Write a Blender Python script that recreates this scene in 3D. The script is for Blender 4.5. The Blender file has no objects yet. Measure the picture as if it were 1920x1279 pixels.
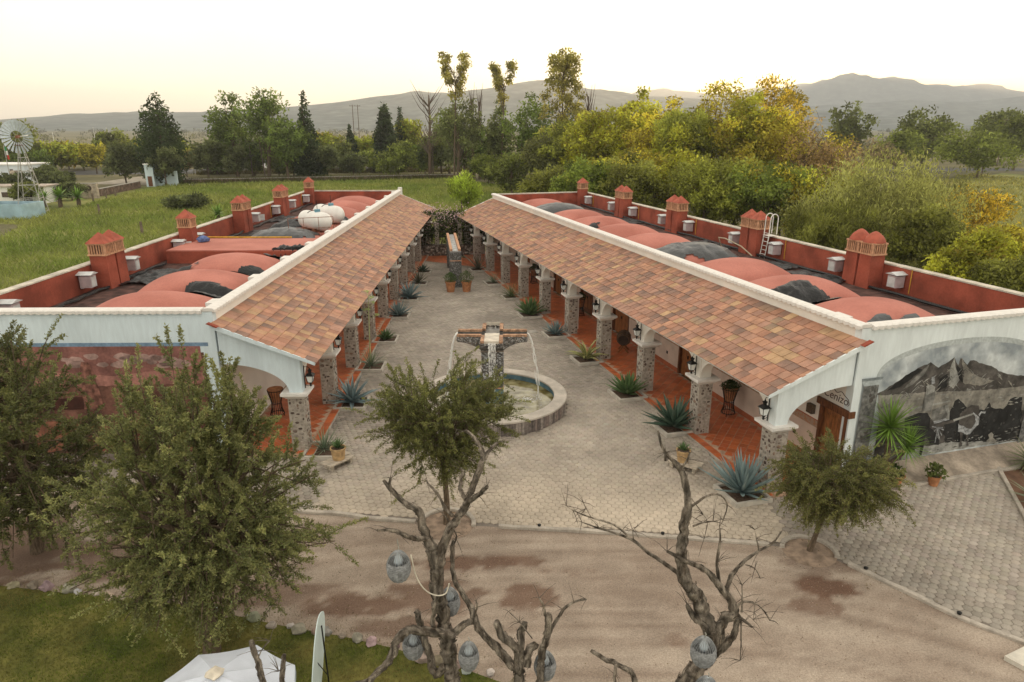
import bpy, math, random
import numpy as np
from mathutils import Vector, Matrix, noise as mnoise

scene = bpy.context.scene
R_ = math.radians
# ------------------------------------------------------------------ camera
cam_d = bpy.data.cameras.new('camera')
cam = bpy.data.objects.new('camera', cam_d)
scene.collection.objects.link(cam)
cam.location = (0, 0, 12)
cam.rotation_euler = (R_(90 - 17.33), 0, 0)
cam_d.sensor_width = 36.0
cam_d.lens = 36.0 * 1294.0 / 1920.0
cam_d.clip_start = 0.1
cam_d.clip_end = 60000
scene.camera = cam
# ------------------------------------------------------------------ sky, sun, exposure
SUN_AZ, SUN_EL = 24.2, 3.4          # degrees right of the view axis, degrees above the horizon
world = bpy.data.worlds.new('World')
scene.world = world
world.use_nodes = True
wn, wl = world.node_tree.nodes, world.node_tree.links
bg = wn['Background']
sky = wn.new('ShaderNodeTexSky')
sky.sky_type = 'NISHITA'
sky.sun_disc = False
sky.sun_elevation = R_(SUN_EL)
sky.sun_rotation = R_(SUN_AZ)
sky.altitude = 1900
sky.air_density = 1.0
sky.dust_density = 2.0
sky.ozone_density = 1.0
wl.new(sky.outputs[0], bg.inputs[0])
bg.inputs[1].default_value = 0.05
# thin, even veil of high cloud over the whole sky
wtc = wn.new('ShaderNodeTexCoord')
wmp = wn.new('ShaderNodeMapping'); wmp.inputs['Scale'].default_value = (1.2, 1.2, 5.0)
wnz = wn.new('ShaderNodeTexNoise'); wnz.inputs['Scale'].default_value = 1.6; wnz.inputs['Detail'].default_value = 5
wrp = wn.new('ShaderNodeValToRGB')
wrp.color_ramp.elements[0].position = 0.44; wrp.color_ramp.elements[0].color = (0.515, 0.465, 0.385, 1)
wrp.color_ramp.elements[1].position = 0.62; wrp.color_ramp.elements[1].color = (0.45, 0.405, 0.335, 1)
wl.new(wtc.outputs['Generated'], wmp.inputs['Vector']); wl.new(wmp.outputs[0], wnz.inputs['Vector']); wl.new(wnz.outputs['Fac'], wrp.inputs['Fac'])
bg2 = wn.new('ShaderNodeBackground'); wl.new(wrp.outputs[0], bg2.inputs[0]); bg2.inputs[1].default_value = 1.0
wadd = wn.new('ShaderNodeAddShader'); wl.new(bg.outputs[0], wadd.inputs[0]); wl.new(bg2.outputs[0], wadd.inputs[1])
wl.new(wadd.outputs[0], wn['World Output'].inputs['Surface'])
sun_d = bpy.data.lights.new('sun', 'SUN')
sun_d.energy = 3.0
sun_d.angle = R_(0.5)
sun_d.color = (1.0, 0.72, 0.42)
sun = bpy.data.objects.new('sun', sun_d)
scene.collection.objects.link(sun)
sd = Vector((math.sin(R_(SUN_AZ)) * math.cos(R_(SUN_EL)), math.cos(R_(SUN_AZ)) * math.cos(R_(SUN_EL)), math.sin(R_(SUN_EL))))
sun.rotation_euler = sd.to_track_quat('Z', 'Y').to_euler()
sun.location = (0, 0, 40)
scene.view_settings.view_transform = 'Standard'
scene.view_settings.look = 'None'
scene.view_settings.gamma = 1.0
scene.view_settings.exposure = 1.38
scene.view_settings.use_curve_mapping = False
scene.render.engine = 'CYCLES'
scene.cycles.max_bounces = 6
scene.cycles.diffuse_bounces = 3
scene.cycles.glossy_bounces = 2
scene.cycles.transmission_bounces = 4
scene.cycles.transparent_max_bounces = 8
scene.cycles.volume_bounces = 0
scene.cycles.use_denoising = True

# ------------------------------------------------------------------ helpers
COL = scene.collection
RNG = random.Random(7)

def tag(o, label=None, cat=None, group=None, kind=None):
    if label: o['label'] = label
    if cat: o['category'] = cat
    if group: o['group'] = group
    if kind: o['kind'] = kind
    return o

def empty(name, loc=(0, 0, 0), rz=0.0, parent=None):
    o = bpy.data.objects.new(name, None)
    o.empty_display_size = 0.2
    COL.objects.link(o)
    o.location = loc
    o.rotation_euler = (0, 0, rz)
    if parent: o.parent = parent
    return o

def link(name, mesh, parent=None, loc=None, rot=None, scale=None):
    o = bpy.data.objects.new(name, mesh)
    COL.objects.link(o)
    if parent is not None: o.parent = parent
    if loc is not None: o.location = loc
    if rot is not None: o.rotation_euler = rot
    if scale is not None: o.scale = scale
    return o

def copy_tree(o, parent=None):
    c = o.copy()
    COL.objects.link(c)
    c.parent = parent
    for ch in list(o.children):
        copy_tree(ch, c)
    return c

def np_mesh(name, V, F, mat, col=None, smooth=False):
    """V (n,3), F (m,k) int array, col (n,3) or None -> mesh"""
    V = np.asarray(V, dtype=np.float32); F = np.asarray(F, dtype=np.int32)
    me = bpy.data.meshes.new(name)
    n, (m, k) = len(V), F.shape
    me.vertices.add(n); me.vertices.foreach_set('co', V.ravel())
    me.loops.add(m * k); me.loops.foreach_set('vertex_index', F.ravel())
    me.polygons.add(m)
    me.polygons.foreach_set('loop_start', np.arange(0, m * k, k, dtype=np.int32))
    if smooth: me.polygons.foreach_set('use_smooth', np.ones(m, dtype=bool))
    if col is not None:
        a = me.attributes.new('tint', 'FLOAT_COLOR', 'POINT')
        c = np.ones((n, 4), dtype=np.float32); c[:, :3] = col
        a.data.foreach_set('color', c.ravel())
    if mat is not None: me.materials.append(mat)
    me.update(calc_edges=True)
    return me

class MB:
    """collects shapes; build() links them as one mesh object"""
    def __init__(self):
        self.v, self.f, self.c = [], [], []
    def add(self, verts, faces, col=(1, 1, 1)):
        o = len(self.v)
        self.v.extend([tuple(p) for p in verts])
        self.f.extend([tuple(i + o for i in f) for f in faces])
        if isinstance(col[0], (tuple, list)): self.c.extend(col)
        else: self.c.extend([col] * len(verts))
        return self
    def box(self, c, s, rz=0.0, col=(1, 1, 1), M=None):
        x, y, z = s[0] / 2, s[1] / 2, s[2] / 2
        P = [(-x, -y, -z), (x, -y, -z), (x, y, -z), (-x, y, -z), (-x, -y, z), (x, -y, z), (x, y, z), (-x, y, z)]
        F = [(3, 2, 1, 0), (4, 5, 6, 7), (0, 1, 5, 4), (1, 2, 6, 5), (2, 3, 7, 6), (3, 0, 4, 7)]
        if M is not None: P = [tuple(M @ Vector(p)) for p in P]
        elif rz:
            ca, sa = math.cos(rz), math.sin(rz)
            P = [(p[0] * ca - p[1] * sa, p[0] * sa + p[1] * ca, p[2]) for p in P]
        return self.add([(p[0] + c[0], p[1] + c[1], p[2] + c[2]) for p in P], F, col)
    def frustum(self, c, s0, s1, z0, z1, col=(1, 1, 1)):
        P = []
        for s, z in ((s0, z0), (s1, z1)):
            P += [(c[0] - s[0] / 2, c[1] - s[1] / 2, z), (c[0] + s[0] / 2, c[1] - s[1] / 2, z), (c[0] + s[0] / 2, c[1] + s[1] / 2, z), (c[0] - s[0] / 2, c[1] + s[1] / 2, z)]
        return self.add(P, [(3, 2, 1, 0), (4, 5, 6, 7), (0, 1, 5, 4), (1, 2, 6, 5), (2, 3, 7, 6), (3, 0, 4, 7)], col)
    def tube(self, pts, radii, n=8, col=(1, 1, 1), cap=True):
        pts = [Vector(p) for p in pts]
        if not hasattr(radii, '__len__'): radii = [radii] * len(pts)
        V, F = [], []
        up = Vector((0.123, 0.31, 0.94)).normalized()
        d0 = (pts[1] - pts[0]).normalized()
        side = d0.cross(up)
        if side.length < 0.05: side = d0.cross(Vector((1, 0, 0)))
        side.normalize()
        for i, p in enumerate(pts):
            d = (pts[min(i + 1, len(pts) - 1)] - pts[max(i - 1, 0)]).normalized()
            side = (side - d * side.dot(d))
            if side.length < 1e-5: side = d.orthogonal()
            side.normalize()
            bi = d.cross(side)
            for k in range(n):
                a = 2 * math.pi * k / n
                V.append(p + (side * math.cos(a) + bi * math.sin(a)) * radii[i])
        for i in range(len(pts) - 1):
            for k in range(n):
                F.append((i * n + k, i * n + (k + 1) % n, (i + 1) * n + (k + 1) % n, (i + 1) * n + k))
        if cap:
            F.append(tuple(range(n - 1, -1, -1)))
            F.append(tuple(range((len(pts) - 1) * n, len(pts) * n)))
        return self.add(V, F, col)
    def lathe(self, prof, n=20, c=(0, 0, 0), col=(1, 1, 1), wob=None):
        V, F = [], []
        for r, z in prof:
            for k in range(n):
                a = 2 * math.pi * k / n
                rr = r * (wob(a, z) if wob else 1)
                V.append((c[0] + rr * math.cos(a), c[1] + rr * math.sin(a), c[2] + z))
        for i in range(len(prof) - 1):
            for k in range(n):
                F.append((i * n + k, i * n + (k + 1) % n, (i + 1) * n + (k + 1) % n, (i + 1) * n + k))
        F.append(tuple(range(n - 1, -1, -1)))
        F.append(tuple(range((len(prof) - 1) * n, len(prof) * n)))
        return self.add(V, F, col)
    def prism(self, poly, z0, z1, col=(1, 1, 1), ax='z'):
        """poly of 2-tuples extruded; ax 'z': (x,y,z); 'y': poly=(x,z) along y; 'x': poly=(y,z) along x"""
        n = len(poly)
        def P(a, b, t):
            return (a, b, t) if ax == 'z' else ((a, t, b) if ax == 'y' else (t, a, b))
        V = [P(a, b, z0) for a, b in poly] + [P(a, b, z1) for a, b in poly]
        F = [tuple(range(n - 1, -1, -1)), tuple(range(n, 2 * n))] + [(i, (i + 1) % n, n + (i + 1) % n, n + i) for i in range(n)]
        return self.add(V, F, col)
    def mesh(self, name, mat, smooth=False):
        me = bpy.data.meshes.new(name)
        me.from_pydata(self.v, [], self.f)
        if any(c != (1, 1, 1) for c in self.c):
            a = me.attributes.new('tint', 'FLOAT_COLOR', 'POINT')
            arr = np.ones((len(self.c), 4), dtype=np.float32); arr[:, :3] = self.c
            a.data.foreach_set('color', arr.ravel())
        if mat is not None: me.materials.append(mat)
        if smooth:
            me.polygons.foreach_set('use_smooth', np.ones(len(me.polygons), dtype=bool))
            if hasattr(me, 'set_sharp_from_angle'): me.set_sharp_from_angle(angle=R_(40))
        me.update()
        return me
    def build(self, name, mat, parent=None, smooth=False, loc=None, rot=None):
        return link(name, self.mesh(name, mat, smooth), parent, loc, rot)

# ------------------------------------------------------------------ materials
MATS = {}
def mat(name, col=(0.5, 0.5, 0.5), rough=0.85, var=0.2, scale=3.0, bump=0.0, bscale=30.0, col2=None, attr=False, metal=0.0, spec=0.3,
        detail=6.0, stretch=None, trans=0.0, bdist=0.02, lo=0.35, hi=0.65, fine=None, emit=None, objc=False):
    if name in MATS: return MATS[name]
    m = bpy.data.materials.new(name); m.use_nodes = True
    nt = m.node_tree; N, L = nt.nodes, nt.links
    b = N['Principled BSDF']
    b.inputs['Roughness'].default_value = rough
    b.inputs['Metallic'].default_value = metal
    b.inputs['Specular IOR Level'].default_value = spec
    if objc:
        tcn = N.new('ShaderNodeTexCoord'); pos = tcn.outputs['Object']
    else:
        geo = N.new('ShaderNodeNewGeometry'); pos = geo.outputs['Position']
    if stretch:
        mp = N.new('ShaderNodeMapping'); mp.inputs['Scale'].default_value = stretch
        L.new(pos, mp.inputs['Vector']); pos = mp.outputs[0]
    nz = N.new('ShaderNodeTexNoise'); nz.inputs['Scale'].default_value = scale; nz.inputs['Detail'].default_value = detail
    L.new(pos, nz.inputs['Vector'])
    rp = N.new('ShaderNodeValToRGB')
    c1 = tuple(max(0, x * (1 - var)) for x in col); c2 = col2 if col2 else tuple(x * (1 + var) for x in col)
    rp.color_ramp.elements[0].position = lo; rp.color_ramp.elements[1].position = hi
    rp.color_ramp.elements[0].color = (*c1, 1); rp.color_ramp.elements[1].color = (*c2, 1)
    L.new(nz.outputs['Fac'], rp.inputs['Fac'])
    out = rp.outputs['Color']
    if fine:                                     # a second, finer grain: (scale, amount)
        n3 = N.new('ShaderNodeTexNoise'); n3.inputs['Scale'].default_value = fine[0]; n3.inputs['Detail'].default_value = 3
        L.new(pos, n3.inputs['Vector'])
        mr = N.new('ShaderNodeMapRange'); mr.inputs['From Min'].default_value = 0.3; mr.inputs['From Max'].default_value = 0.7
        mr.inputs['To Min'].default_value = 1 - fine[1]; mr.inputs['To Max'].default_value = 1 + fine[1]
        L.new(n3.outputs['Fac'], mr.inputs['Value'])
        mx = N.new('ShaderNodeMix'); mx.data_type = 'RGBA'; mx.blend_type = 'MULTIPLY'; mx.inputs['Factor'].default_value = 1
        L.new(out, mx.inputs[6]); L.new(mr.outputs[0], mx.inputs[7]); out = mx.outputs[2]
    if attr:
        at = N.new('ShaderNodeAttribute'); at.attribute_name = 'tint'
        mx = N.new('ShaderNodeMix'); mx.data_type = 'RGBA'; mx.blend_type = 'MULTIPLY'; mx.inputs['Factor'].default_value = 1
        L.new(out, mx.inputs[6]); L.new(at.outputs['Color'], mx.inputs[7]); out = mx.outputs[2]
    L.new(out, b.inputs['Base Color'])
    if bump:
        n2 = N.new('ShaderNodeTexNoise'); n2.inputs['Scale'].default_value = bscale; n2.inputs['Detail'].default_value = 5
        L.new(pos, n2.inputs['Vector'])
        bp = N.new('ShaderNodeBump'); bp.inputs['Strength'].default_value = bump; bp.inputs['Distance'].default_value = bdist
        L.new(n2.outputs['Fac'], bp.inputs['Height']); L.new(bp.outputs[0], b.inputs['Normal'])
    if trans:
        tr = N.new('ShaderNodeBsdfTranslucent'); L.new(out, tr.inputs['Color'])
        ms = N.new('ShaderNodeMixShader'); ms.inputs[0].default_value = trans
        o = N['Material Output']
        L.new(b.outputs[0], ms.inputs[1]); L.new(tr.outputs[0], ms.inputs[2]); L.new(ms.outputs[0], o.inputs['Surface'])
    if emit:
        b.inputs['Emission Color'].default_value = (*emit[0], 1); b.inputs['Emission Strength'].default_value = emit[1]
    MATS[name] = m
    return m

WHITE = mat('white_plaster', (0.82, 0.81, 0.78), 0.9, 0.07, 0.9, 0.25, 14, fine=(6, 0.05), stretch=(1.5, 1.5, .3))
CREAM = mat('cream_plaster', (0.80, 0.75, 0.68), 0.9, 0.06, 0.9, 0.2, 18)
RED = mat('red_limewash', (0.29, 0.070, 0.042), 0.9, 0.28, 0.9, 0.35, 22, fine=(12, 0.10))
PINK = mat('salmon_coating', (0.46, 0.165, 0.125), 0.85, 0.14, 0.5, 0.2, 24, fine=(12, 0.07), col2=(.52, .205, .16))
DECK = mat('dirty_red_deck', (0.080, 0.042, 0.035), 0.95, 0.55, 2.2, 0.3, 20)
ROOFT = mat('roof_tile_clay', (1, 1, 1), 0.75, 0.16, 2.5, 0.15, 40, attr=True, fine=(34, 0.10))
FLOORT = mat('floor_tile_terracotta', (0.50, 0.125, 0.040), 0.38, 0.14, 2.0, 0.05, 30, attr=True, spec=0.5)
GROUT = mat('grout', (0.46, 0.30, 0.21), 0.95, 0.2, 6)
PAVE = mat('concrete_paver', (0.355, 0.318, 0.278), 0.93, 0.16, 0.45, 0.3, 60, attr=True, fine=(40, 0.08))
JOINT = mat('paving_joint_sand', (0.20, 0.172, 0.145), 1.0, 0.3, 2.0)
STONE = mat('field_stone', (1, 1, 1), 0.92, 0.25, 9, 0.4, 40, attr=True)
MORTAR = mat('grey_mortar', (0.40, 0.355, 0.305), 0.95, 0.2, 5, 0.5, 30)
CANT = mat('cantera_white', (0.74, 0.71, 0.67), 0.85, 0.06, 4, 0.2, 30)
CONC = mat('pale_concrete', (0.40, 0.37, 0.33), 0.95, 0.2, 3, 0.3, 40, fine=(60, 0.08))
BLACK = mat('black_iron', (0.018, 0.018, 0.018), 0.5, 0.2, 10, metal=0.6, spec=0.5)
GLASS = mat('lantern_glass', (0.78, 0.80, 0.78), 0.2, 0.03, 4, spec=0.6)
WOOD = mat('brown_wood', (0.145, 0.055, 0.022), 0.6, 0.45, 3.0, 0.3, 20, stretch=(6, 6, 1))
WOODL = mat('door_wood', (0.27, 0.105, 0.034), 0.55, 0.4, 3.0, 0.3, 20, stretch=(6, 6, 1))
OLDWOOD = mat('weathered_plank', (0.48, 0.42, 0.34), 0.95, 0.35, 4.0, 0.5, 25, stretch=(1, 6, 6))
CLAY = mat('terracotta_pot', (0.42, 0.185, 0.085), 0.85, 0.25, 6, 0.15, 30)
CLAYB = mat('buff_pot', (0.46, 0.31, 0.16), 0.85, 0.25, 7, 0.15, 30)
SOIL = mat('dark_soil', (0.10, 0.065, 0.045), 1.0, 0.4, 12, 0.6, 50)
ZINC = mat('galvanised_sheet', (0.56, 0.57, 0.57), 0.55, 0.12, 4, metal=0.15)
LILAC = mat('pinkish_sheet', (0.44, 0.36, 0.37), 0.6, 0.12, 4)
BRICKC = mat('pale_brick', (0.52, 0.29, 0.175), 0.9, 0.2, 7, 0.3, 30, fine=(30, 0.1))
TARP = mat('black_plastic_sheet', (0.010, 0.011, 0.013), 0.42, 0.3, 4, 0.6, 9, spec=0.35, bdist=0.06)
GREYT = mat('grey_plastic_sheet', (0.040, 0.044, 0.048), 0.34, 0.25, 3, 0.4, 7, spec=0.5, bdist=0.06)
TANK = mat('tank_white_paint', (0.74, 0.72, 0.68), 0.4, 0.06, 2, spec=0.5)
BLUEP = mat('blue_grey_paint', (0.11, 0.20, 0.25), 0.7, 0.25, 2.5, 0.1, 20)
YELLOWP = mat('yellow_pipe', (0.60, 0.33, 0.04), 0.6, 0.2, 5)
BARK = mat('brown_bark', (0.13, 0.095, 0.065), 0.95, 0.4, 7, 0.8, 25, stretch=(3, 3, 0.8))
DEADW = mat('dead_grey_wood', (0.155, 0.125, 0.098), 0.95, 0.5, 2.5, 1.0, 18, col2=(.28, .25, .215), attr=True, stretch=(4, 4, 0.9), bdist=0.05, fine=(22, 0.3))
WICKER = mat('grey_wicker', (0.27, 0.275, 0.275), 0.85, 0.25, 12, attr=True)
ROCKM = mat('garden_rock', (1, 1, 1), 0.95, 0.25, 6, 0.5, 20, attr=True)
LEAF = mat('leaf', (1, 1, 1), 0.6, 0.12, 1.2, attr=True, trans=0.48, spec=0.25)
LEAFN = mat('near_leaf', (1, 1, 1), 0.5, 0.10, 2.0, attr=True, trans=0.35, spec=0.35)
AGAVE = mat('agave_skin', (1.35, 1.35, 1.35), 0.6, 0.10, 5, attr=True, spec=0.3)
GRASS = mat('grass_blade', (1, 1, 1), 0.8, 0.15, 0.3, attr=True, trans=0.25, spec=0.1)
MURAL = {
    'mountain': [(-0.95, 3.19), (-1.28, 3.32), (-1.74, 3.54), (-2.12, 3.76), (-2.59, 3.99), (-3.11, 4.15), (-3.51, 3.93), (-3.80, 4.04), (-4.14, 4.26), (-4.26, 4.07), (-4.38, 3.94), (-4.44, 4.18), (-4.65, 4.03), (-4.79, 3.92), (-4.89, 4.04), (-5.05, 4.04), (-5.35, 3.92), (-5.95, 3.75), (-6.34, 3.52), (-6.92, 3.31), (-7.62, 3.20), (-7.98, 3.14), (-8.06, 2.72), (-6.30, 2.79), (-4.89, 2.86), (-3.51, 2.98), (-2.18, 3.05), (-1.58, 3.08)],
    'plain': [(-1.05, 3.17), (-1.57, 3.12), (-2.18, 3.09), (-3.50, 3.02), (-4.88, 2.90), (-6.29, 2.83), (-8.04, 2.78), (-8.15, 1.74), (-7.28, 1.84), (-6.04, 1.99), (-4.66, 1.91), (-3.30, 1.92), (-2.06, 1.96), (-1.33, 1.98)],
    'lowground': [(-1.27, 2.02), (-2.05, 2.00), (-3.29, 1.96), (-4.65, 1.95), (-6.03, 2.03), (-8.13, 1.78), (-8.19, 0.55), (-6.90, 0.56), (-5.45, 0.59), (-4.06, 0.58), (-3.16, 0.52), (-2.59, 0.48), (-1.31, 0.47)],
    'ridge': [(-3.11, 4.15), (-2.50, 3.61), (-2.06, 3.25), (-2.38, 3.33), (-2.91, 3.72)],
    'ridge2': [(-4.14, 4.26), (-4.02, 3.83), (-4.13, 3.21), (-4.38, 3.07), (-4.59, 3.36), (-4.30, 3.80)],
    'ridge3': [(-4.44, 4.18), (-4.71, 3.61), (-4.76, 3.22), (-5.54, 3.02), (-6.21, 3.15), (-5.34, 3.43), (-4.89, 3.78)],
    'gully': [(-4.89, 4.04), (-4.89, 3.78), (-5.34, 3.43), (-6.20, 3.17), (-6.00, 3.40), (-5.36, 3.73)],
    'gully2': [(-4.28, 3.95), (-4.53, 3.40), (-4.76, 3.22), (-4.59, 3.70)],
    'gully3': [(-3.66, 3.49), (-3.63, 3.04), (-4.05, 3.15), (-3.97, 3.68)],
    'gully4': [(-2.59, 3.99), (-2.12, 3.76), (-1.41, 3.28), (-1.99, 3.37), (-2.82, 3.91)],
    'bushes': [(-4.41, 2.22), (-4.52, 2.52), (-4.68, 2.62), (-5.00, 2.42), (-5.31, 2.11), (-6.02, 2.07), (-6.15, 2.29), (-6.39, 2.10), (-6.92, 1.92), (-7.06, 2.11), (-7.19, 2.33), (-7.80, 2.42), (-8.18, 0.57), (-7.14, 0.59), (-5.40, 0.82), (-4.43, 0.95), (-4.23, 1.81)],
    'path': [(-2.55, 0.84), (-3.53, 0.91), (-4.44, 0.91), (-6.12, 0.76), (-7.38, 0.60), (-8.08, 0.59), (-6.90, 0.56), (-4.06, 0.58), (-2.59, 0.48)],
    'cart': [(-3.57, 2.32), (-4.21, 2.48), (-4.45, 1.86), (-3.78, 1.79), (-3.59, 2.05)],
    'rail': [(-2.60, 2.51), (-4.31, 2.62), (-4.35, 2.55), (-2.64, 2.43)],
    'rail2': [(-3.72, 1.87), (-4.43, 1.94), (-4.45, 1.84), (-3.79, 1.77)],
    'wheel': [(-4.11, 2.43), (-4.24, 2.45), (-4.39, 2.18), (-4.45, 1.86), (-4.28, 1.88), (-4.30, 2.08)],
    'ox': [(-2.37, 2.16), (-2.62, 2.20), (-2.95, 2.30), (-3.36, 2.25), (-3.55, 2.01), (-3.59, 1.65), (-3.53, 1.50), (-3.46, 1.20), (-3.48, 0.92), (-3.47, 0.56), (-3.38, 0.57), (-3.30, 1.02), (-3.08, 1.09), (-3.11, 0.77), (-3.01, 0.78), (-2.91, 1.07), (-2.89, 0.72), (-2.82, 0.73), (-2.68, 1.30), (-2.51, 1.71)],
    'oxhead': [(-3.17, 1.71), (-3.49, 1.71), (-3.86, 1.46), (-4.18, 1.06), (-4.17, 0.90), (-3.79, 0.95), (-3.47, 1.35)],
    'driver': [(-3.12, 2.33), (-3.11, 2.79), (-3.10, 3.25), (-3.30, 3.34), (-3.46, 3.21), (-3.57, 2.89), (-3.53, 2.28)],
    'drivercap': [(-3.24, 3.61), (-3.36, 3.63), (-3.45, 3.36), (-3.30, 3.34)],
    'sleeve': [(-3.07, 3.29), (-3.23, 3.16), (-3.19, 2.94), (-3.49, 3.05), (-3.48, 3.21), (-3.30, 3.32)],
    'ox2': [(-4.87, 2.01), (-5.14, 2.21), (-5.35, 2.32), (-5.69, 2.27), (-5.80, 2.02), (-5.84, 1.49), (-5.43, 1.26), (-5.62, 0.67), (-5.53, 0.68), (-5.34, 1.23), (-5.20, 1.25), (-5.29, 0.67), (-5.19, 0.68), (-5.06, 1.23), (-4.93, 1.48)],
    'ox2white': [(-4.87, 1.65), (-5.14, 1.50), (-5.55, 1.33), (-5.74, 1.62), (-5.54, 1.93), (-5.37, 1.87), (-5.53, 1.99), (-5.81, 1.82), (-5.87, 1.49), (-5.56, 1.12), (-5.26, 1.20), (-4.97, 1.32)],
    'horn': [(-5.76, 1.90), (-5.85, 2.01), (-6.09, 1.98), (-6.07, 1.90), (-5.89, 1.94), (-5.83, 1.81)],
    'yoke': [(-4.59, 1.84), (-5.48, 1.99), (-5.52, 1.93), (-4.66, 1.76)],
    'shaftp': [(-3.79, 1.75), (-4.68, 1.83), (-4.73, 1.73), (-3.87, 1.62)],
    'child': [(-6.42, 0.72), (-6.53, 0.87), (-6.47, 1.00), (-6.57, 1.09), (-6.72, 0.97), (-6.73, 0.85), (-6.96, 0.69), (-6.89, 0.60)],
    'spokes': [(-3.67, 1.68), (-3.81, 1.47), (-3.98, 1.33), (-4.09, 1.43), (-4.19, 1.58), (-4.26, 1.47), (-4.05, 1.20), (-3.96, 1.01), (-4.14, 1.11), (-4.22, 1.26)],
    'hub': (-3.95, 1.61),
}
# ------------------------------------------------------------------ ground, hills, roads
GROUNDM = mat('dry_grassland', (0.115, 0.110, 0.048), 1.0, 0.3, 0.035, 0.4, 0.8, col2=(0.20, 0.175, 0.085), fine=(0.9, 0.2))
def sheet(name, poly, z, m, label=None):
    mb = MB(); mb.add([(x, y, z) for x, y in poly], [tuple(range(len(poly)))])
    o = mb.build(name, m); tag(o, kind='structure'); return o
sheet('ground', [(-7600, -1500), (7600, -1500), (7600, 7200), (-7600, 7200)], 0.0, GROUNDM)

HILLM = mat('hazy_scrub_hillside', (0.070, 0.098, 0.095), 1.0, 0.45, 0.02, 0.0, 1, col2=(0.13, 0.15, 0.13), fine=(0.035, 0.42))  # blue of the distant haze is put into the scrub colour
def fbm(x, y, s, o=5):
    return mnoise.fractal(Vector((x * s, y * s, 3.7)), 1.0, 2.0, o)
def hills(name, ridge, Y, front, back, seed, label, amp=0.10, nx=160, ny=26):
    xs = np.array([p[0] for p in ridge]); hs = np.array([p[1] for p in ridge])
    X = np.linspace(xs[0], xs[-1], nx); Hh = np.interp(X, xs, hs)
    V, F = [], []
    for j in range(ny):
        t = j / (ny - 1)                      # 0 front foot .. 0.62 ridge .. 1 back foot
        if t <= 0.62: u = t / 0.62; y = Y - front * (1 - u); p = u * u * (3 - 2 * u) * 0.55 + u * 0.45
        else: u = (t - 0.62) / 0.38; y = Y + back * u; p = 1 - u * u
        for i in range(nx):
            e = min(1, i / 8, (nx - 1 - i) / 8)
            n = fbm(X[i] + seed * 900, y, 1 / 420.0, 7) * amp * Hh[i] * (1 if 0.02 < p < 0.98 else 0.25) * 2.4
            V.append((X[i], y, (Hh[i] * p + n * (0.3 + p)) * e - 3))
    for j in range(ny - 1):
        for i in range(nx - 1):
            a = j * nx + i; F.append((a, a + 1, a + nx + 1, a + nx))
    o = link(name, np_mesh(name, V, F, HILLM, smooth=True)); tag(o, kind='structure', label=label); return o
hills('hills', [(-3400, 30), (-2600, 42), (-2122, 37), (-1836, 33), (-1720, 40), (-1545, 55), (-1355, 53), (-1202, 57), (-1068, 59), (-915, 64), (-761, 82), (-607, 100), (-492, 116), (-378, 127), (-303, 123), (-208, 114), (-114, 116), (0, 130), (132, 137), (227, 132), (322, 123), (454, 118), (644, 111), (835, 95), (1028, 71), (1221, 50), (1500, 30)],
      2600, 1000, 900, 1, 'long low scrub covered hill behind the tall slender trees')
hills('hills', [(-600, 142), (146, 195), (619, 208), (800, 218), (980, 247), (1199, 234), (1345, 228), (1671, 238), (1886, 260), (2100, 286), (2244, 295), (2462, 293), (2643, 293), (2828, 270), (2973, 270), (3151, 286), (3338, 260), (3489, 234), (3959, 244), (4518, 195), (5600, 209), (6600, 152)],
      5000, 1300, 1500, 2, 'hazy blue mountain range where the sun goes down')
hills('hills', [(760, 40), (1046, 85), (1343, 106), (1589, 120), (1835, 134), (2086, 120), (2377, 148), (2701, 143), (3400, 150), (4200, 110)],
      3400, 900, 900, 3, 'low hazy foothills in front of the mountain range')

ASPH = mat('asphalt', (0.105, 0.105, 0.105), 0.95, 0.15, 0.3, 0.2, 20)
DIRTR = mat('pale_dirt_track', (0.34, 0.30, 0.24), 1.0, 0.2, 0.4)
sheet('road', [(-400, 172), (-128, 176), (-92, 184), (-20, 200), (40, 204), (110, 197), (260, 190), (260, 204), (110, 211), (40, 222), (-20, 220), (-94, 206), (-128, 196), (-400, 190)], 0.012, ASPH)
sheet('path', [(-92, 152), (-66, 148), (-60, 165), (-92, 176)], 0.008, DIRTR)
# bare strip along the outside of the west wing
sheet('path', [(-23.6, 24), (-21.2, 24), (-21.8, 73), (-24.6, 73)], 0.008, mat('sandy_strip', (0.30, 0.225, 0.14), 1.0, 0.2, 1.2, 0.3, 8))

# ------------------------------------------------------------------ dirt yard, with damp patches that have their own shape
def in_poly(P, poly):
    x, y = P[:, 0], P[:, 1]; r = np.zeros(len(P), bool); n = len(poly); j = n - 1
    for i in range(n):
        xi, yi = poly[i]; xj, yj = poly[j]
        c = ((yi > y) != (yj > y)) & (x < (xj - xi) * (y - yi) / (yj - yi + 1e-12) + xi)
        r ^= c; j = i
    return r
KERB = [(-26, 21.6), (-17.68, 21.23), (-15.8, 21.45), (-13.26, 21.23), (-10.06, 20.62), (-6.94, 19.78), (-5.51, 19.59), (-4.07, 19.27), (0.66, 18.76), (2.8, 18.55), (5.5, 18.2), (8.26, 17.79), (9.3, 17.26), (10.61, 15.7), (11.42, 14.69), (12.42, 13.8), (14.5, 12.0), (17, 10)]
rs = np.random.RandomState(3)
gx = np.arange(-26, 18.01, 0.16); gy = np.arange(8.0, 22.01, 0.16)
XX, YY = np.meshgrid(gx, gy); XX = XX.ravel(); YY = YY.ravel()
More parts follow.
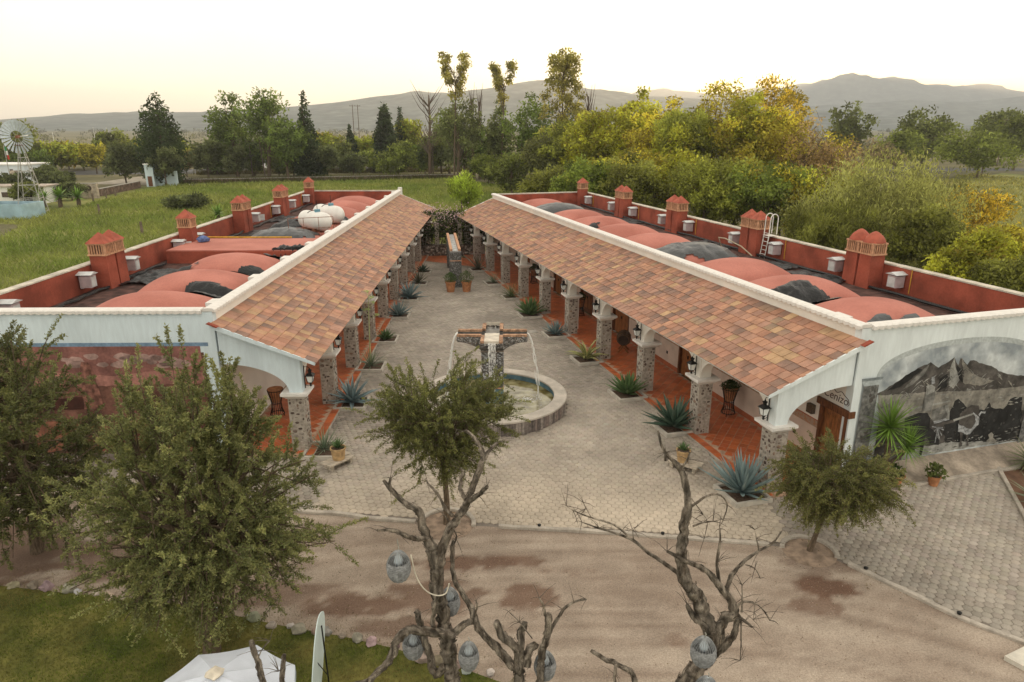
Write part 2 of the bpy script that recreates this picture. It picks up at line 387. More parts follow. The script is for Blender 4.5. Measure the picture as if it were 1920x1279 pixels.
damp = [(-1.6, 17.0, 1.9, 0.35, .9), (-0.2, 17.1, 1.2, 0.28, .8), (0.6, 15.4, 1.0, 0.55, .8), (-2.0, 15.3, 1.4, 0.8, .75), (-4.2, 15.2, 1.6, 0.45, .85), (-6.5, 15.6, 2.2, 0.5, .6), (-2.6, 14.4, 1.2, .35, .7), (8.6, 15.9, 0.75, 0.4, 1.0), (8.0, 15.2, .7, .3, .7), (1.6, 16.6, .8, .12, .6), (4.1, 13.9, .35, .2, .5), (-10.5, 17.5, 3.0, 1.2, .7), (-15, 17.5, 3, 1.6, .8), (9.0, 17.0, 1.4, .5, .5)]
cols = np.zeros((len(XX), 3)); zz = np.zeros(len(XX))
for i in range(len(XX)):
    x, y = XX[i], YY[i]
    n1 = mnoise.fractal(Vector((x * .35, y * .9, 1.0)), 1.0, 2.0, 5); n2 = mnoise.fractal(Vector((x * 1.7, y * 2.6, 5.0)), 1.0, 2.0, 4)
    d = 0
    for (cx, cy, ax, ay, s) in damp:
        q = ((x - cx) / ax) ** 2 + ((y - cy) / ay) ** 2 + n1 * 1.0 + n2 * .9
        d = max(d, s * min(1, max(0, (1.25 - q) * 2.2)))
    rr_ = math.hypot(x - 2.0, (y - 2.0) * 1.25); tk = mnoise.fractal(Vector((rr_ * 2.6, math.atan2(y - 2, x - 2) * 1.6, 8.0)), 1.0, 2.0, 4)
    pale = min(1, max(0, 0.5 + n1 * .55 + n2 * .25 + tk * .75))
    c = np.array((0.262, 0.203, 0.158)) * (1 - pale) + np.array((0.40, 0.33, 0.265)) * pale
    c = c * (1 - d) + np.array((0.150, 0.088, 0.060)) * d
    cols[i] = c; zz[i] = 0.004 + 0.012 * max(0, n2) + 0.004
nxg = len(gx)
Fg = [(j * nxg + i, j * nxg + i + 1, (j + 1) * nxg + i + 1, (j + 1) * nxg + i) for j in range(len(gy) - 1) for i in range(nxg - 1)]
DIRT = mat('red_dirt', (1, 1, 1), 1.0, 0.08, 1.0, 0.8, 30, attr=True, fine=(26, 0.20))
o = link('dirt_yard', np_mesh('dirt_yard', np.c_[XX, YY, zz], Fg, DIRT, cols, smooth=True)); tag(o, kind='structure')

# ------------------------------------------------------------------ frames of the two wings:  d towards the courtyard, s along the wing
TL, TR = -0.0144, -0.2823
OL, OR_ = np.array([-10.76, 23.94]), np.array([11.54, 21.79])
FR = {'L': (OL, np.array([math.sin(TL), math.cos(TL)]), np.array([math.cos(TL), -math.sin(TL)])),
      'R': (OR_, np.array([math.sin(TR), math.cos(TR)]), -np.array([math.cos(TR), -math.sin(TR)]))}
def W(b, s, d, z=0.0):
    o, a, c = FR[b]; v = o + a * s + c * d; return (float(v[0]), float(v[1]), z)
LEN, SP = 48.22, 4.857
ZP, ZR, ZE, DE, DC = 5.72, 5.26, 3.79, 3.60, 2.97

# ------------------------------------------------------------------ courtyard paving of hexagonal pavers
def W2(b, s, d): return W(b, s, d)[:2]
court = KERB + [(20, 10), W2('R', -0.95, -10.5), W2('R', -0.95, 0.0), W2('R', -0.35, 0.0), W2('R', -0.35, 3.2), W2('R', 44.0, 3.2), W2('L', 44.0, 3.2), W2('L', -0.35, 3.2), W2('L', -0.35, 0.0), W2('L', -1.0, 0.0), W2('L', -1.0, -15.0)]
sheet('courtyard_paving', court, 0.014, JOINT)
paving = [o for o in COL.objects if o.name == 'courtyard_paving'][0]
PITCH = 0.245
hexr = PITCH / math.sqrt(3)
px_, py_ = [], []
row = 0; y = 9.0
while y < 68:
    x = -26 + (PITCH / 2 if row % 2 else 0)
    n = int(47 / PITCH)
    px_.append(x + PITCH * np.arange(n)); py_.append(np.full(n, y)); y += hexr * 1.5; row += 1
PC = np.c_[np.concatenate(px_), np.concatenate(py_)]
ca, sa = math.cos(R_(-8)), math.sin(R_(-8))
PC = np.c_[(PC[:, 0]) * ca - (PC[:, 1] - 30) * sa, (PC[:, 0]) * sa + (PC[:, 1] - 30) * ca + 30]
keep = in_poly(PC, court)
FX, FY, FRAD = -0.85, 28.65, 3.27            # fountain basin
keep &= np.hypot(PC[:, 0] - FX, PC[:, 1] - FY) > FRAD + 0.02
WELLS = [(-2.05, 19.0, 0.85), (8.75, 17.55, 0.75)]
for (wx, wy, wr) in WELLS: keep &= np.hypot(PC[:, 0] - wx, PC[:, 1] - wy) > wr + 0.05
BEDE = [(17.81, 22.78), (16.7, 20.1), (15.2, 16.5), (22, 16.5), (22, 22.78)]
keep &= ~in_poly(PC, BEDE)
kx = np.array(KERB)
keep &= PC[:, 1] > np.interp(PC[:, 0], kx[:, 0], kx[:, 1]) + 0.16
PC = PC[keep]
npv = len(PC)
base = np.array((1.0, 0.985, 0.955))
pn = np.array([mnoise.fractal(Vector((x * .16, y * .16, 9)), 1.0, 2.0, 4) for x, y in PC])
pt = (1.0 + 0.10 * rs.randn(npv) * 0.7 + 0.22 * pn)[:, None] * base
pt *= (1 + 0.012 * rs.randn(npv, 3))
dust = np.clip((20.8 - PC[:, 1]) / 4.0 + 0.55, 0, 1) * (PC[:, 0] < 8.5) * (PC[:, 0] > -6.5) + .35 * np.exp(-((PC[:, 0] - 1.0) / 6) ** 2 - ((PC[:, 1] - 22) / 4) ** 2)
dust = np.clip(dust, 0, 1)[:, None]
pt = pt * (1 - dust * .75) + np.array((1.50, 1.42, 1.28)) * dust * .75 * (1 + .06 * rs.randn(npv, 1))
ang = R_(-8) + np.pi / 6 + np.arange(6) * np.pi / 3
ring = np.c_[np.cos(ang), np.sin(ang)]
# visible ones, nearest first
cy, sy = math.cos(R_(17.33)), math.sin(R_(17.33))
zf = PC[:, 1] * cy + 12 * sy; up = PC[:, 1] * sy - 12 * cy
uu = PC[:, 0] / zf * 1294 / 960; vv = up / zf * 1294 / 640
dist = np.hypot(np.hypot(PC[:, 0], PC[:, 1]), 12)
vis = (np.abs(uu) < 1) & (np.abs(vv) < 1) & ~((PC[:, 0] < -7) & (PC[:, 1] < 23))
order = np.argsort(np.where(vis, dist, 1e9))
single = set(order[:300].tolist())
def paver_arrays(idx, bev=True):
    V, F, Cc = [], [], []
    o = 0
    for i in idx:
        cx, cy_ = PC[i]; t = pt[i]; h = 0.030 + 0.0045 * rs.randn()
        if bev:
            V += [(cx + a * hexr * .965, cy_ + b * hexr * .965, 0.014) for a, b in ring]
            V += [(cx + a * hexr * .955, cy_ + b * hexr * .955, h - 0.006) for a, b in ring]
            V += [(cx + a * hexr * .90, cy_ + b * hexr * .90, h) for a, b in ring]
            for k in range(6):
                k2 = (k + 1) % 6
                F += [(o + k, o + k2, o + 6 + k2, o + 6 + k), (o + 6 + k, o + 6 + k2, o + 12 + k2, o + 12 + k)]
            F += [(o + 12, o + 13, o + 14, o + 15), (o + 12, o + 15, o + 16, o + 17)]
            Cc += [t] * 18; o += 18
        else:
            V += [(cx + a * hexr * .955, cy_ + b * hexr * .955, h) for a, b in ring]
            F += [(o, o + 1, o + 2, o + 3), (o, o + 3, o + 4, o + 5)]
            Cc += [t] * 6; o += 6
    return V, F, Cc
near = [i for i in range(npv) if i not in single and dist[i] < 34]
far = [i for i in range(npv) if i not in single and dist[i] >= 34]
V1, F1, C1 = paver_arrays(near); V2, F2, C2 = paver_arrays(far, False)
F2 = [tuple(j + len(V1) for j in f) for f in F2]
po = link('paver_field', np_mesh('paver_field', V1 + V2, F1 + F2, PAVE, np.array(C1 + C2)), paving); tag(po, kind='stuff')
# a dozen shared paver meshes for the near ones
pvm = []
for k in range(14):
    t = pt[order[k * 20]]
    hh = 0.032 + 0.003 * rs.randn()
    V = [(a * hexr * .965, b * hexr * .965, 0.014) for a, b in ring] + [(a * hexr * .955, b * hexr * .955, hh - .006) for a, b in ring] + [(a * hexr * .90, b * hexr * .90, hh) for a, b in ring]
    F = []
    for q in range(6):
        q2 = (q + 1) % 6; F += [(q, q2, 6 + q2, 6 + q), (6 + q, 6 + q2, 12 + q2, 12 + q)]
    F += [(12, 13, 14, 15), (12, 15, 16, 17)]
    pvm.append((t, np_mesh('paver', V, F, PAVE, np.tile(t, (18, 1)))))
for i in order[:300]:
    best = min(range(14), key=lambda k: abs(pvm[k][0][0] - pt[i][0]) + rs.rand() * .05)
    link('paver', pvm[best][1], paving, (PC[i][0], PC[i][1], 0))

# kerb along the paving edge and round the tree wells
KERBM = mat('kerb_concrete', (0.42, 0.375, 0.32), 0.95, 0.2, 2.5, 0.3, 30, fine=(20, .1))
def strip(name, pts, w, z0, z1, m, jitter=0.0, parent=None):
    pts = [Vector((p[0], p[1], 0)) for p in pts]
    dense = [pts[0]]
    for a, b in zip(pts, pts[1:]):
        k = max(1, int((b - a).length / 0.5))
        for i in range(1, k + 1): dense.append(a.lerp(b, i / k))
    mb = MB(); V = []
    for i, p in enumerate(dense):
        d = (dense[min(i + 1, len(dense) - 1)] - dense[max(i - 1, 0)]).normalized(); s = Vector((-d.y, d.x, 0)) * w / 2
        j = jitter * (RNG.random() - .5); zt = z1 + jitter * .5 * (RNG.random() - .5)
        for q, z in ((-1, z0), (-1, zt - .015), (-.75, zt), (.75, zt), (1, zt - .015), (1, z0)):
            pp = p + s * q * (1 + j); V.append((pp.x, pp.y, z))
    F = []
    for i in range(len(dense) - 1):
        for k in range(5): F.append((i * 6 + k, i * 6 + k + 1, (i + 1) * 6 + k + 1, (i + 1) * 6 + k))
    F += [tuple(range(6)), tuple(range((len(dense) - 1) * 6 + 5, (len(dense) - 1) * 6 - 1, -1))]
    mb.add(V, F); return mb.build(name, m, parent)
def smooth_line(P, k=4):
    out = []
    for i in range(len(P) - 1):
        p0, p1, p2, p3 = [np.array(P[min(max(j, 0), len(P) - 1)], float) for j in (i - 1, i, i + 1, i + 2)]
        for t in np.linspace(0, 1, k, endpoint=False):
            out.append(tuple(0.5 * ((2 * p1) + (-p0 + p2) * t + (2 * p0 - 5 * p1 + 4 * p2 - p3) * t * t + (-p0 + 3 * p1 - 3 * p2 + p3) * t ** 3)))
    out.append(tuple(P[-1])); return out
KS = smooth_line(KERB)
def split_kerb(x0, x1): return [p for p in KS if x0 <= p[0] <= x1]
for a, b in ((-26, -2.8), (-1.25, 8.0), (9.35, 17)):
    tag(strip('kerb', split_kerb(a, b), 0.15, 0.0, 0.10, KERBM, 0.08), kind='structure')
for (wx, wy, wr), (a0, a1) in zip(WELLS, ((R_(-8), R_(176)), (R_(-25), R_(165)))):
    tag(strip('kerb', [(wx + wr * math.cos(a), wy + wr * math.sin(a)) for a in np.linspace(a0, a1, 16)], 0.14, 0.0, 0.11, KERBM, 0.06), kind='structure')
    mb = MB(); n = 28
    V = [(wx, wy, 0.07)]; F = []
    for q, r in enumerate((0.5, 1.0)):
        for k in range(n): V.append((wx + wr * r * math.cos(2 * math.pi * k / n), wy + wr * r * math.sin(2 * math.pi * k / n), 0.055 - 0.045 * q + 0.012 * RNG.random()))
    for k in range(n):
        F.append((0, 1 + k, 1 + (k + 1) % n)); F.append((1 + k, 1 + n + k, 1 + n + (k + 1) % n, 1 + (k + 1) % n))
    mb.add(V, F); o = mb.build('tree_pit_soil', mat('pit_soil', (0.29, 0.215, 0.16), 1, .3, 4, .6, 25), smooth=True); tag(o, kind='structure')
# concrete aprons in front of the two end walls
_ap = [W2('R', -0.95, -0.9), W2('R', -0.95, -9.8), W2('R', 0.02, -9.8), W2('R', 0.02, -0.9)]
_am = MB(); _am.add([(*p, 0.0) for p in _ap] + [(*p, z) for p, z in zip(_ap, (.10, .10, .50, .50))], [(0, 1, 2, 3), (4, 5, 6, 7), (0, 1, 5, 4), (1, 2, 6, 5), (2, 3, 7, 6), (3, 0, 4, 7)])
tag(_am.build('apron_slab', mat('worn_apron', (0.33, 0.275, 0.22), .95, .35, 1.3, .3, 20, fine=(12, .15))), kind='structure')
tag(strip('kerb', [W2('R', -1.02, -1.6), W2('R', -1.02, -9.3)], 0.14, 0, 0.12, KERBM, .05), kind='structure')
tag(MB().prism([W2('L', -1.15, -14.5), W2('L', -1.15, 0.2), W2('L', 0.0, 0.2), W2('L', 0.0, -14.5)], 0.0, 0.06).build('apron_slab', mat('dark_apron', (0.21, 0.18, 0.155), .95, .3, 1.0, .3, 20, fine=(12, .12))), kind='structure')
# bed at the far right
sheet('planting_bed', BEDE, 0.02, mat('bed_soil', (0.15, 0.085, 0.055), 1, .3, 2, .5, 20))
tag(strip('kerb', [(17.81, 22.78), (16.7, 20.1), (15.2, 16.5)], 0.14, 0, 0.12, KERBM, .05), kind='structure')
sheet('meadow', [(-110, 95), (-62, 88), (-48, 55), (-40, 20), (-24.6, 20), (-24.6, 73.5), (14, 73.5), (16, 125), (-14, 168), (-72, 151)], 0.006, mat('meadow_ground', (0.165, 0.190, 0.045), 1.0, .30, .08, .4, 2, col2=(.28, .27, .085), fine=(1.2, .2)))
sheet('meadow', [(24, 45), (70, 30), (140, 120), (130, 188), (60, 120)], 0.006, mat('meadow_ground'))
# lawn, bottom left
LAWN = [(-26, 16.6), (-17, 16.25), (-13.8, 15.95), (-12.2, 15.7), (-9, 15.3), (-5.6, 14.35), (-4.1, 14.0), (-2.8, 13.6), (-1, 12.9), (0.5, 12.2), (2.5, 10.6), (3, 8), (-26, 5)]
sheet('lawn', LAWN, 0.032, mat('lawn_turf', (0.085, 0.105, 0.018), 1.0, 0.35, 0.9, 0.5, 20, col2=(0.17, 0.155, 0.04), fine=(9, .25)))
# ------------------------------------------------------------------ the two wings
DOMES = [4.0 + 4.6 * i for i in range(10)]
def dome_z(d, s, h=1.05):
    best = 4.42
    for c in DOMES:
        u, v = (d + 4.15) / 2.5, (s - c) / 1.98
        if abs(u) < 1 and abs(v) < 1:
            q = (1 - u * u) * (1 - v * v)
            best = max(best, 4.40 + h * .93 * q ** 0.52)
    return best
TILEC = [(0.36, 0.165, 0.105), (0.40, 0.20, 0.125), (0.34, 0.175, 0.125), (0.41, 0.235, 0.13), (0.28, 0.145, 0.105), (0.38, 0.20, 0.14), (0.42, 0.27, 0.145), (0.33, 0.18, 0.135), (0.37, 0.17, 0.115), (0.36, 0.19, 0.14)]
DARKC = [(0.125, 0.098, 0.088), (0.155, 0.115, 0.095), (0.115, 0.10, 0.10)]
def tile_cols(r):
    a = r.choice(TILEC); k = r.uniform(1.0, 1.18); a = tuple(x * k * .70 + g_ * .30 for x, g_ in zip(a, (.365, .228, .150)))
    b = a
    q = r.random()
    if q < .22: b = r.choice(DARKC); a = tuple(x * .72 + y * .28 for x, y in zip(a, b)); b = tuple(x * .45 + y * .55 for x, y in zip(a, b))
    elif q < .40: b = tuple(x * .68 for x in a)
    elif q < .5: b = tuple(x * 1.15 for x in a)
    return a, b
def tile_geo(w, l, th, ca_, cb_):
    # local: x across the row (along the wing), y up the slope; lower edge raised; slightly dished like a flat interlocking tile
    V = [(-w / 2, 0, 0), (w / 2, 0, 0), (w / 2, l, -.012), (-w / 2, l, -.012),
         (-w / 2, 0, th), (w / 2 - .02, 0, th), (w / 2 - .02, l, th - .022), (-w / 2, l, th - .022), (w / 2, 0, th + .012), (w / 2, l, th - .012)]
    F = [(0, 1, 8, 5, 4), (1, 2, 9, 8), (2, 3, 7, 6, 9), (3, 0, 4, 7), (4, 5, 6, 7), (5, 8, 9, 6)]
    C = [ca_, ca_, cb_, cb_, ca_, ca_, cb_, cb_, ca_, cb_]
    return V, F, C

def stone_geo(r, w, h, proud, col):
    n = r.choice((6, 7, 8)); a0 = r.random() * 6.28
    pts = [((w / 2) * r.uniform(.8, 1.06) * math.cos(a0 + 2 * math.pi * k / n), (h / 2) * r.uniform(.8, 1.06) * math.sin(a0 + 2 * math.pi * k / n)) for k in range(n)]
    V = [(x, y, -.02) for x, y in pts] + [(x * .97, y * .97, proud * .6) for x, y in pts] + [(x * .72, y * .72, proud) for x, y in pts]
    F = []
    for k in range(n):
        k2 = (k + 1) % n; F += [(k, k2, n + k2, n + k), (n + k, n + k2, 2 * n + k2, 2 * n + k)]
    F.append(tuple(range(2 * n, 3 * n)))
    return V, F, [col] * (3 * n)
def stone_col(r):
    q = r.random()
    if q < .45: c = (0.33, 0.29, 0.25)
    elif q < .62: c = (0.21, 0.16, 0.135)
    elif q < .72: c = (0.12, 0.085, 0.072)
    elif q < .9: c = (0.42, 0.37, 0.32)
    else: c = (0.27, 0.185, 0.14)
    k = r.uniform(.8, 1.15); return tuple(x * k for x in c)
_sr = random.Random(21)
STONES = []
for k in range(24):
    w = _sr.uniform(.07, .21); h = _sr.uniform(.06, .16); c = stone_col(_sr)
    V, F, C = stone_geo(_sr, w, h, _sr.uniform(.012, .028), c)
    mb = MB(); mb.add(V, F, C); STONES.append((mb.mesh('stone', STONE, True), w, h, V, F, C))
def scatter_stones(r, w, h, mr=0.085):
    pts = []
    tries = 0
    while tries < 900:
        tries += 1
        k = r.randrange(len(STONES)); rad = max(STONES[k][1], STONES[k][2]) / 2
        x, y = r.uniform(-w / 2 + rad, w / 2 - rad), r.uniform(rad, h - rad)
        if all((x - a) ** 2 + (y - b) ** 2 > ((rad + q) * .93) ** 2 for a, b, q, _ in pts): pts.append((x, y, rad, k))
    return pts

FRIEZE = mat('stencilled_frieze', (0.60, 0.44, 0.33), .9, .35, 9, col2=(0.42, 0.22, 0.13), lo=.5, hi=.56, detail=1.0)
DADO = mat('dado_limewash', (0.62, 0.50, 0.42), .9, .10, 1.6, .15, 20)
BASEB = mat('red_baseboard', (0.40, 0.115, 0.05), .7, .15, 3)
SKYW = mat('pale_blue_facade', (0.66, 0.76, 0.81), .9, .07, .9, .25, 14, fine=(6, .05), stretch=(1.5, 1.5, .3))
SKYW2 = mat('pale_facade', (0.75, 0.81, 0.82), .9, .07, .9, .25, 14, fine=(6, .05), stretch=(1.5, 1.5, .3))

def coping(mb, p0, p1, w, z, scallop_side, amp=0.045, pitch=0.27):
    """rounded white coping from p0 to p1 (2-D) with a scalloped lower edge on the side(s) given"""
    a, b = Vector((*p0, 0)), Vector((*p1, 0)); Ln = (b - a).length; d = (b - a) / Ln; s = Vector((-d.y, d.x, 0))
    n = int(Ln / (pitch / 4)); V, F = [], []
    for i in range(n + 1):
        p = a + d * (Ln * i / n); q = abs(math.sin(math.pi * (Ln * i / n) / pitch))
        prof = [(-.5, -.09), (-.5, .0), (-.36, .045), (0, .06), (.36, .045), (.5, .0), (.5, -.09)]
        for k, (u, zz_) in enumerate(prof):
            ex = 0.0
            if scallop_side > 0 and k >= 5: ex = amp * q
            if scallop_side < 0 and k <= 1: ex = -amp * q
            dz = -.035 * q if k in (0, 6) else 0
            pp = p + s * (u * w + ex); V.append((pp.x, pp.y, z + zz_ + dz))
    for i in range(n):
        for k in range(6): F.append((i * 7 + k, i * 7 + k + 1, (i + 1) * 7 + k + 1, (i + 1) * 7 + k))
        F.append((i * 7 + 6, i * 7, (i + 1) * 7, (i + 1) * 7 + 6))
    F += [tuple(range(6, -1, -1)), tuple(range(n * 7, n * 7 + 7))]
    mb.add(V, F)

def chimney(parent, m, d, s, single, rounded, r):
    mb = MB(); offs = (0,) if single else (-.46, .46)
    c = empty('chimney', (m * d, s, 0), 0, parent)
    bw = .84
    for o_ in offs: mb.frustum((0, o_), (bw, bw - .02), (bw * .94, bw * .92), 4.3, 6.02)
    mb.build('stack', RED, c)
    for o_ in offs:
        mb = MB(); mb.box((0, o_, 6.06), (bw + .06, bw + .06, .07)); mb.box((0, o_, 6.58), (bw + .04, bw + .04, .07))
        mb.build('trim', BRICKC, c)
        mb = MB(); mb.box((0, o_, 6.3), (bw * .5, bw * .5, .46)); mb.build('core', mat('dark_flue', (0.05, .02, .015)), c)
        for side in range(4):
            for k in range(7):
                t = -bw * .44 + bw * .88 * k / 6; wd = .085 if k in (0, 6) else .05
                x, y = ((t, -bw * .43), (bw * .43, t), (-t, bw * .43), (-bw * .43, -t))[side]
                if k == 6: continue
                M1 = MB().box((x, y + o_, 6.32), (wd, wd, .45)); M1.build('slat', BRICKC, c)
        mb = MB()
        if rounded:
            mb.lathe([(bw * .62, 0), (bw * .60, .08), (bw * .45, .28), (bw * .2, .46), (.02, .53)], 12, (0, o_, 6.615))
        else:
            e = bw / 2 + .06
            mb.add([(-e, o_ - e, 6.615), (e, o_ - e, 6.615), (e, o_ + e, 6.615), (-e, o_ + e, 6.615), (0, o_, 7.12)], [(3, 2, 1, 0), (0, 1, 4), (1, 2, 4), (2, 3, 4), (3, 0, 4)])
        mb.build('cap', mat('cap_red', (0.36, 0.095, 0.06), .85, .2, 3, .2, 20), c, smooth=rounded)
    return c

def vent_box(parent, m, s, z, r, door=False):
    c = empty('vent_box', (m * -9.12, s, z), r.uniform(-.06, .06), parent)
    MB().box((0, 0, 0), (.52, .50, .56)).build('casing', LILAC, c)
    mb = MB(); mb.add([(-.36, -.34, .34), (.36, -.34, .34), (.36, .34, .34), (-.36, .34, .34), (-.36, 0, .46), (.36, 0, .46)], [(0, 1, 5, 4), (2, 3, 4, 5), (0, 4, 3), (1, 2, 5), (3, 2, 1, 0)])
    mb.build('hood', ZINC, c)
    MB().box((m * .275, 0, -.02), (.02, .40, .46)).build('front_panel', ZINC, c)
    MB().box((-m * .30, 0, -.2), (.14, .12, .3)).build('bracket', ZINC, c)
    if door: MB().box((m * .40, .42, 0), (.34, .02, .5), rz=.5).build('open_flap', ZINC, c)
    return c

def wing(b, label, m):
    r = random.Random(5 if b == 'L' else 6)
    o_ = FR[b][0]; th = -(TL if b == 'L' else TR)
    B = empty('arcade_building', (o_[0], o_[1], 0), th); tag(B, label, 'building', 'facing arcaded wings of the courtyard')
    def P(d, s): return (m * d, s)
    def bx(mb, d0, d1, s0, s1, z0, z1, col=(1, 1, 1)):
        return mb.box((m * (d0 + d1) / 2, (s0 + s1) / 2, (z0 + z1) / 2), (abs(d1 - d0), abs(s1 - s0), z1 - z0), col=col)
    # ---- walls
    doors = [(0.15, 1.25, 2.45), (10.0, 11.3, 2.45), (17.3, 19.3, 2.6), (22.7, 24.6, 2.6), (28.6, 30.0, 2.5), (36.2, 37.5, 2.45), (43.0, 44.2, 2.45)] if b == 'R' else []
    mb = MB(); s = 0.302
    if doors: s = 0.302
    cur = 0.302
    edges = []
    for (a, e, zt) in doors:
        a2 = max(a, 0.302)
        if a2 > cur: bx(mb, -.3, 0, cur, a2, 0, 5.64)
        bx(mb, -.298, -.002, a2, e, zt, 5.64)
        cur = e
    bx(mb, -.3, 0, cur, LEN - .3, 0, 5.64)
    mb.build('inner_wall', CREAM, B)
    # dado, frieze, baseboard on the arcade side
    if doors:
        segs = []; cur = 0.36
        for (a, e, zt) in doors: segs.append((cur, a - .12)); cur = e + .12
        segs.append((cur, LEN - .4))
        for (a, e) in segs:
            if e - a < .4: continue
            bx(MB(), .0, .008, a, e, .33, 1.45).build('dado', DADO, B)
            bx(MB(), .0, .011, a, e, 1.45, 1.72).build('frieze_band', FRIEZE, B)
            bx(MB(), .0, .014, a, e, 1.72, 1.75).build('frieze_line', BASEB, B)
            bx(MB(), .0, .020, a, e, .10, .33).build('baseboard', BASEB, B)
            if a > 1 and e - a > 2: bx(MB(), .008, .02, a + 1.1, a + 1.25, .75, .9).build('socket_box', BLACK, B)
        for i, (a, e, zt) in enumerate(doors):
            D = empty('door', (m * -.12, (a + e) / 2, .10), 0, B)
            w = e - a; hgt = zt - .1
            lv = 2 if w > 1.5 else 1
            for q in range(lv):
                y0 = -w / 2 + q * w / lv; y1 = y0 + w / lv
                MB().box((0, (y0 + y1) / 2, hgt / 2), (.06, w / lv - .02, hgt)).build('leaf', WOOD if i == 3 else WOODL, D)
                for zc in (.28, .72):
                    for yc in (.29, .71):
                        MB().box((m * .035, y0 + (y1 - y0) * yc, hgt * zc), (.025, (y1 - y0) * .32, hgt * .32)).build('panel', WOODL, D)
            mb = MB(); mb.box((m * .09, 0, hgt + .11), (.26, w + .5, .24)); mb.build('lintel', WOOD, D)
            for q in (-1, 1): MB().box((m * .06, q * (w / 2 + .06), hgt / 2), (.2, .13, hgt - .02)).build('jamb', WOOD, D)
            MB().box((m * .06, w * .02, 1.05), (.05, .05, .16)).build('handle', BLACK, D)
    fac = SKYW if b == 'L' else SKYW2
    mb = MB(); bx(mb, -9.8, 0.0, 0, .3, 0, 5.64); mb.build('end_wall', fac, B)
    mb = MB(); bx(mb, -9.8, 0.0, LEN - .3, LEN, 0, 5.64); bx(mb, -9.8, -9.5, .302, LEN - .302, 0, 5.6); mb.build('outer_wall', WHITE, B)
    mb = MB(); bx(mb, -9.5, -9.47, .32, LEN - .32, 4.3, 5.58); bx(mb, -9.44, -.32, LEN - .34, LEN - .302, 4.3, 5.6); mb.build('parapet_lining', RED, B)
    mb = MB(); bx(mb, -9.46, -.302, .302, LEN - .345, 4.2, 4.40); mb.build('roof_deck', DECK, B)
    # ---- copings
    mb = MB(); coping(mb, P(-.14, .0), P(-.14, LEN), .44, 5.70, -m); mb.build('courtyard_coping', CANT, B)
    mb = MB(); coping(mb, P(-9.75, .13), P(-.37, .13), .42, 5.69, -1 if m > 0 else 1); mb.build('end_coping', CANT, B)
    mb = MB(); bx(mb, -9.86, -9.44, .36, LEN + .02, 5.60, 5.66); bx(mb, -9.43, -.37, LEN - .36, LEN + .03, 5.64, 5.70); mb.build('outer_coping', mat('worn_coping', (0.55, .50, .42), .95, .25, 1.5, .4, 15, fine=(14, .15)), B)
    for k in range(12):        # square blocks inside the courtyard parapet
        if b == 'L' or k < 1:
            bx(MB(), -.80, -.42, 1.7 + k * 4.6 - .35, 1.7 + k * 4.6 + .35, 4.4, 5.62).build('parapet_block', CANT, B)
    # ---- vaults
    for i, c in enumerate(DOMES):
        if b == 'L' and i == 3:
            mb = MB(); bx(mb, -8.9, -.9, c - 2.2, c + 2.2, 4.4, 5.16); mb.build('raised_slab', PINK, B)
            mb = MB(); bx(mb, -8.92, -.88, c - 2.23, c - 2.2, 4.4, 5.10); mb.build('slab_edge', RED, B)
            continue
        nx_, ny_ = 30, 18; V, F = [], []
        for j in range(ny_ + 1):
            for k in range(nx_ + 1):
                u, v = -1 + 2 * k / nx_, -1 + 2 * j / ny_
                q = max(0, (1 - u * u) * (1 - v * v)) ** .52
                V.append((m * (-4.15 + 2.5 * u), c + 1.98 * v, 4.39 + 1.0 * q))
        for j in range(ny_):
            for k in range(nx_):
                a = j * (nx_ + 1) + k; F.append((a, a + 1, a + nx_ + 2, a + nx_ + 1))
        link('vault', np_mesh('vault', V, F, PINK, smooth=True), B)
    # ---- chimneys, vents
    if b == 'R': ch = [(9.9, 0, 1), (19.0, 0, 0), (28.6, 0, 0), (37.9, 0, 0), (47.4, 1, 0)]; vs = [7.9, 11.9, 17.0, 21.2, 27.0, 30.9, 36.2, 40.5, 46.1]
    else: ch = [(9.9, 0, 0), (18.95, 1, 0), (28.3, 0, 0), (37.9, 0, 0), (47.2, 1, 0)]; vs = [2.7, 8.1, 12.2, 17.8, 20.6, 31.4, 36.6, 41.4, 46.2]
    for (s_, one, rnd) in ch: chimney(B, m, -9.02, s_, one, rnd, r)
    for k, s_ in enumerate(vs): vent_box(B, m, s_, 5.0, r, b == 'L' and k in (3, 5))
    for s_ in vs[::2]:
        MB().tube([(m * -9.42, s_ - .55, 5.62), (m * -9.42, s_ - .55, 4.5)], .022, 6).build('conduit', YELLOWP, B)
    # ---- tile roof
    T = empty('tile_roof', (0, 0, 0), 0, B)
    sl = math.atan2(ZR - ZE, DE); Ls = math.hypot(ZR - ZE, DE)
    mb = MB(); mb.prism([P(DE, 0)[:1] + (ZE - .07,), P(DE, 0)[:1] + (ZE - .01,), P(0.003, 0)[:1] + (ZR - .01,), P(0.003, 0)[:1] + (ZR - .12,)], -.33, LEN + .12, ax='y')
    mb.build('roof_slab', WHITE, T)
    rows = 9; ex = Ls / rows; tw = .385; ncol = int((LEN + .46) / tw)
    trs = []
    for rr in range(rows):
        for k in range(ncol):
            sv = -.35 + tw * (k + .5) + (0 if b == 'L' else (rr % 2) * tw * .5)
            if sv > LEN + .1: continue
            along = ex * rr - .03
            d = DE - along * math.cos(sl) + (.03 if rr == 0 else 0); z = ZE + along * math.sin(sl)
            trs.append((sv, d, z, rr, 1.0))
            if k == 0 and b == 'R' and rr % 2: trs.append((-.35 + tw * .25, d, z, rr, .5))
    cam_l = np.array([0, 0, 12.0])
    def dist_(t): w = W(b, t[0], t[1], t[2]); return math.dist(w, cam_l)
    trs.sort(key=dist_)
    protos = []
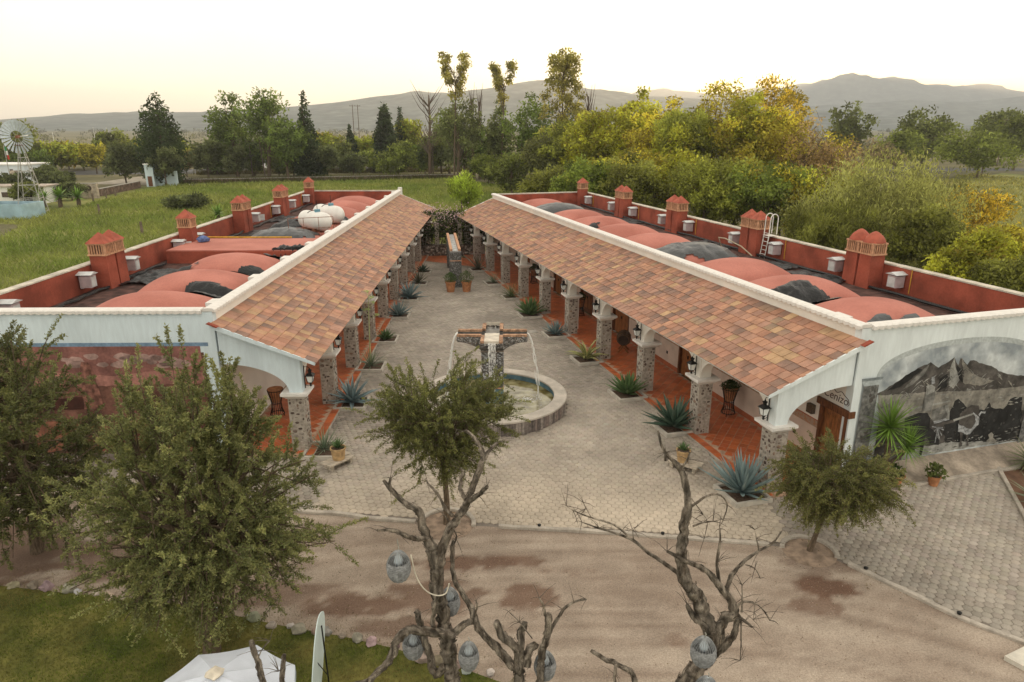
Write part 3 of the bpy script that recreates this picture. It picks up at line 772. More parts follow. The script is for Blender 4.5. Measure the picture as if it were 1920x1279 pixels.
    for k in range(40):
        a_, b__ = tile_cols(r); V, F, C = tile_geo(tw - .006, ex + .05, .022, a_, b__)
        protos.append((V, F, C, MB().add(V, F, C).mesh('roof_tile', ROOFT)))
    # tile axes in wing coordinates: across = s, up the slope = (-d*cos, +z*sin)
    def tile_M(sv, d, z, tw_):
        ax_, ay_ = Vector((0, -m, 0)) if True else None, Vector((-m * math.cos(sl), 0, math.sin(sl)))
        az_ = ax_.cross(ay_)
        if az_.z < 0: ax_ = -ax_; az_ = ax_.cross(ay_)
        M = Matrix((ax_, ay_, az_)).transposed().to_4x4(); M.translation = Vector((m * d, sv, z)); return M
    big = MB()
    for n_, (sv, d, z, rr, sx_) in enumerate(trs):
        V, F, C, me = protos[r.randrange(40)]
        M = tile_M(sv, d, z, tw) @ Matrix.Rotation(r.uniform(-.008, .008), 4, 'Z') @ Matrix.Translation((r.uniform(-.003, .003), r.uniform(-.008, .008), r.uniform(0, .006))) @ Matrix.Diagonal((sx_, 1, 1, 1))
        if n_ < 300:
            ob = link('roof_tile', me, T); ob.matrix_local = M
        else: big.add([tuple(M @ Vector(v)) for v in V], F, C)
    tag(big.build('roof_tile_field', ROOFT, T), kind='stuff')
    mb = MB(); mb.prism([(m * .28, ZR - .10), (m * .34, ZR - .07), (m * -.02, ZR + .08), (m * -.08, ZR + .05)], -.50, -.33, ax='y'); mb.build('ridge_end_tile', RED, T)
    # ---- end gables of the arcade with their half arch
    for (s0, s1, back) in ((.02, .34, 0), (LEN - .34, LEN - .02, 1)):
        n = 18; arch = [(.06 + 2.40 * math.cos(t), 2.50 + 1.13 * math.sin(t)) for t in np.linspace(0, math.pi / 2, n)]
        top = [(.06, ZR - .14 - .06 * math.tan(sl)), (2.95, ZE + (DE - 2.95) * math.tan(sl) - .10), (2.95, 2.50)]
        for q in range(n - 1):      # strips so the faces stay convex
            (a0, z0), (a1, z1) = arch[q], arch[q + 1]
            zt0 = ZE + (DE - a0) * math.tan(sl) - .10; zt1 = ZE + (DE - a1) * math.tan(sl) - .10
            if q == 0: mb = MB()
            mb.prism([(m * a0, z0), (m * a0, zt0), (m * a1, zt1), (m * a1, z1)], s0, s1, ax='y')
        mb.prism([(m * 2.95, 2.50), (m * 2.95, ZE + (DE - 2.95) * math.tan(sl) - .10), (m * 2.46, ZE + (DE - 2.46) * math.tan(sl) - .10), (m * 2.46, 2.50)], s0, s1, ax='y')
        mb.build('end_arch', fac if not back else WHITE, B)
        mb = MB(); mb.prism([(m * DE, ZE - .10), (m * DE, ZE + .02), (m * .0, ZR + .02), (m * .0, ZR - .16)], -.36 if not back else LEN + .12, -.31 if not back else LEN + .17, ax='y'); mb.build('verge_board', fac if not back else WHITE, B)
    if b == 'R':
        MB().box((m * -.12, -.03, 2.6), (.30, .06, 5.0)).build('corner_pilaster', fac, B)
    # ---- columns and the arches between them
    cs = [i * SP - .0 + .12 for i in range(11)]; cs[0] = .33; cs[10] = LEN - .33
    for i, s_ in enumerate(cs):
        cd = 2.66
        Cn = empty('column', (m * cd, s_, 0), 0, B)
        MB().box((0, 0, 1.19), (.60, .60, 2.22)).build('shaft', MORTAR, Cn)
        mb = MB(); mb.frustum((0, 0), (.70, .70), (.78, .78), 2.27, 2.33); mb.frustum((0, 0), (.80, .80), (.98, .98), 2.33, 2.40); mb.box((0, 0, 2.45), (1.0, 1.0, .10)); mb.build('capital', CANT, Cn)
        joined = MB()
        for face in range(4):
            rot = face * math.pi / 2
            for (x, y, rad, k) in scatter_stones(r, .60, 2.16):
                me, w_, h_, V, F, C = STONES[k]
                # face frame: outward normal
                M = Matrix.Rotation(rot, 4, 'Z') @ Matrix.Translation((x, -.30, .08 + y + .03)) @ Matrix.Rotation(R_(90), 4, 'X') @ Matrix.Rotation(r.choice((0, math.pi)), 4, 'Z')
                vis_face = face in ((0, 1) if b == 'L' else (0, 3))
                if i < 2 and vis_face:
                    ob = link('stone', me, Cn); ob.matrix_local = M
                else: joined.add([tuple(M @ Vector(v)) for v in V], F, C)
        tag(joined.build('stonework', STONE, Cn), kind='stuff')
        # pier above the capital
        zt = ZE + (DE - 2.95) * math.tan(sl) - .10
        MB().box((m * .02, 0, (2.502 + zt) / 2), (.50, .46, zt - 2.502)).build('pier', CREAM if i else WHITE, Cn)
    for i in range(10):
        a, e = cs[i] + .232, cs[i + 1] - .232; mid = (a + e) / 2; hw = (e - a) / 2; n = 26
        zt = ZE + (DE - 2.93) * math.tan(sl) - .10
        mb = MB()
        for q in range(n):
            t0, t1 = math.pi * q / n, math.pi * (q + 1) / n
            y0, y1 = mid - hw * math.cos(t0), mid - hw * math.cos(t1); z0, z1 = 2.51 + 1.08 * max(0, math.sin(t0)) ** .8, 2.51 + 1.08 * max(0, math.sin(t1)) ** .8
            mb.prism([(y0, z0), (y1, z1), (y1, zt), (y0, zt)], m * 2.46, m * 2.90, ax='x')
        mb.build('arch', CREAM, B)
    return B
WL = wing('L', 'long arcaded wing with two white gas tanks on its red vaulted roof', 1)
WR = wing('R', 'long arcaded wing with the grey ox cart mural on its end wall', -1)

# ---- arcade floors
def arcade_floor(b, m, label):
    o_ = FR[b][0]; th = -(TL if b == 'L' else TR); r = random.Random(11)
    S = MB().box((m * 1.63, LEN / 2 - .1, .05), (3.22, LEN + .5, .10)).build('arcade_floor', GROUT, None, loc=(o_[0], o_[1], 0), rot=(0, 0, th)); tag(S, label, kind='structure')
    ts = .33; cells = []
    h = ts / math.sqrt(2)
    ny = int((LEN + .4) / h)
    for j in range(ny):
        for k in range(12):
            d = (k + (j % 2) * .5) * 2 * h * 1.0 + h * .2; s_ = -.25 + j * h
            if .12 + h < d + .1 and d < 2.88 - h and -.2 < s_ < LEN: cells.append((d, s_, 1))
    for j in range(int((LEN + .5) / ts)):
        cells.append((3.07, -.33 + ts * (j + .5), 0))
    ps = []
    def sq(w, rot, t):
        V = []; ca, sa = math.cos(rot), math.sin(rot)
        for z, k in ((.10, 1.0), (.106, 1.0), (.108, .96)):
            for x, y in ((-1, -1), (1, -1), (1, 1), (-1, 1)):
                X, Y = x * w / 2 * k, y * w / 2 * k; V.append((X * ca - Y * sa, X * sa + Y * ca, z))
        F = [(8, 9, 10, 11)]
        for q in range(2):
            for k in range(4): F.append((q * 4 + k, q * 4 + (k + 1) % 4, (q + 1) * 4 + (k + 1) % 4, (q + 1) * 4 + k))
        return V, F, [t] * 12
    for k in range(8):
        q = r.uniform(.80, 1.18); t = (q * r.uniform(.95, 1.05), q, q * r.uniform(.9, 1.1))
        ps.append((sq(ts - .026, math.pi / 4, t), sq(ts - .026, 0, t)))
    pm = [[MB().add(*g_).mesh('floor_tile', FLOORT) for g_ in p] for p in ps]
    cells.sort(key=lambda c: c[1] - (0.4 * c[0] if b == 'L' else 0.4 * c[0]))
    big = MB()
    for n_, (d, s_, diag) in enumerate(cells):
        k = r.randrange(8)
        if n_ < 300: link('floor_tile', pm[k][0 if diag else 1], S, (m * d, s_ - (LEN / 2 - .1) * 0, 0))
        else:
            V, F, C = ps[k][0 if diag else 1]; big.add([(v[0] + m * d, v[1] + s_, v[2]) for v in V], F, C)
    tag(big.build('floor_tile_field', FLOORT, S), kind='stuff')
    mb = MB(); mb.box((m * 3.25, LEN / 2, .053), (.03, LEN + .7, .106)); mb.build('nosing', KERBM, S)
arcade_floor('L', 1, 'glazed terracotta floor of the arcade under the roof with gas tanks')
arcade_floor('R', -1, 'glazed terracotta floor of the arcade beside the ox cart mural')

# ------------------------------------------------------------------ murals, painted flat on the end walls
def flat(parent, name, poly, lay, col, m, jag=0.0):
    r = random.Random(len(poly) * 7 + lay); pts = []
    for i, p in enumerate(poly):
        q = poly[(i + 1) % len(poly)]; L_ = math.dist(p, q); k = max(1, int(L_ / .12)) if jag else 1
        for t in range(k):
            f = t / k; j = jag if (t or True) else 0
            pts.append((p[0] + (q[0] - p[0]) * f + r.uniform(-j, j), p[1] + (q[1] - p[1]) * f + r.uniform(-j, j)))
    mb = MB(); n = len(pts); y = -.004 - .0022 * lay
    mb.add([(m * d, y, z) for d, z in pts], [tuple(range(n))])
    return mb.build(name, col, parent)
def paint(name, c, var=.3, scale=2.5, **k): return mat('paint_' + name, c, .9, var, scale, 0.15, 14, fine=(11, .18), **k)
def mural_right():
    m = -1; M = empty('mural', (0, 0, 0), 0, WR); tag(M, 'grey painted scene of an ox cart below jagged mountains')
    arch = lambda hw, h, z0: [(-4.5 + hw * math.cos(t) , z0 + h * max(0, math.sin(t)) ** .75) for t in np.linspace(0, math.pi, 40)]
    flat(M, 'painted_frame', [(-8.1, .3), (-.90, .3)] + arch(3.62, 1.22, 3.70), 0, paint('frame', (0.47, 0.51, 0.51), .08), m)
    flat(M, 'painted_sky', [(-8.0, .3), (-1.0, .3)] + arch(3.46, 1.06, 3.66), 1, mat('paint_clouds', (0.33, 0.37, 0.40), .9, .12, .9, .15, 14, col2=(0.60, 0.64, 0.65), lo=.40, hi=.58, fine=(3.5, .16)), m)
    D = lambda n: MURAL[n]
    dk = paint('umber', (0.085, 0.077, 0.07), .45); blk = paint('black', (0.022, 0.022, 0.022), .4); lg = paint('pale_grey', (0.30, 0.30, 0.28), .35); mg = paint('mid_grey', (0.175, 0.172, 0.16), .5)
    wh = paint('white', (0.30, 0.31, 0.32), .5, 9); tn = paint('taupe', (0.25, 0.235, 0.205), .35)
    lay = 2
    for n_, c, j in (('mountain', dk, .02), ('ridge', mg, .03), ('gully4', blk, .02), ('ridge2', lg, .025), ('ridge3', tn, .03), ('gully', dk, .03), ('gully2', blk, .02), ('gully3', blk, .02), ('plain', tn, .02), ('lowground', dk, .02), ('bushes', blk, .05), ('path', lg, .03),
                  ('rail', lg, 0), ('cart', mg, .01), ('rail2', wh, .01), ('wheel', lg, .01), ('driver', mg, .02), ('sleeve', lg, .02), ('drivercap', wh, 0), ('shaftp', dk, .01), ('ox', blk, .015), ('oxhead', blk, .02), ('ox2', dk, .015), ('ox2white', wh, .03), ('horn', wh, 0), ('yoke', lg, 0), ('child', tn, .02)):
        flat(M, 'painted_' + {'shaftp': 'shaft', 'ox2': 'spotted_ox', 'ox2white': 'white_patch', 'oxhead': 'ox_head', 'drivercap': 'driver_cap'}.get(n_, n_.rstrip('234')), D(n_), lay, c, m, j); lay += 1
    # loose brush strokes
    rb = random.Random(77)
    for nm, (x0, x1, z0, z1), cs_, slope, nn, ly in (('painted_stroke', (-1.6, -7.8, 3.05, 4.0), (mg, lg, dk, tn), .9, 150, 14), ('painted_stroke', (-1.2, -7.9, 2.1, 3.0), (lg, tn, mg), .12, 110, 15), ('painted_stroke', (-1.3, -7.9, .6, 1.2), (mg, lg, dk), .08, 70, 15)):
        smb = {}
        for q in range(nn):
            x, z = rb.uniform(x1, x0), rb.uniform(z0, z1); ridge = 4.0 - abs(x + 4.3) * .27
            if z0 > 3 and z > ridge: continue
            L_ = rb.uniform(.08, .35); dx = L_ * (1 if rb.random() < .5 else -1); dz = -abs(dx) * slope * rb.uniform(.6, 1.2); w_ = rb.uniform(.008, .03); c_ = rb.choice(cs_); y_ = -.004 - .0022 * (ly + rb.random() * .6)
            smb.setdefault(c_.name, (c_, MB()))[1].add([(m * x, y_, z), (m * (x + dx * .5), y_, z + dz * .4 + w_), (m * (x + dx), y_, z + dz), (m * (x + dx * .5), y_, z + dz * .5 - w_)], [(0, 1, 2, 3)])
        for c_, mbs in smb.values(): tag(mbs.build('brush_strokes', c_, M), kind='stuff')
    hx, hz = MURAL['hub']
    for (x, z) in MURAL['spokes']:
        dx, dz = x - hx, z - hz; L_ = math.hypot(dx, dz); px, pz = -dz / L_ * .02, dx / L_ * .02
        flat(M, 'painted_spoke', [(hx + px, hz + pz), (x + px, z + pz), (x - px, z - pz), (hx - px, hz - pz)], lay, wh, m)
    r = random.Random(4)
    for k in range(26):
        x, z = r.uniform(-4.3, -6.3), r.uniform(.86, 1.0); s_ = r.uniform(.02, .05)
        flat(M, 'painted_pebble', [(x + s_ * math.cos(a), z + s_ * .6 * math.sin(a)) for a in np.linspace(0, 5.2, 6)], lay + 1, lg, m)
    for k in range(60):
        t = r.random(); x = -4.2 - t * 4.0; z = r.uniform(.75, 1.9); s_ = r.uniform(.03, .10)
        flat(M, 'painted_foliage', [(x + s_ * r.uniform(.4, 1) * math.cos(a), z + s_ * r.uniform(.4, 1) * math.sin(a)) for a in np.linspace(0, 5.5, 8)], 12, r.choice((dk, mg, dk)), m)
    for (d0, d1) in ((-.98, -.36), (-8.64, -8.02)):
        flat(M, 'painted_pilaster', [(d0, .3), (d1, .3), (d1, 3.58), (d0, 3.58)], lay + 2, paint('masonry', (0.15, .15, .145), .5, 6), m)
        for k in range(26):
            x, z = r.uniform(d0 + .08, d1 - .08), r.uniform(.65, 3.5); s_ = r.uniform(.06, .12)
            flat(M, 'painted_block', [(x + s_ * .8 * math.cos(a), z + s_ * math.sin(a)) for a in np.linspace(0, 5.3, 7)], lay + 3 + k % 2, r.choice((mg, dk, mg)), m)
        flat(M, 'painted_capital', [(d0 - .02, 3.58), (d1 + .02, 3.58), (d1 + .12, 3.80), (d0 - .12, 3.80)], lay + 2, paint('capital', (.40, .44, .45), .15), m)
        flat(M, 'painted_capital', [(d0 - .10, 3.76), (d1 + .10, 3.76), (d1 + .14, 3.86), (d0 - .14, 3.86)], lay + 3, paint('capital_shade', (.22, .25, .26), .15), m)
mural_right()
def mural_left():
    m = 1; M = empty('mural', (0, 0, 0), 0, WL); tag(M, 'reddish painted village scene under a blue painted cornice')
    flat(M, 'painted_ground', [(-8.6, .06), (-.5, .06), (-.5, 4.1), (-8.6, 4.1)], 0, paint('sepia', (0.15, 0.070, 0.052), .5, 1.2), m)
    flat(M, 'painted_sky', [(-8.6, 3.1), (-.6, 3.1), (-.6, 4.34), (-8.6, 4.34)], 1, paint('dusk_red', (0.26, 0.115, 0.098), .35, 1.0), m)
    r = random.Random(9)
    for k in range(26):
        x, z = -5.6 + r.random() * 4.4, 3.55 + .42 * r.random(); s_ = r.uniform(.14, .34)
        flat(M, 'painted_cloud', [(x + s_ * 1.3 * r.uniform(.8, 1.1) * math.cos(a), z + s_ * .6 * r.uniform(.8, 1.1) * math.sin(a)) for a in np.linspace(0, 5.9, 12)], 2 + k % 3, paint('cloud', (.34, .225, .20), .4, 2), m)
    flat(M, 'painted_ridge', [(-8.6, 3.0), (-6, 3.35), (-4, 3.2), (-2, 3.45), (-.6, 3.3), (-.6, 2.9), (-8.6, 2.7)], 6, paint('rose', (0.36, 0.17, 0.14), .3, 2), m, .02)
    flat(M, 'painted_tower', [(-5.2, 1.9), (-4.45, 1.9), (-4.6, 3.3), (-4.75, 3.75), (-5.0, 3.75), (-5.1, 3.3)], 7, paint('tower', (0.22, 0.10, 0.075), .5, 5), m, .015)
    flat(M, 'painted_roof', [(-7.5, 2.2), (-5.2, 2.4), (-5.2, 1.9), (-7.5, 1.8)], 7, paint('sepia_dark', (0.06, .022, .016), .4, 3), m, .02)
    flat(M, 'painted_rock', [(-8, .3), (-6.6, 1.5), (-5.2, 1.2), (-4, 1.6), (-2.6, .9), (-1.2, 1.2), (-.6, .2), (-8, .1)], 8, paint('rust', (0.20, 0.082, 0.052), .45, 1.6), m, .03)
    flat(M, 'painted_cornice', [(-8.8, 4.34), (-.3, 4.34), (-.3, 4.48), (-8.8, 4.48)], 3, paint('cornice_blue', (0.20, 0.30, 0.42), .15), m)
mural_left()
# name painted over the first door
fc = bpy.data.curves.new('door_lettering', 'FONT'); fc.body = 'Cenizo'; fc.size = .42; fc.extrude = .002; fc.align_x = 'CENTER'; fc.shear = .15
fo = bpy.data.objects.new('door_lettering', fc); COL.objects.link(fo)
dg = bpy.context.evaluated_depsgraph_get(); tm = bpy.data.meshes.new_from_object(fo.evaluated_get(dg)); bpy.data.objects.remove(fo)
tm.materials.clear(); tm.materials.append(mat('lettering_brown', (.10, .06, .05)))
lo = link('door_lettering', tm, WR, (-.008, .72, 2.82)); lo.rotation_euler = (R_(90), 0, R_(-90)); tag(lo, 'dark cursive word painted above the first door')
mb = MB(); mb.tube([(-.012, 1.0 - k * .06, 3.17 + .05 * math.sin(k * .9)) for k in range(13)] + [(-.012, .12, 3.05), (-.012, .06, 2.90), (-.012, .12, 2.82)], .012, 5); mb.build('lettering_flourish', mat('lettering_brown'), WR)
# ------------------------------------------------------------------ fountain
def fountain():
    Fo = empty('fountain', (FX, FY, 0)); tag(Fo, 'round stone fountain with cross shaped trough spilling water', 'fountain')
    RI = FRAD - .52; n = 96
    mb = MB(); V, Fc = [], []
    for r_, z in ((FRAD - .06, 0), (FRAD - .06, .56), (RI, .56), (RI, .06)):
        for k in range(n): V.append((r_ * math.cos(2 * math.pi * k / n), r_ * math.sin(2 * math.pi * k / n), z))
    mb.add(V[:2 * n], [(k, (k + 1) % n, n + (k + 1) % n, n + k) for k in range(n)])
    bas = mb.build('basin', MORTAR, Fo)
    mb = MB(); mb.add(V[2 * n:], [(k, (k + 1) % n, n + (k + 1) % n, n + k) for k in range(n)], ); mb.add([(RI * math.cos(2 * math.pi * k / n), RI * math.sin(2 * math.pi * k / n), .06) for k in range(n)], [tuple(range(n))])
    mb.build('inner_lining', BLUEP, bas)
    mb = MB(); V = []
    for r_, z in ((FRAD + .02, .555), (FRAD + .02, .62), (FRAD - .02, .645), (RI + .02, .645), (RI - .03, .62), (RI - .03, .555)):
        for k in range(n): V.append((r_ * math.cos(2 * math.pi * k / n), r_ * math.sin(2 * math.pi * k / n), z))
    F = [(i * n + k, i * n + (k + 1) % n, ((i + 1) % 6) * n + (k + 1) % n, ((i + 1) % 6) * n + k) for i in range(6) for k in range(n)]
    mb.add(V, F); mb.build('rim', mat('rim_stone', (.47, .425, .37), .85, .15, 2.2, .2, 30, fine=(16, .08)), bas)
    # upright slabs cladding the outside
    r = random.Random(3); a = 0
    while a < 2 * math.pi - .03:
        da = r.uniform(.028, .06); h = .545; c = r.choice(((.20, .17, .155), (.29, .25, .225), (.155, .13, .12), (.34, .30, .27), (.24, .19, .17)))
        k_ = r.uniform(.85, 1.15); c = tuple(x * k_ for x in c)
        ro = FRAD - .06 + r.uniform(.025, .06); ri = FRAD - .10; g_ = .0025
        P = [(ri, a + g_), (ri, a + da - g_), (ro, a + da - g_), (ro, a + g_)]
        mb = MB(); mb.prism([(q * math.cos(t), q * math.sin(t)) for q, t in P], .0, h, col=c); mb.build('cladding_stone', STONE, bas); a += da
    # water
    wm = bpy.data.materials.new('pool_water'); wm.use_nodes = True; N, L = wm.node_tree.nodes, wm.node_tree.links
    b = N['Principled BSDF']; b.inputs['Base Color'].default_value = (.19, .165, .055, 1); b.inputs['Roughness'].default_value = .07; b.inputs['Specular IOR Level'].default_value = .6
    geo = N.new('ShaderNodeNewGeometry'); nz = N.new('ShaderNodeTexNoise'); nz.inputs['Scale'].default_value = 2.2; L.new(geo.outputs['Position'], nz.inputs['Vector'])
    rp = N.new('ShaderNodeValToRGB'); rp.color_ramp.elements[0].color = (.10, .075, .015, 1); rp.color_ramp.elements[1].color = (.30, .27, .14, 1); rp.color_ramp.elements[0].position = .35; rp.color_ramp.elements[1].position = .65
    L.new(nz.outputs['Fac'], rp.inputs['Fac']); L.new(rp.outputs[0], b.inputs['Base Color'])
    nr = 40; na = 96; V, F = [(0, 0, .32)], []
    hits = [(1.55, 0.0), (-1.55, 0.0), (0, -1.45)]
    for i in range(1, nr + 1):
        for k in range(na):
            q = RI * i / nr; x, y = q * math.cos(2 * math.pi * k / na), q * math.sin(2 * math.pi * k / na)
            z = .32 + .008 * mnoise.noise(Vector((x * 2.4, y * 2.4, 0))) + .005 * mnoise.noise(Vector((x * 6, y * 6, 2)))
            for hx, hy in hits:
                dd = math.hypot(x - hx, y - hy); z += .022 * math.cos(dd * 13) * math.exp(-dd * 1.5)
            V.append((x, y, z))
    for k in range(na): F.append((0, 1 + k, 1 + (k + 1) % na))
    for i in range(nr - 1):
        for k in range(na): F.append((1 + i * na + k, 1 + i * na + (k + 1) % na, 1 + (i + 1) * na + (k + 1) % na, 1 + (i + 1) * na + k))
    mb = MB(); mb.add(V, F); mb.build('pool_water', wm, Fo, smooth=True)
    # pedestal of dark pebbles with a wet sheen painted in
    PE = empty('pedestal', (0, 0, 0), 0, Fo)
    hw = .46
    MB().box((0, 0, .53), (hw * 2 + .02, hw * 2 + .02, .98)).build('blue_base', BLUEP, PE)
    MB().box((0, 0, 1.04), (hw * 2 + .06, hw * 2 + .06, .05)).build('base_trim', BRICKC, PE)
    MB().box((0, 0, 2.12), (hw * 2, hw * 2, 2.12)).build('shaft', mat('dark_mortar', (.12, .112, .105), .9, .3, 6, .4, 30), PE)
    r = random.Random(12)
    peb = MB()
    def pebbles(mb, w, z0, z1, half, shape=None, cnt=900):
        for face in range(4):
            for q in range(cnt):
                x, z = r.uniform(-w, w), r.uniform(z0, z1)
                if shape and not shape(x, z): continue
                c = r.choice(((.24, .24, .245), (.36, .37, .38), (.14, .138, .138), (.46, .47, .48), (.56, .57, .58), (.24, .21, .19)))  # sheen of the water film is put into these lighter bluish greys
                V, F, C = stone_geo(r, r.uniform(.05, .11), r.uniform(.045, .09), r.uniform(.012, .03), c)
                M = Matrix.Rotation(face * math.pi / 2, 4, 'Z') @ Matrix.Translation((x, -half, z)) @ Matrix.Rotation(R_(90), 4, 'X')
                mb.add([tuple(M @ Vector(v)) for v in V], F, C)
    pebbles(peb, hw - .03, 1.1, 3.1, hw, cnt=380)
    tag(peb.build('pebble_facing', STONE, PE), kind='stuff')
    MB().box((0, 0, 2.74), (hw * 2 + .08, hw * 2 + .08, .05)).build('neck_trim', mat('grey_trim', (.23, .19, .16)), PE)
    # four arms: corbelled sides, trough on top
    TR_ = empty('trough', (0, 0, 0), 0, Fo)
    zt, wch, La = 3.50, .46, 1.50
    for k in range(4):
        rot = k * math.pi / 2; side = k in (0, 2)       # 0:+x 1:+y 2:-x 3:-y
        ln = La if side else 1.40
        mb = MB(); n = 12
        poly = [(.30, 2.72)] + [(hw + (ln - hw - .02) * t, 2.76 + .40 * math.sin(t * math.pi / 2) ** .8) for t in np.linspace(0, 1, n)] + [(ln, zt - .30), (.30, zt - .30)]
        mb.prism(poly, -wch, wch, ax='y'); M = Matrix.Rotation(rot, 4, 'Z')
        mb.v = [tuple(M @ Vector(v)) for v in mb.v]
        mb.build('arm', mat('dark_mortar'), TR_)
        pm = MB()
        for sgn in (-1, 1):
            for q in range(300):
                x, z = r.uniform(hw + .02, ln - .03), r.uniform(2.8, zt - .12)
                t = (x - hw) / (ln - hw)
                if z < 2.80 + .40 * math.sin(min(1, max(0, t)) * math.pi / 2) ** .8: continue
                c = r.choice(((.17, .16, .15), (.10, .09, .08), (.28, .27, .26), (.40, .40, .39), (.20, .15, .12)))
                V, F, C = stone_geo(r, r.uniform(.05, .10), r.uniform(.04, .07), r.uniform(.012, .03), c)
                M2 = M @ Matrix.Translation((x, sgn * wch, z)) @ Matrix.Rotation(R_(90) * (-sgn), 4, 'X')
                pm.add([tuple(M2 @ Vector(v)) for v in V], F, C)
        for q in range(70):
            y, z = r.uniform(-wch + .03, wch - .03), r.uniform(3.2, zt - .14)
            c = r.choice(((.12, .11, .10), (.07, .06, .055), (.20, .19, .18), (.30, .30, .29)))
            V, F, C = stone_geo(r, .07, .05, .02, c); M2 = M @ Matrix.Translation((ln, y, z)) @ Matrix.Rotation(R_(90), 4, 'Z') @ Matrix.Rotation(R_(90), 4, 'X')
            pm.add([tuple(M2 @ Vector(v)) for v in V], F, C)
        tag(pm.build('pebble_facing', STONE, TR_), kind='stuff')
        for sgn in (-1, 1):
            mb = MB(); mb.box(((.30 + ln) / 2, sgn * (wch - .07), zt - .205), (ln - .304, .14, .19)); mb.v = [tuple(M @ Vector(v)) for v in mb.v]; mb.build('channel_side', mat('dark_mortar'), TR_)
            mb = MB(); mb.box(((.46 + ln) / 2, sgn * (wch - .075), zt - .065), (ln - .46, .16, .09)); mb.v = [tuple(M @ Vector(v)) for v in mb.v]; mb.build('brick_edge', mat('mottled_brick', (.36, .215, .135), .9, .45, 6, .4, 25, fine=(18, .2)), TR_)
        mb = MB(); mb.box((.1 + ln / 2, 0, zt - (.12 if k == 3 else .24)), (ln - .2, wch * 2 - .29, .03 if k != 3 else .20)); mb.v = [tuple(M @ Vector(v)) for v in mb.v]
        mb.build('channel_bed', mat('pale_channel', (.58, .52, .43), .5, .2, 3) if k == 3 else mat('wet_stone_bed', (.20, .19, .175), .25, .3, 5), TR_)
    MB().box((0, 1.34, zt - .03), (.6, .05, .14)).build('back_plate', mat('pale_channel'), TR_)
    # falling water: thin broken strands
    wf = bpy.data.materials.new('falling_water'); wf.use_nodes = True; b = wf.node_tree.nodes['Principled BSDF']
    b.inputs['Base Color'].default_value = (.92, .92, .90, 1); b.inputs['Roughness'].default_value = .25
    for k, (dx, dy, spread) in enumerate(((1, 0, .05), (-1, 0, .14), (0, -1, .22))):
        mb = MB(); px, py = -dy, dx
        lip = La if dx else 1.40; v0 = (.75 if dx else .16)
        for q in range(20 if k else 11):
            off = r.uniform(-spread, spread); v = v0 * r.uniform(.75, 1.1); T = .80 if dx else (.8 if r.random() < .4 else .35)
            t = 0
            while t < T:
                ln = r.uniform(.03, .10); pts = []
                for tt in (t, t + ln * .5, t + ln):
                    d_ = lip + .01 + v * tt; pts.append((dx * d_ + px * off, dy * d_ + py * off, max(.32, zt - .08 - 4.9 * tt * tt)))
                if math.dist(pts[0], pts[2]) > .02: mb.tube(pts, [.005, r.uniform(.007, .015), .004], 5)
                t += ln + r.uniform(.0, .14) * (0.2 + t)
        mb.build('falling_water', wf, Fo)
    for hx, hy in hits[:2]:
        mb = MB()
        for q in range(60):
            a_ = r.random() * 6.28; d_ = abs(r.gauss(0, .16)); s_ = r.uniform(.008, .022)
            mb.lathe([(s_, 0), (s_ * 1.1, s_), (s_ * .3, s_ * 1.8)], 5, (hx + d_ * math.cos(a_), hy + d_ * math.sin(a_), .315 + r.uniform(0, .05)))
        mb.build('splash_foam', wf, Fo)
fountain()
# small pale hatch set in the paving near the fountain
hx, hy = W2('R', 20.6, 4.9)
tag(MB().box((0, 0, .02), (.9, .55, .045)).build('drain_cover', CONC, None, loc=(hx, hy, .015), rot=(0, 0, .28)), 'pale concrete drain cover set into the paving', 'drain cover')

# ------------------------------------------------------------------ raised water channel at the back of the court
def aqueduct():
    A = empty('water_channel', (-4.3, 52.3, 0), R_(7.0)); tag(A, 'dark stone aqueduct with brick edged channel behind two pots', 'aqueduct')
    r = random.Random(8); w, L_ = .86, 9.0
    MB().box((0, 1.2, 1.05), (w, 2.4, 2.1)).build('front_pier', mat('dark_mortar'), A)
    MB().box((0, L_ - .6, 1.05), (w, 1.2, 2.1)).build('back_pier', mat('dark_mortar'), A)
    MB().box((0, L_ / 2, 2.46), (w, L_, .62)).build('beam', mat('dark_mortar'), A)
    MB().box((0, .02, 2.12), (w + .06, .12, .06)).build('trim', BRICKC, A)
    pm = MB()
    for q in range(760):
        if q < 420: x, y, z, rt = r.uniform(-w / 2 + .03, w / 2 - .03), 0, r.uniform(.08, 2.7), 0
        else: x, y, z, rt = -w / 2, r.uniform(.05, L_), r.uniform(.1, 2.7), -math.pi / 2
        if rt and 2.4 < y < L_ - 1.2 and z < 2.15: continue
        c = r.choice(((.12, .115, .11), (.20, .20, .195), (.07, .065, .06), (.28, .28, .27)))
        V, F, C = stone_geo(r, r.uniform(.06, .12), r.uniform(.05, .09), .025, c)
        M = Matrix.Translation((x, y, z)) @ Matrix.Rotation(rt, 4, 'Z') @ Matrix.Rotation(R_(90), 4, 'X')
        pm.add([tuple(M @ Vector(v)) for v in V], F, C)
    tag(pm.build('pebble_facing', STONE, A), kind='stuff')
    for sgn in (-1, 1):
        for k in range(18):
            MB().box((sgn * .32, .55 + k * .47 + .23, 2.85), (.20, .455, .17)).build('brick', BRICKC, A)
    MB().box((0, L_ / 2 + .2, 2.785), (.42, L_ - .4, .03)).build('channel_bed', mat('wet_channel', (.30, .31, .31), .25, .3, 4), A)
aqueduct()

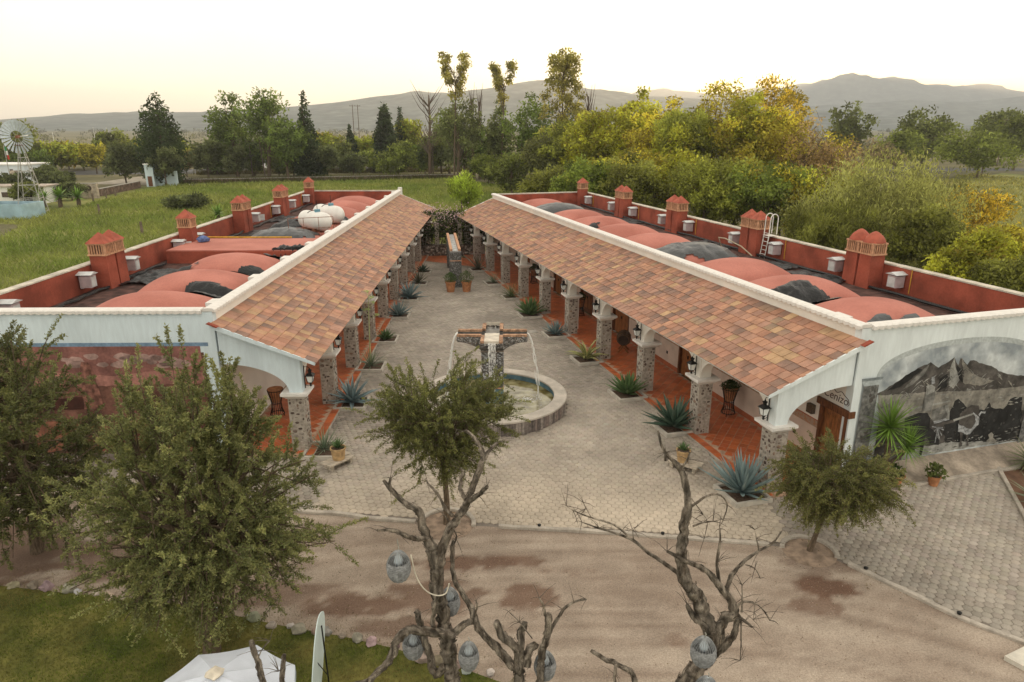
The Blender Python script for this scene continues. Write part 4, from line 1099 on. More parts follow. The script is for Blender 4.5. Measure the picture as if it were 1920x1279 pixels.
# ------------------------------------------------------------------ agaves, each with its leaves
def leaf_mesh(name, L_, w, bend, fold, col, tipc, edge=None, seg=7, thick=.012):
    V, C, F = [], [], []
    for i in range(seg + 1):
        t = i / seg
        wd = w * (1 - t) ** .75 * (0.62 + 1.15 * t * (1 - t) * 1.6) if i < seg else .002
        a = bend * t * t
        # curve in the x-z plane: starts along +x
        x = L_ * (t - .18 * abs(bend) * t ** 3); z = L_ * (bend * t * t * .5)
        c = tuple(p * (1 - t) + q * t for p, q in zip(col, tipc)); ce = edge or tuple(v * .9 for v in c)
        V += [(x, -wd / 2, z + fold * wd), (x, 0, z), (x, wd / 2, z + fold * wd), (x, 0, z - thick * (1 - t) - .002)]
        C += [ce, c, ce, tuple(v * .85 for v in c)]
    for i in range(seg):
        o = i * 4
        F += [(o, o + 1, o + 5, o + 4), (o + 1, o + 2, o + 6, o + 5), (o + 2, o + 3, o + 7, o + 6), (o + 3, o, o + 4, o + 7)]
    mb = MB(); mb.add(V, F, C); return mb.mesh(name, AGAVE, True)
KINDS = {}
def agave_kind(k):
    if k in KINDS: return KINDS[k]
    P = dict(blue=dict(col=(.12, .175, .18), tip=(.20, .26, .26), L=1.0, w=.14, bend=.20, fold=.22, n=52, lo=8, hi=82),
             blue_wide=dict(col=(.10, .145, .155), tip=(.17, .225, .235), L=1.0, w=.20, bend=-.1, fold=.25, n=30, lo=5, hi=78),
             green=dict(col=(.055, .10, .035), tip=(.10, .16, .06), L=1.0, w=.22, bend=.12, fold=.25, n=40, lo=12, hi=80),
             dark=dict(col=(.04, .075, .05), tip=(.075, .115, .085), L=1.0, w=.22, bend=.10, fold=.28, n=30, lo=8, hi=75),
             stripe=dict(col=(.09, .13, .05), tip=(.12, .16, .06), L=1.0, w=.15, bend=-.75, fold=.2, n=24, lo=25, hi=80, edge=(.42, .38, .16)),
             thin=dict(col=(.10, .14, .09), tip=(.20, .23, .14), L=1.0, w=.05, bend=.05, fold=.1, n=46, lo=2, hi=80),
             dusk=dict(col=(.055, .06, .035), tip=(.12, .10, .065), L=1.0, w=.07, bend=.05, fold=.15, n=38, lo=10, hi=84),
             sotol=dict(col=(.085, .12, .045), tip=(.19, .20, .10), L=1.0, w=.028, bend=-.35, fold=.1, n=90, lo=5, hi=86),
             yucca=dict(col=(.085, .15, .018), tip=(.15, .25, .04), L=1.0, w=.06, bend=-.25, fold=.1, n=110, lo=-40, hi=86))[k]
    ms = []
    rr = random.Random(len(k))
    for q in range(3):
        f = rr.uniform(.9, 1.12)
        ms.append(leaf_mesh('leaf', 1.0, P['w'] * rr.uniform(.9, 1.1), P['bend'] + rr.uniform(-.12, .12), P['fold'], tuple(v * f for v in P['col']), tuple(v * f for v in P['tip']), P.get('edge'), thick=.03 if P['w'] > .1 else .008))
    KINDS[k] = (P, ms); return KINDS[k]
def rosette(root, kind, R, r, z0=.1, cap=None, squash=1.0):
    P, ms = agave_kind(kind); n = cap or P['n']; ga = 2.399963
    for i in range(n):
        t = (i + .5) / n
        el = R_(P['lo'] + (P['hi'] - P['lo']) * t ** 1.1 + r.uniform(-5, 5)); az = i * ga + r.uniform(-.15, .15)
        L_ = R * (1.0 - .22 * t) * r.uniform(.86, 1.08)
        ob = link('leaf', r.choice(ms), root, (math.cos(az) * R * .05, math.sin(az) * R * .05, z0 + R * .03 + R * .12 * t))
        ob.rotation_euler = (r.uniform(-.15, .15), -el, az); ob.scale = (L_, L_ * squash, L_)
def planter(root, w, h=.17, rz=0.0):
    mb = MB(); t = .10
    for (cx, cy, sx, sy) in ((0, -w / 2 + t / 2, w, t), (0, w / 2 - t / 2, w, t), (-w / 2 + t / 2, 0, t, w - 2 * t), (w / 2 - t / 2, 0, t, w - 2 * t)): mb.box((cx, cy, h / 2 + .012), (sx, sy, h))
    mb.build('planter_kerb', mat('pale_kerb', (.52, .48, .42), .95, .15, 3, .3, 30), root)
    MB().box((0, 0, .05), (w - 2 * t, w - 2 * t, .09)).build('soil', SOIL, root)
ORD = ['first', 'second', 'third', 'fourth', 'fifth', 'sixth', 'seventh', 'eighth', 'ninth', 'tenth', 'eleventh']
AG = [('R', 0.10, 3.85, 'blue', 1.62, 'blue grey agave with narrow leaves beside the small tree below the mural'),
      ('R', 5.55, 3.45, 'dark', 1.55, 'huge dark green agave behind the potted agave on a plank bench'),
      ('R', 9.45, 3.70, 'green', 1.2, 'bright green broad leaved agave by the third column of the mural wing'),
      ('R', 14.6, 3.65, 'stripe', 1.5, 'yellow edged agave with drooping leaves in a concrete kerb'),
      ('R', 19.45, 3.65, 'blue', 1.0, 'small blue agave beside the pale drain cover'),
      ('R', 24.1, 3.80, 'green', 1.4, 'dense dark green agave between the fountain and the mural wing'),
      ('R', 29.2, 3.60, 'sotol', 1.35, 'round fine leaved grassy yucca beside the mural wing columns'),
      ('R', 34.1, 3.65, 'thin', 1.05, 'thin leaved grey agave right of the two terracotta pots'),
      ('R', 39.6, 3.60, 'dusk', 1.55, 'dark spiky agave farthest along the mural wing'),
      ('L', 0.05, 3.55, 'thin', 1.1, 'grey green spiky agave next to the buff pot on a plank'),
      ('L', 4.75, 3.65, 'blue_wide', 1.42, 'large blue agave at the second column of the gas tank wing'),
      ('L', 9.70, 3.60, 'thin', 1.15, 'thin leaved agave with a tall flower stalk'),
      ('L', 14.45, 3.60, 'green', .75, 'small dark agave in kerb at fourth column of the gas tank wing'),
      ('L', 19.75, 3.60, 'blue', 1.20, 'blue green agave at the fifth column of the gas tank wing'),
      ('L', 24.45, 3.70, 'blue_wide', 1.45, 'tall blue agave with upright leaves at the sixth column'),
      ('L', 29.35, 3.80, 'dusk', 1.40, 'brown tipped dark agave left of the two terracotta pots'),
      ('L', 33.9, 3.65, 'dark', .85, 'small dark agave farthest along the gas tank wing')]
for (b, s_, d, kind, R, lab) in AG:
    r = random.Random(int(s_ * 100) + (b == 'R')); x, y, _ = W(b, s_, d)
    root = empty('agave', (x, y, 0), -(TL if b == 'L' else TR)); tag(root, lab, 'agave', 'agaves in kerbed beds along the arcades')
    planter(root, 1.4 if kind != 'sotol' else 1.3)
    rosette(root, kind, R, r)
    if 'stalk' in lab:
        mb = MB(); mb.tube([(0, 0, .2), (.02, .02, 1.6), (.06, .0, 2.9), (.10, .05, 3.9)], [.035, .03, .024, .015], 7, col=(.30, .32, .16)); mb.build('flower_stalk', AGAVE, root)
        mb = MB()
        for q in range(7):
            z = 2.7 + q * .19; a = q * 2.4; ln = .42 - .03 * q; ex, ey = math.cos(a) * ln, math.sin(a) * ln
            mb.tube([(.06, 0, z), (.06 + ex * .6, ey * .6, z + .05), (.06 + ex, ey, z + .14)], .010, 5, col=(.30, .32, .16))
            for w_ in range(22):
                px, py, pz = .06 + ex + r.gauss(0, .07), ey + r.gauss(0, .07), z + .17 + r.gauss(0, .035); s2 = .035
                mb.add([(px - s2, py, pz), (px + s2, py, pz + .02), (px, py + s2, pz + .04)], [(0, 1, 2)], (.24, .30, .10))
        mb.build('flower_cluster', AGAVE, root)

# ------------------------------------------------------------------ pots and benches
def pot_mesh(mb, R, h, rim=.05, n=24, taper=.68, belly=0):
    mb.lathe([(R * taper, 0), (R * (taper + (1 - taper) * .5 + belly), h * .45), (R * .97, h * .86), (R * 1.08, h * .87), (R * 1.08, h), (R * .92, h), (R * .90, h * .9), (.01, h * .88)], n)
def pot(name, loc, R, h, m, label, plant, r, **k):
    root = empty(name, loc); tag(root, label, 'flower pot')
    mb = MB(); pot_mesh(mb, R, h, **k); mb.build('pot', m, root, smooth=True)
    MB().lathe([(R * .9, 0), (.02, .01)], 14, (0, 0, h * .9)).build('soil', SOIL, root)
    plant(root, h, r); return root
def p_agave(R, kind='green', cap=26): return lambda root, h, r: rosette(root, kind, R, r, z0=h * .92, cap=cap)
def p_bush(w, hh, col, n=700, leaf=.05):
    def f(root, h, r):
        mb = MB()
        for q in range(n):
            a, u = r.random() * 6.28, r.random() ** .5; e = r.random()
            p = Vector((math.cos(a) * u * w * math.sin(math.pi * (.25 + .7 * e)), math.sin(a) * u * w * math.sin(math.pi * (.25 + .7 * e)), h * .95 + e * hh))
            d1 = Vector((r.gauss(0, 1), r.gauss(0, 1), r.gauss(0, 1) + .6)).normalized() * leaf; d2 = d1.orthogonal().normalized() * leaf * .35
            k_ = r.uniform(.6, 1.4); c = tuple(v * k_ for v in col)
            mb.add([p - d2, p + d1 * .6 + d2, p + d1 * 1.6, p + d1 * .6 - d2], [(0, 1, 2, 3)], c)
        mb.build('foliage', LEAF, root)
        mb = MB(); mb.tube([(0, 0, h * .85), (0, 0, h + hh * .5)], .02, 6); mb.build('stem', BARK, root)
    return f
def bench(loc, rz, label, L_=1.15):
    root = empty('plank_bench', (loc[0], loc[1], 0), rz); tag(root, label, 'bench')
    r = random.Random(int(loc[0] * 10))
    for q in (-1, 1):
        MB().box((q * .01, q * .145, .265), (L_ + q * .06, .275, .05), rz=q * .02).build('plank', OLDWOOD, root)
    for q in (-1, 1):
        MB().box((q * L_ * .36, 0, .13), (.10, .44, .215)).build('leg', OLDWOOD, root)
    return root
r = random.Random(31)
bench((-6.40, 22.95), R_(52), 'weathered plank bench beside the first column of the gas tank wing')
pot('potted_agave', (-6.38, 22.98, .292), .27, .46, CLAYB, 'buff clay pot with green agave on plank bench near spiky agave', p_agave(.42, 'green', 26), r, taper=.8)
bench((6.30, 22.72), R_(-33), 'weathered plank bench in front of the huge dark green agave')
pot('potted_agave', (6.24, 22.78, .292), .25, .46, CLAYB, 'buff clay pot with pale agave on bench before the huge agave', p_agave(.38, 'green', 24), r, taper=.74)
pot('terracotta_pot', (-4.63, 50.9, .015), .38, .80, CLAY, 'large terracotta pot with round green bush at the aqueduct', p_bush(.55, .70, (.07, .12, .03), 900), r, taper=.72)
pot('terracotta_pot', (-3.43, 51.0, .015), .38, .80, CLAY, 'large terracotta pot with loose pale shrub at the aqueduct', p_bush(.62, .8, (.13, .16, .07), 420, .08), r, taper=.72)
# pots and yucca by the mural
x, y, _ = W('R', -.55, -1.30)
root = empty('yucca', (x, y, .10)); tag(root, 'tall bright green yucca in front of the ox cart mural', 'yucca')
mb = MB(); mb.tube([(0, 0, 0), (.03, 0, 1.0), (.0, .05, 2.0)], [.13, .10, .08], 9); mb.tube([(.02, 0, .6), (.42, -.1, 1.0), (.62, -.12, 1.35)], [.07, .06, .05], 8); mb.build('trunk', BARK, root, smooth=True)
for (cx, cy, cz, R) in ((0, .05, 1.95, 1.1), (.62, -.12, 1.3, .8)):
    P, ms = agave_kind('yucca')
    for i in range(120):
        t = i / 120; el = R_(-42 + 126 * t + r.uniform(-8, 8)); az = i * 2.4
        ob = link('leaf', r.choice(ms), root, (cx, cy, cz + .2 * t)); L_ = R * r.uniform(.85, 1.1); ob.rotation_euler = (r.uniform(-.2, .2), -el, az); ob.scale = (L_, L_, L_)
x, y, _ = W('R', -1.15, -2.95); pot('potted_shrub', (x, y, .03), .20, .36, CLAY, 'small terracotta pot with leafy shrub on the paving below the mural', p_bush(.34, .42, (.12, .15, .04), 150, .11), r, taper=.72)
x, y, _ = W('R', -.55, -1.05); pot('terracotta_jar', (x, y, .10), .34, .66, CLAY, 'bulging terracotta jar half hidden behind the small tree', p_bush(.25, .3, (.08, .13, .03), 120, .08), r, belly=.2)
x, y, _ = W('R', -.75, -1.65); pot('terracotta_bowl', (x, y, .10), .30, .34, CLAY, 'low terracotta bowl beneath the bright yucca', p_bush(.35, .35, (.09, .14, .035), 160, .09), r)
# desert plants in the bed at the right edge
root = empty('dry_yucca', (18.75, 22.6, .02)); tag(root, 'straw coloured spiky yucca at the edge of the soil bed', 'yucca'); mb = MB(); mb.tube([(0, 0, 0), (.05, 0, .4)], [.20, .16], 8); mb.build('trunk', BARK, root)
P, ms = agave_kind('sotol')
for i in range(130):
    ob = link('leaf', r.choice(ms), root, (.05, 0, .38)); t = i / 130; L_ = 1.0 * r.uniform(.8, 1.1); ob.rotation_euler = (0, -R_(-30 + 110 * t), i * 2.4); ob.scale = (L_, L_ * 1.4, L_)
root = empty('agave', (17.5, 20.15, .02)); tag(root, 'green spiky agave at the picture edge in the soil bed', 'agave'); rosette(root, 'thin', 1.15, r, cap=60, squash=1.5)
tag(MB().lathe([(.30, 0), (.33, .12), (.24, .28), (.05, .34)], 9, wob=lambda a, z: 1 + .2 * math.sin(3 * a + z * 9)).build('rock', mat('bed_rock', (.15, .10, .07), .95, .3, 6, .5, 20), None, loc=(17.9, 20.9, .02)), 'brown rock between the two spiky plants of the bed', 'rock')

# ------------------------------------------------------------------ lanterns on the piers
def lantern(b, i):
    s_ = .33 if i == 0 else i * SP + .12
    if i == 10: s_ = LEN - .33
    th = -(TL if b == 'L' else TR); m = 1 if b == 'L' else -1
    x, y, _ = W(b, s_, 2.93)
    root = empty('wall_lantern', (x, y, 2.55), th)
    side = 'gas tank wing' if b == 'L' else 'mural wing'
    tag(root, f'black iron wall lantern above the {ORD[i]} column of the {side}', 'lantern', 'wall lanterns along the arcades')
    mb = MB(); mb.box((m * .02, .10, .42), (.025, .03, .90)); mb.tube([(m * .02, .10, .82), (m * .16, .08, .84), (m * .26, .03, .78)], .011, 5); mb.tube([(m * .02, .10, .10), (m * .15, .06, .07), (m * .24, .02, .13)], .010, 5); mb.build('bracket', BLACK, root)
    c = (m * .26, 0, 0)
    mb = MB(); mb.lathe([(.02, .08), (.045, .12), (.03, .16), (.06, .22), (.10, .25)], 8, c); mb.build('base', BLACK, root)
    mb = MB(); mb.frustum((c[0], 0), (.16, .16), (.25, .25), .26, .52); mb.build('glass', GLASS, root)
    for q in range(4):
        sx, sy = ((1, 1), (1, -1), (-1, -1), (-1, 1))[q]; mb = MB(); mb.tube([(c[0] + sx * .082, sy * .082, .25), (c[0] + sx * .13, sy * .13, .53)], .012, 5); mb.build('corner_bar', BLACK, root)
    mb = MB(); mb.frustum((c[0], 0), (.33, .33), (.12, .12), .52, .62); mb.lathe([(.06, .62), (.07, .70), (.095, .72), (.04, .75), (.015, .81)], 8, c); mb.build('cap', BLACK, root)
for i in range(11): lantern('R', i)
for i in range(9): lantern('L', i)

# ------------------------------------------------------------------ barrel, basket stands
def barrel():
    x, y, _ = W('R', 15.4, 1.15); root = empty('barrel', (x, y, .10), -TR + R_(62)); tag(root, 'brown wooden barrel lying on crossed legs under the arcade', 'barrel')
    BW = mat('barrel_oak', (.12, .065, .035), .65, .4, 3, .3, 18, stretch=(1, 7, 7))
    n = 18
    prof = [(-.50, .30), (-.25, .37), (0, .395), (.25, .37), (.50, .30)]
    for k in range(n):
        a0, a1 = 2 * math.pi * k / n + .012, 2 * math.pi * (k + 1) / n - .012; V = []
        for x_, q in prof:
            for a, qq in ((a0, q), (a1, q), (a1, q - .03), (a0, q - .03)): V.append((x_, qq * math.cos(a), .78 + qq * math.sin(a)))
        F = []
        for i in range(4):
            for j in range(4): F.append((i * 4 + j, i * 4 + (j + 1) % 4, i * 4 + 4 + (j + 1) % 4, i * 4 + 4 + j))
        F += [(0, 1, 2, 3), (19, 18, 17, 16)]
        mb = MB(); mb.add(V, F); mb.build('stave', BW, root)
    for sx in (-1, 1):
        mb = MB(); mb.lathe([(.29, -.012), (.29, .012)], 20); mb.v = [(sx * .465 + v[2], v[0], .78 + v[1]) for v in mb.v]; mb.build('barrel_head', mat('dark_oak', (.045, .028, .018), .7, .3, 4), root)
    for x_, q in ((-.42, .325), (-.2, .385), (.2, .385), (.42, .325)):
        mb = MB(); nn = 24; V = []
        for k in range(nn):
            a = 2 * math.pi * k / nn
            for dx, qq in ((-.025, q), (.025, q), (.025, q - .02), (-.025, q - .02)): V.append((x_ + dx, qq * math.cos(a), .78 + qq * math.sin(a)))
        mb.add(V, [(k * 4 + j, k * 4 + (j + 1) % 4, ((k + 1) % nn) * 4 + (j + 1) % 4, ((k + 1) % nn) * 4 + j) for k in range(nn) for j in range(4)]); mb.build('hoop', BLACK, root)
    for x_ in (-.3, .3):
        for sg in (-1, 1):
            mb = MB(); M = Matrix.Rotation(sg * R_(50), 4, 'X'); mb.box((x_ + sg * .02, 0, .34), (.05, 1.0, .09), M=M); mb.build('leg', WOODL, root)
    MB().box((0, 0, .33), (.66, .06, .06)).build('stretcher', WOODL, root)
barrel()
def basket(b, s_, d, label, bush=True):
    x, y, _ = W(b, s_, d); root = empty('plant_stand', (x, y, .10)); tag(root, label, 'plant stand', 'iron basket plant stands')
    for k in range(18):
        a = 2 * math.pi * k / 18; mb = MB(); mb.tube([(.30 * math.cos(a), .30 * math.sin(a), .08), (.22 * math.cos(a), .22 * math.sin(a), .35), (.20 * math.cos(a), .20 * math.sin(a), .62), (.33 * math.cos(a), .33 * math.sin(a), 1.22)], .012, 5); mb.build('rod', BLACK, root)
    for z, q in ((.12, .29), (.62, .205), (1.2, .325)):
        mb = MB(); mb.tube([(q * math.cos(a), q * math.sin(a), z) for a in np.linspace(0, 2 * math.pi, 21)], .016, 5); mb.build('ring', BLACK, root)
    mb = MB(); mb.lathe([(.17, .66), (.31, 1.24), (.33, 1.25), (.30, 1.26), (.02, 1.2)], 16); mb.build('liner', CLAY, root)
    for k in range(3):
        a = k * 2.09; mb = MB(); mb.tube([(.28 * math.cos(a), .28 * math.sin(a), .1), (.30 * math.cos(a), .30 * math.sin(a), 0)], .018, 5); mb.build('foot', BLACK, root)
    if bush: p_bush(.42, .42, (.045, .075, .02), 800, .06)(root, 1.2, random.Random(int(s_)))
basket('R', 6.1, .55, 'black iron basket stand with dense plant near the huge dark agave')
basket('R', 22.9, .75, 'black iron basket stand beside the dark double door')
basket('R', 33.0, .65, 'black iron basket stand with plant farther along the mural wing arcade')
basket('L', 3.4, .75, 'black iron basket stand seen through the end arch of the gas tank wing', False)
x, y, _ = W('R', 1.75, .09)
tag(MB().box((0, 0, 0), (.16, .30, .34)).build('wall_speaker', mat('dark_cane', (.10, .07, .045), .9, .5, 30), None, loc=(x, y, 2.10), rot=(0, 0, -TR)), 'small dark wall speaker left of the first wooden door', 'speaker')
x, y, _ = W('R', 20.1, 2.0)
tag(MB().box((0, 0, 1.15), (.07, .07, 2.2)).build('door_post', WHITE, None, loc=(x, y, .1)), 'slim white post standing in the arcade near the barrel', 'post')

# ------------------------------------------------------------------ things on the roofs
def tarp(b, s0, s1, d0, d1, label, m_, seed, lift=.03, crump=.10, name='plastic_tarp'):
    m = 1 if b == 'L' else -1; r = random.Random(seed); n1, n2 = 34, 26
    V, keepv = [], {}
    P = []
    for j in range(n2 + 1):
        for i in range(n1 + 1):
            u, v = i / n1, j / n2
            d = d0 + (d1 - d0) * u + .25 * mnoise.noise(Vector((v * 3, seed, u * 2))); s_ = s0 + (s1 - s0) * v + .25 * mnoise.noise(Vector((u * 3, seed + 5, v * 2)))
            e = min(1, 5 * min(u, 1 - u, v, 1 - v))
            w = mnoise.fractal(Vector((d * 1.6, s_ * 1.6, seed)), 1.0, 2.0, 5); w2 = 1 - abs(mnoise.noise(Vector((d * 3.0, s_ * 1.3, seed + 9)))) * 2
            z = dome_z(d, s_, 1.08) if not (b == 'L' and abs(s_ - DOMES[3]) < 2.2) else 5.16
            P.append((d, s_, z + lift + crump * (.35 + w * .9 + .5 * w2) * e))
    ok = lambda i, j: (mnoise.noise(Vector((i / n1 * 4.5, j / n2 * 3.5, seed * 1.7))) * .22 + min(i / n1, 1 - i / n1, j / n2, 1 - j / n2)) > .04
    for d, s_, z in P: V.append(W(b, s_, d, z))
    F = []
    for j in range(n2):
        for i in range(n1):
            if ok(i + .5, j + .5): a = j * (n1 + 1) + i; F.append((a, a + 1, a + n1 + 2, a + n1 + 1))
    c = np.mean([V[k] for f in F for k in f], axis=0)
    V = [tuple(np.array(v) - c) for v in V]
    used = sorted({k for f in F for k in f}); mp = {k: i for i, k in enumerate(used)}
    mb = MB(); mb.add([V[k] for k in used], [tuple(mp[k] for k in f) for f in F]); o = mb.build(name, m_, None, smooth=True, loc=tuple(c))
    tag(o, label, 'tarpaulin', 'plastic sheets on the vaulted roofs')
tarp('R', 5.4, 8.0, -4.4, -1.2, 'crumpled black plastic sheet between the two nearest vaults of the mural wing', TARP, 1, .06, .20)
tarp('R', 15.6, 20.0, -6.9, -1.4, 'dark grey plastic sheet covering a whole vault of the mural wing', GREYT, 2, .03, .11)
tarp('R', .8, 2.6, -5.0, -1.6, 'grey plastic sheet at the foot of the nearest mural wing vault', GREYT, 3, .05, .10)
tarp('R', 13.9, 16.2, -8.9, -6.2, 'black plastic strip near the white roof ladder', TARP, 4, .06, .14)
tarp('R', 38.6, 43.0, -8.0, -1.0, 'pale grey plastic sheet over the farthest mural wing vaults', GREYT, 5, .02, .06)
tarp('R', 28.4, 30.2, -3.6, -1.2, 'small black plastic sheet beside a far vault of the mural wing', TARP, 6, .05, .1)
tarp('L', 5.4, 7.3, -4.0, -.9, 'crumpled black plastic between the two nearest vaults of the gas tank wing', TARP, 7, .08, .17)
tarp('L', 9.6, 12.2, -8.6, -5.6, 'black plastic sheet below the single chimney of the gas tank wing', TARP, 8, .06, .16)
tarp('L', 10.0, 11.8, -3.6, -.9, 'flat black plastic sheet on the third vault of the gas tank wing', TARP, 9, .05, .10)
tarp('L', 14.0, 16.6, -2.9, -.7, 'draped black plastic hanging over the raised red slab', TARP, 10, .06, .18)
tarp('L', 20.3, 24.5, -6.9, -2.0, 'dark grey sheet over the vault beside the gas tanks', GREYT, 11, .03, .09)
tarp('L', 25.2, 28.6, -8.4, -3.8, 'black plastic sheet behind the two gas tanks', TARP, 12, .05, .14)
tarp('L', 29.6, 32.0, -3.0, -.9, 'black plastic strip beside the farther gas tank', TARP, 13, .06, .14)
for k, (b_t, lab_) in enumerate((('R', 'mural wing'), ('L', 'gas tank wing'))):
    for j, s0_ in enumerate((1.2, 10.2, 20.6, 33.2)):
        tarp(b_t, s0_, s0_ + (3.4 if j else 2.4), -8.9, -6.7, f'strip of black plastic along the {["nearest", "second", "third", "farthest"][j]} stretch of outer wall of the {lab_}', TARP, 40 + 7 * k + j, .05, .13)
def gas_tank(s_, d, label, R=.64, L_=2.2):
    x, y, _ = W('L', s_, d); root = empty('gas_tank', (x, y, 4.9), R_(48)); tag(root, label, 'gas tank', 'gas tanks on the roof')
    z = .74
    prof = [(.02, -L_ / 2 - .50), (R * .45, -L_ / 2 - .44), (R * .78, -L_ / 2 - .28), (R * .96, -L_ / 2 - .08), (R, 0 - L_ / 2 + .1), (R, L_ / 2 - .1), (R * .96, L_ / 2 + .08), (R * .78, L_ / 2 + .28), (R * .45, L_ / 2 + .44), (.02, L_ / 2 + .50)]
    mb = MB(); mb.lathe(prof, 28); mb.v = [(v[0], v[2], v[1] + z) for v in mb.v]; mb.build('shell', TANK, root, smooth=True)
    for q in (-.6, .6): MB().box((0, q, .12), (1.2, .16, .26)).build('cradle', mat('rust', (.22, .09, .05), .9, .3, 8), root)
    mb = MB(); mb.lathe([(.20, z + R - .04), (.20, z + R + .16), (.05, z + R + .18)], 14, (0, -.4, 0)); mb.build('valve_dome', mat('valve_blue', (.14, .30, .38), .5), root)
    mb = MB(); mb.tube([(0, -.4, z + R + .1), (0, -.4, z + R + .75)], .02, 6); mb.build('vent_pipe', BLACK, root)
    mb = MB(); mb.tube([(R * 1.02 * math.cos(a), .25, z + R * 1.02 * math.sin(a)) for a in np.linspace(.3, 2.2, 12)], .03, 5); mb.build('hose', BLACK, root)
MB_ = MB()
gas_tank(25.0, -2.75, 'nearer white gas tank on the red vaulted roof')
gas_tank(29.0, -2.75, 'farther white gas tank with a black hose over it')
for k, s_ in enumerate((25.0, 29.0)):
    x, y, _ = W('L', s_, -3.1)
    MB().box((0, 0, 4.62), (2.6, 2.6, .56)).build('tank_plinth', PINK, WL).location = (-2.9, s_, 0)
# guard rail round the tanks
rail = empty('guard_rail', (*W('L', 22.2, -2.2)[:2], 4.4)); tag(rail, 'thin rusty guard rail beside the nearer gas tank', 'railing')
for k in range(4): mb = MB(); mb.tube([(-1.6 + k * .9, .4 * k, 0), (-1.6 + k * .9, .4 * k, 1.7)], .02, 5); mb.build('post', mat('rust'), rail)
mb = MB(); mb.tube([(-1.6, 0, 1.7), (1.1, 1.2, 1.7)], .02, 5); mb.build('rail_bar', mat('rust'), rail); mb = MB(); mb.tube([(-1.6, 0, 1.0), (1.1, 1.2, 1.0)], .015, 5); mb.build('rail_bar', mat('rust'), rail)
def pipe(b, pts, rad, m_, label, name='pipe'):
    P = [W(b, s_, d, z) for s_, d, z in pts]; c = P[0]
    mb = MB(); mb.tube([tuple(a - e for a, e in zip(p, c)) for p in P], rad, 6); tag(mb.build(name, m_, None, smooth=True, loc=c), label, 'pipe')
pipe('L', [(20.15, -8.7, 5.22), (20.1, -6, 5.21), (20.1, -3.0, 5.21)], .05, YELLOWP, 'yellow pipe along the far edge of the raised red slab')
pipe('L', [(17.6, -9.3, 5.3), (19.6, -8.9, 5.35), (19.8, -8.6, 5.3)], .045, YELLOWP, 'short yellow pipe slanting beside the single chimney')
for k, (b, a, e) in enumerate((('L', 1.0, 14.8), ('L', 21, 47.5), ('R', 1.0, 47.5))):
    rr = random.Random(k); pts = [(a + (e - a) * t / 30, -8.75 + rr.uniform(-.12, .12), 4.50 + rr.uniform(0, .06)) for t in range(31)]
    pipe(b, pts, .07, TARP, ['black pipe run along the wall foot of the near gas tank wing roof', 'black pipe run along the wall foot behind the gas tanks', 'black pipe run along the wall foot of the mural wing roof'][k])
pipe('R', [(20.2, -7.6, 4.7), (20.0, -7.2, 5.35), (19.0, -7.0, 5.45), (18.0, -7.5, 5.1), (17.4, -7.9, 4.6)], .035, mat('pale_hose', (.42, .36, .26)), 'pale curved hose arching over the covered vault', 'hose')
# white ladder over the outer wall
lad = empty('roof_ladder', (*W('R', 17.75, -9.0)[:2], 4.40), -TR); tag(lad, 'white steel ladder hooked over the red parapet wall', 'ladder')
LW = mat('ladder_white', (.72, .70, .66), .6)
for q in (-.24, .24):
    mb = MB(); mb.tube([(-.15, q, 0), (0, q, 1.3), (.02, q, 2.35)] + [(.27 - .25 * math.cos(a), q, 2.35 + .25 * math.sin(a)) for a in np.linspace(.3, math.pi, 9)] + [(.52, q, 1.4)], .028, 7); mb.build('side_rail', LW, lad, smooth=True)
for k in range(6): mb = MB(); mb.tube([(-.13 + .02 * k, -.24, .22 + k * .25), (-.13 + .02 * k, .24, .22 + k * .25)], .02, 6); mb.build('rung', LW, lad)
MB().box((.2, 0, 1.32), (.5, .56, .03)).build('step_plate', LW, lad)
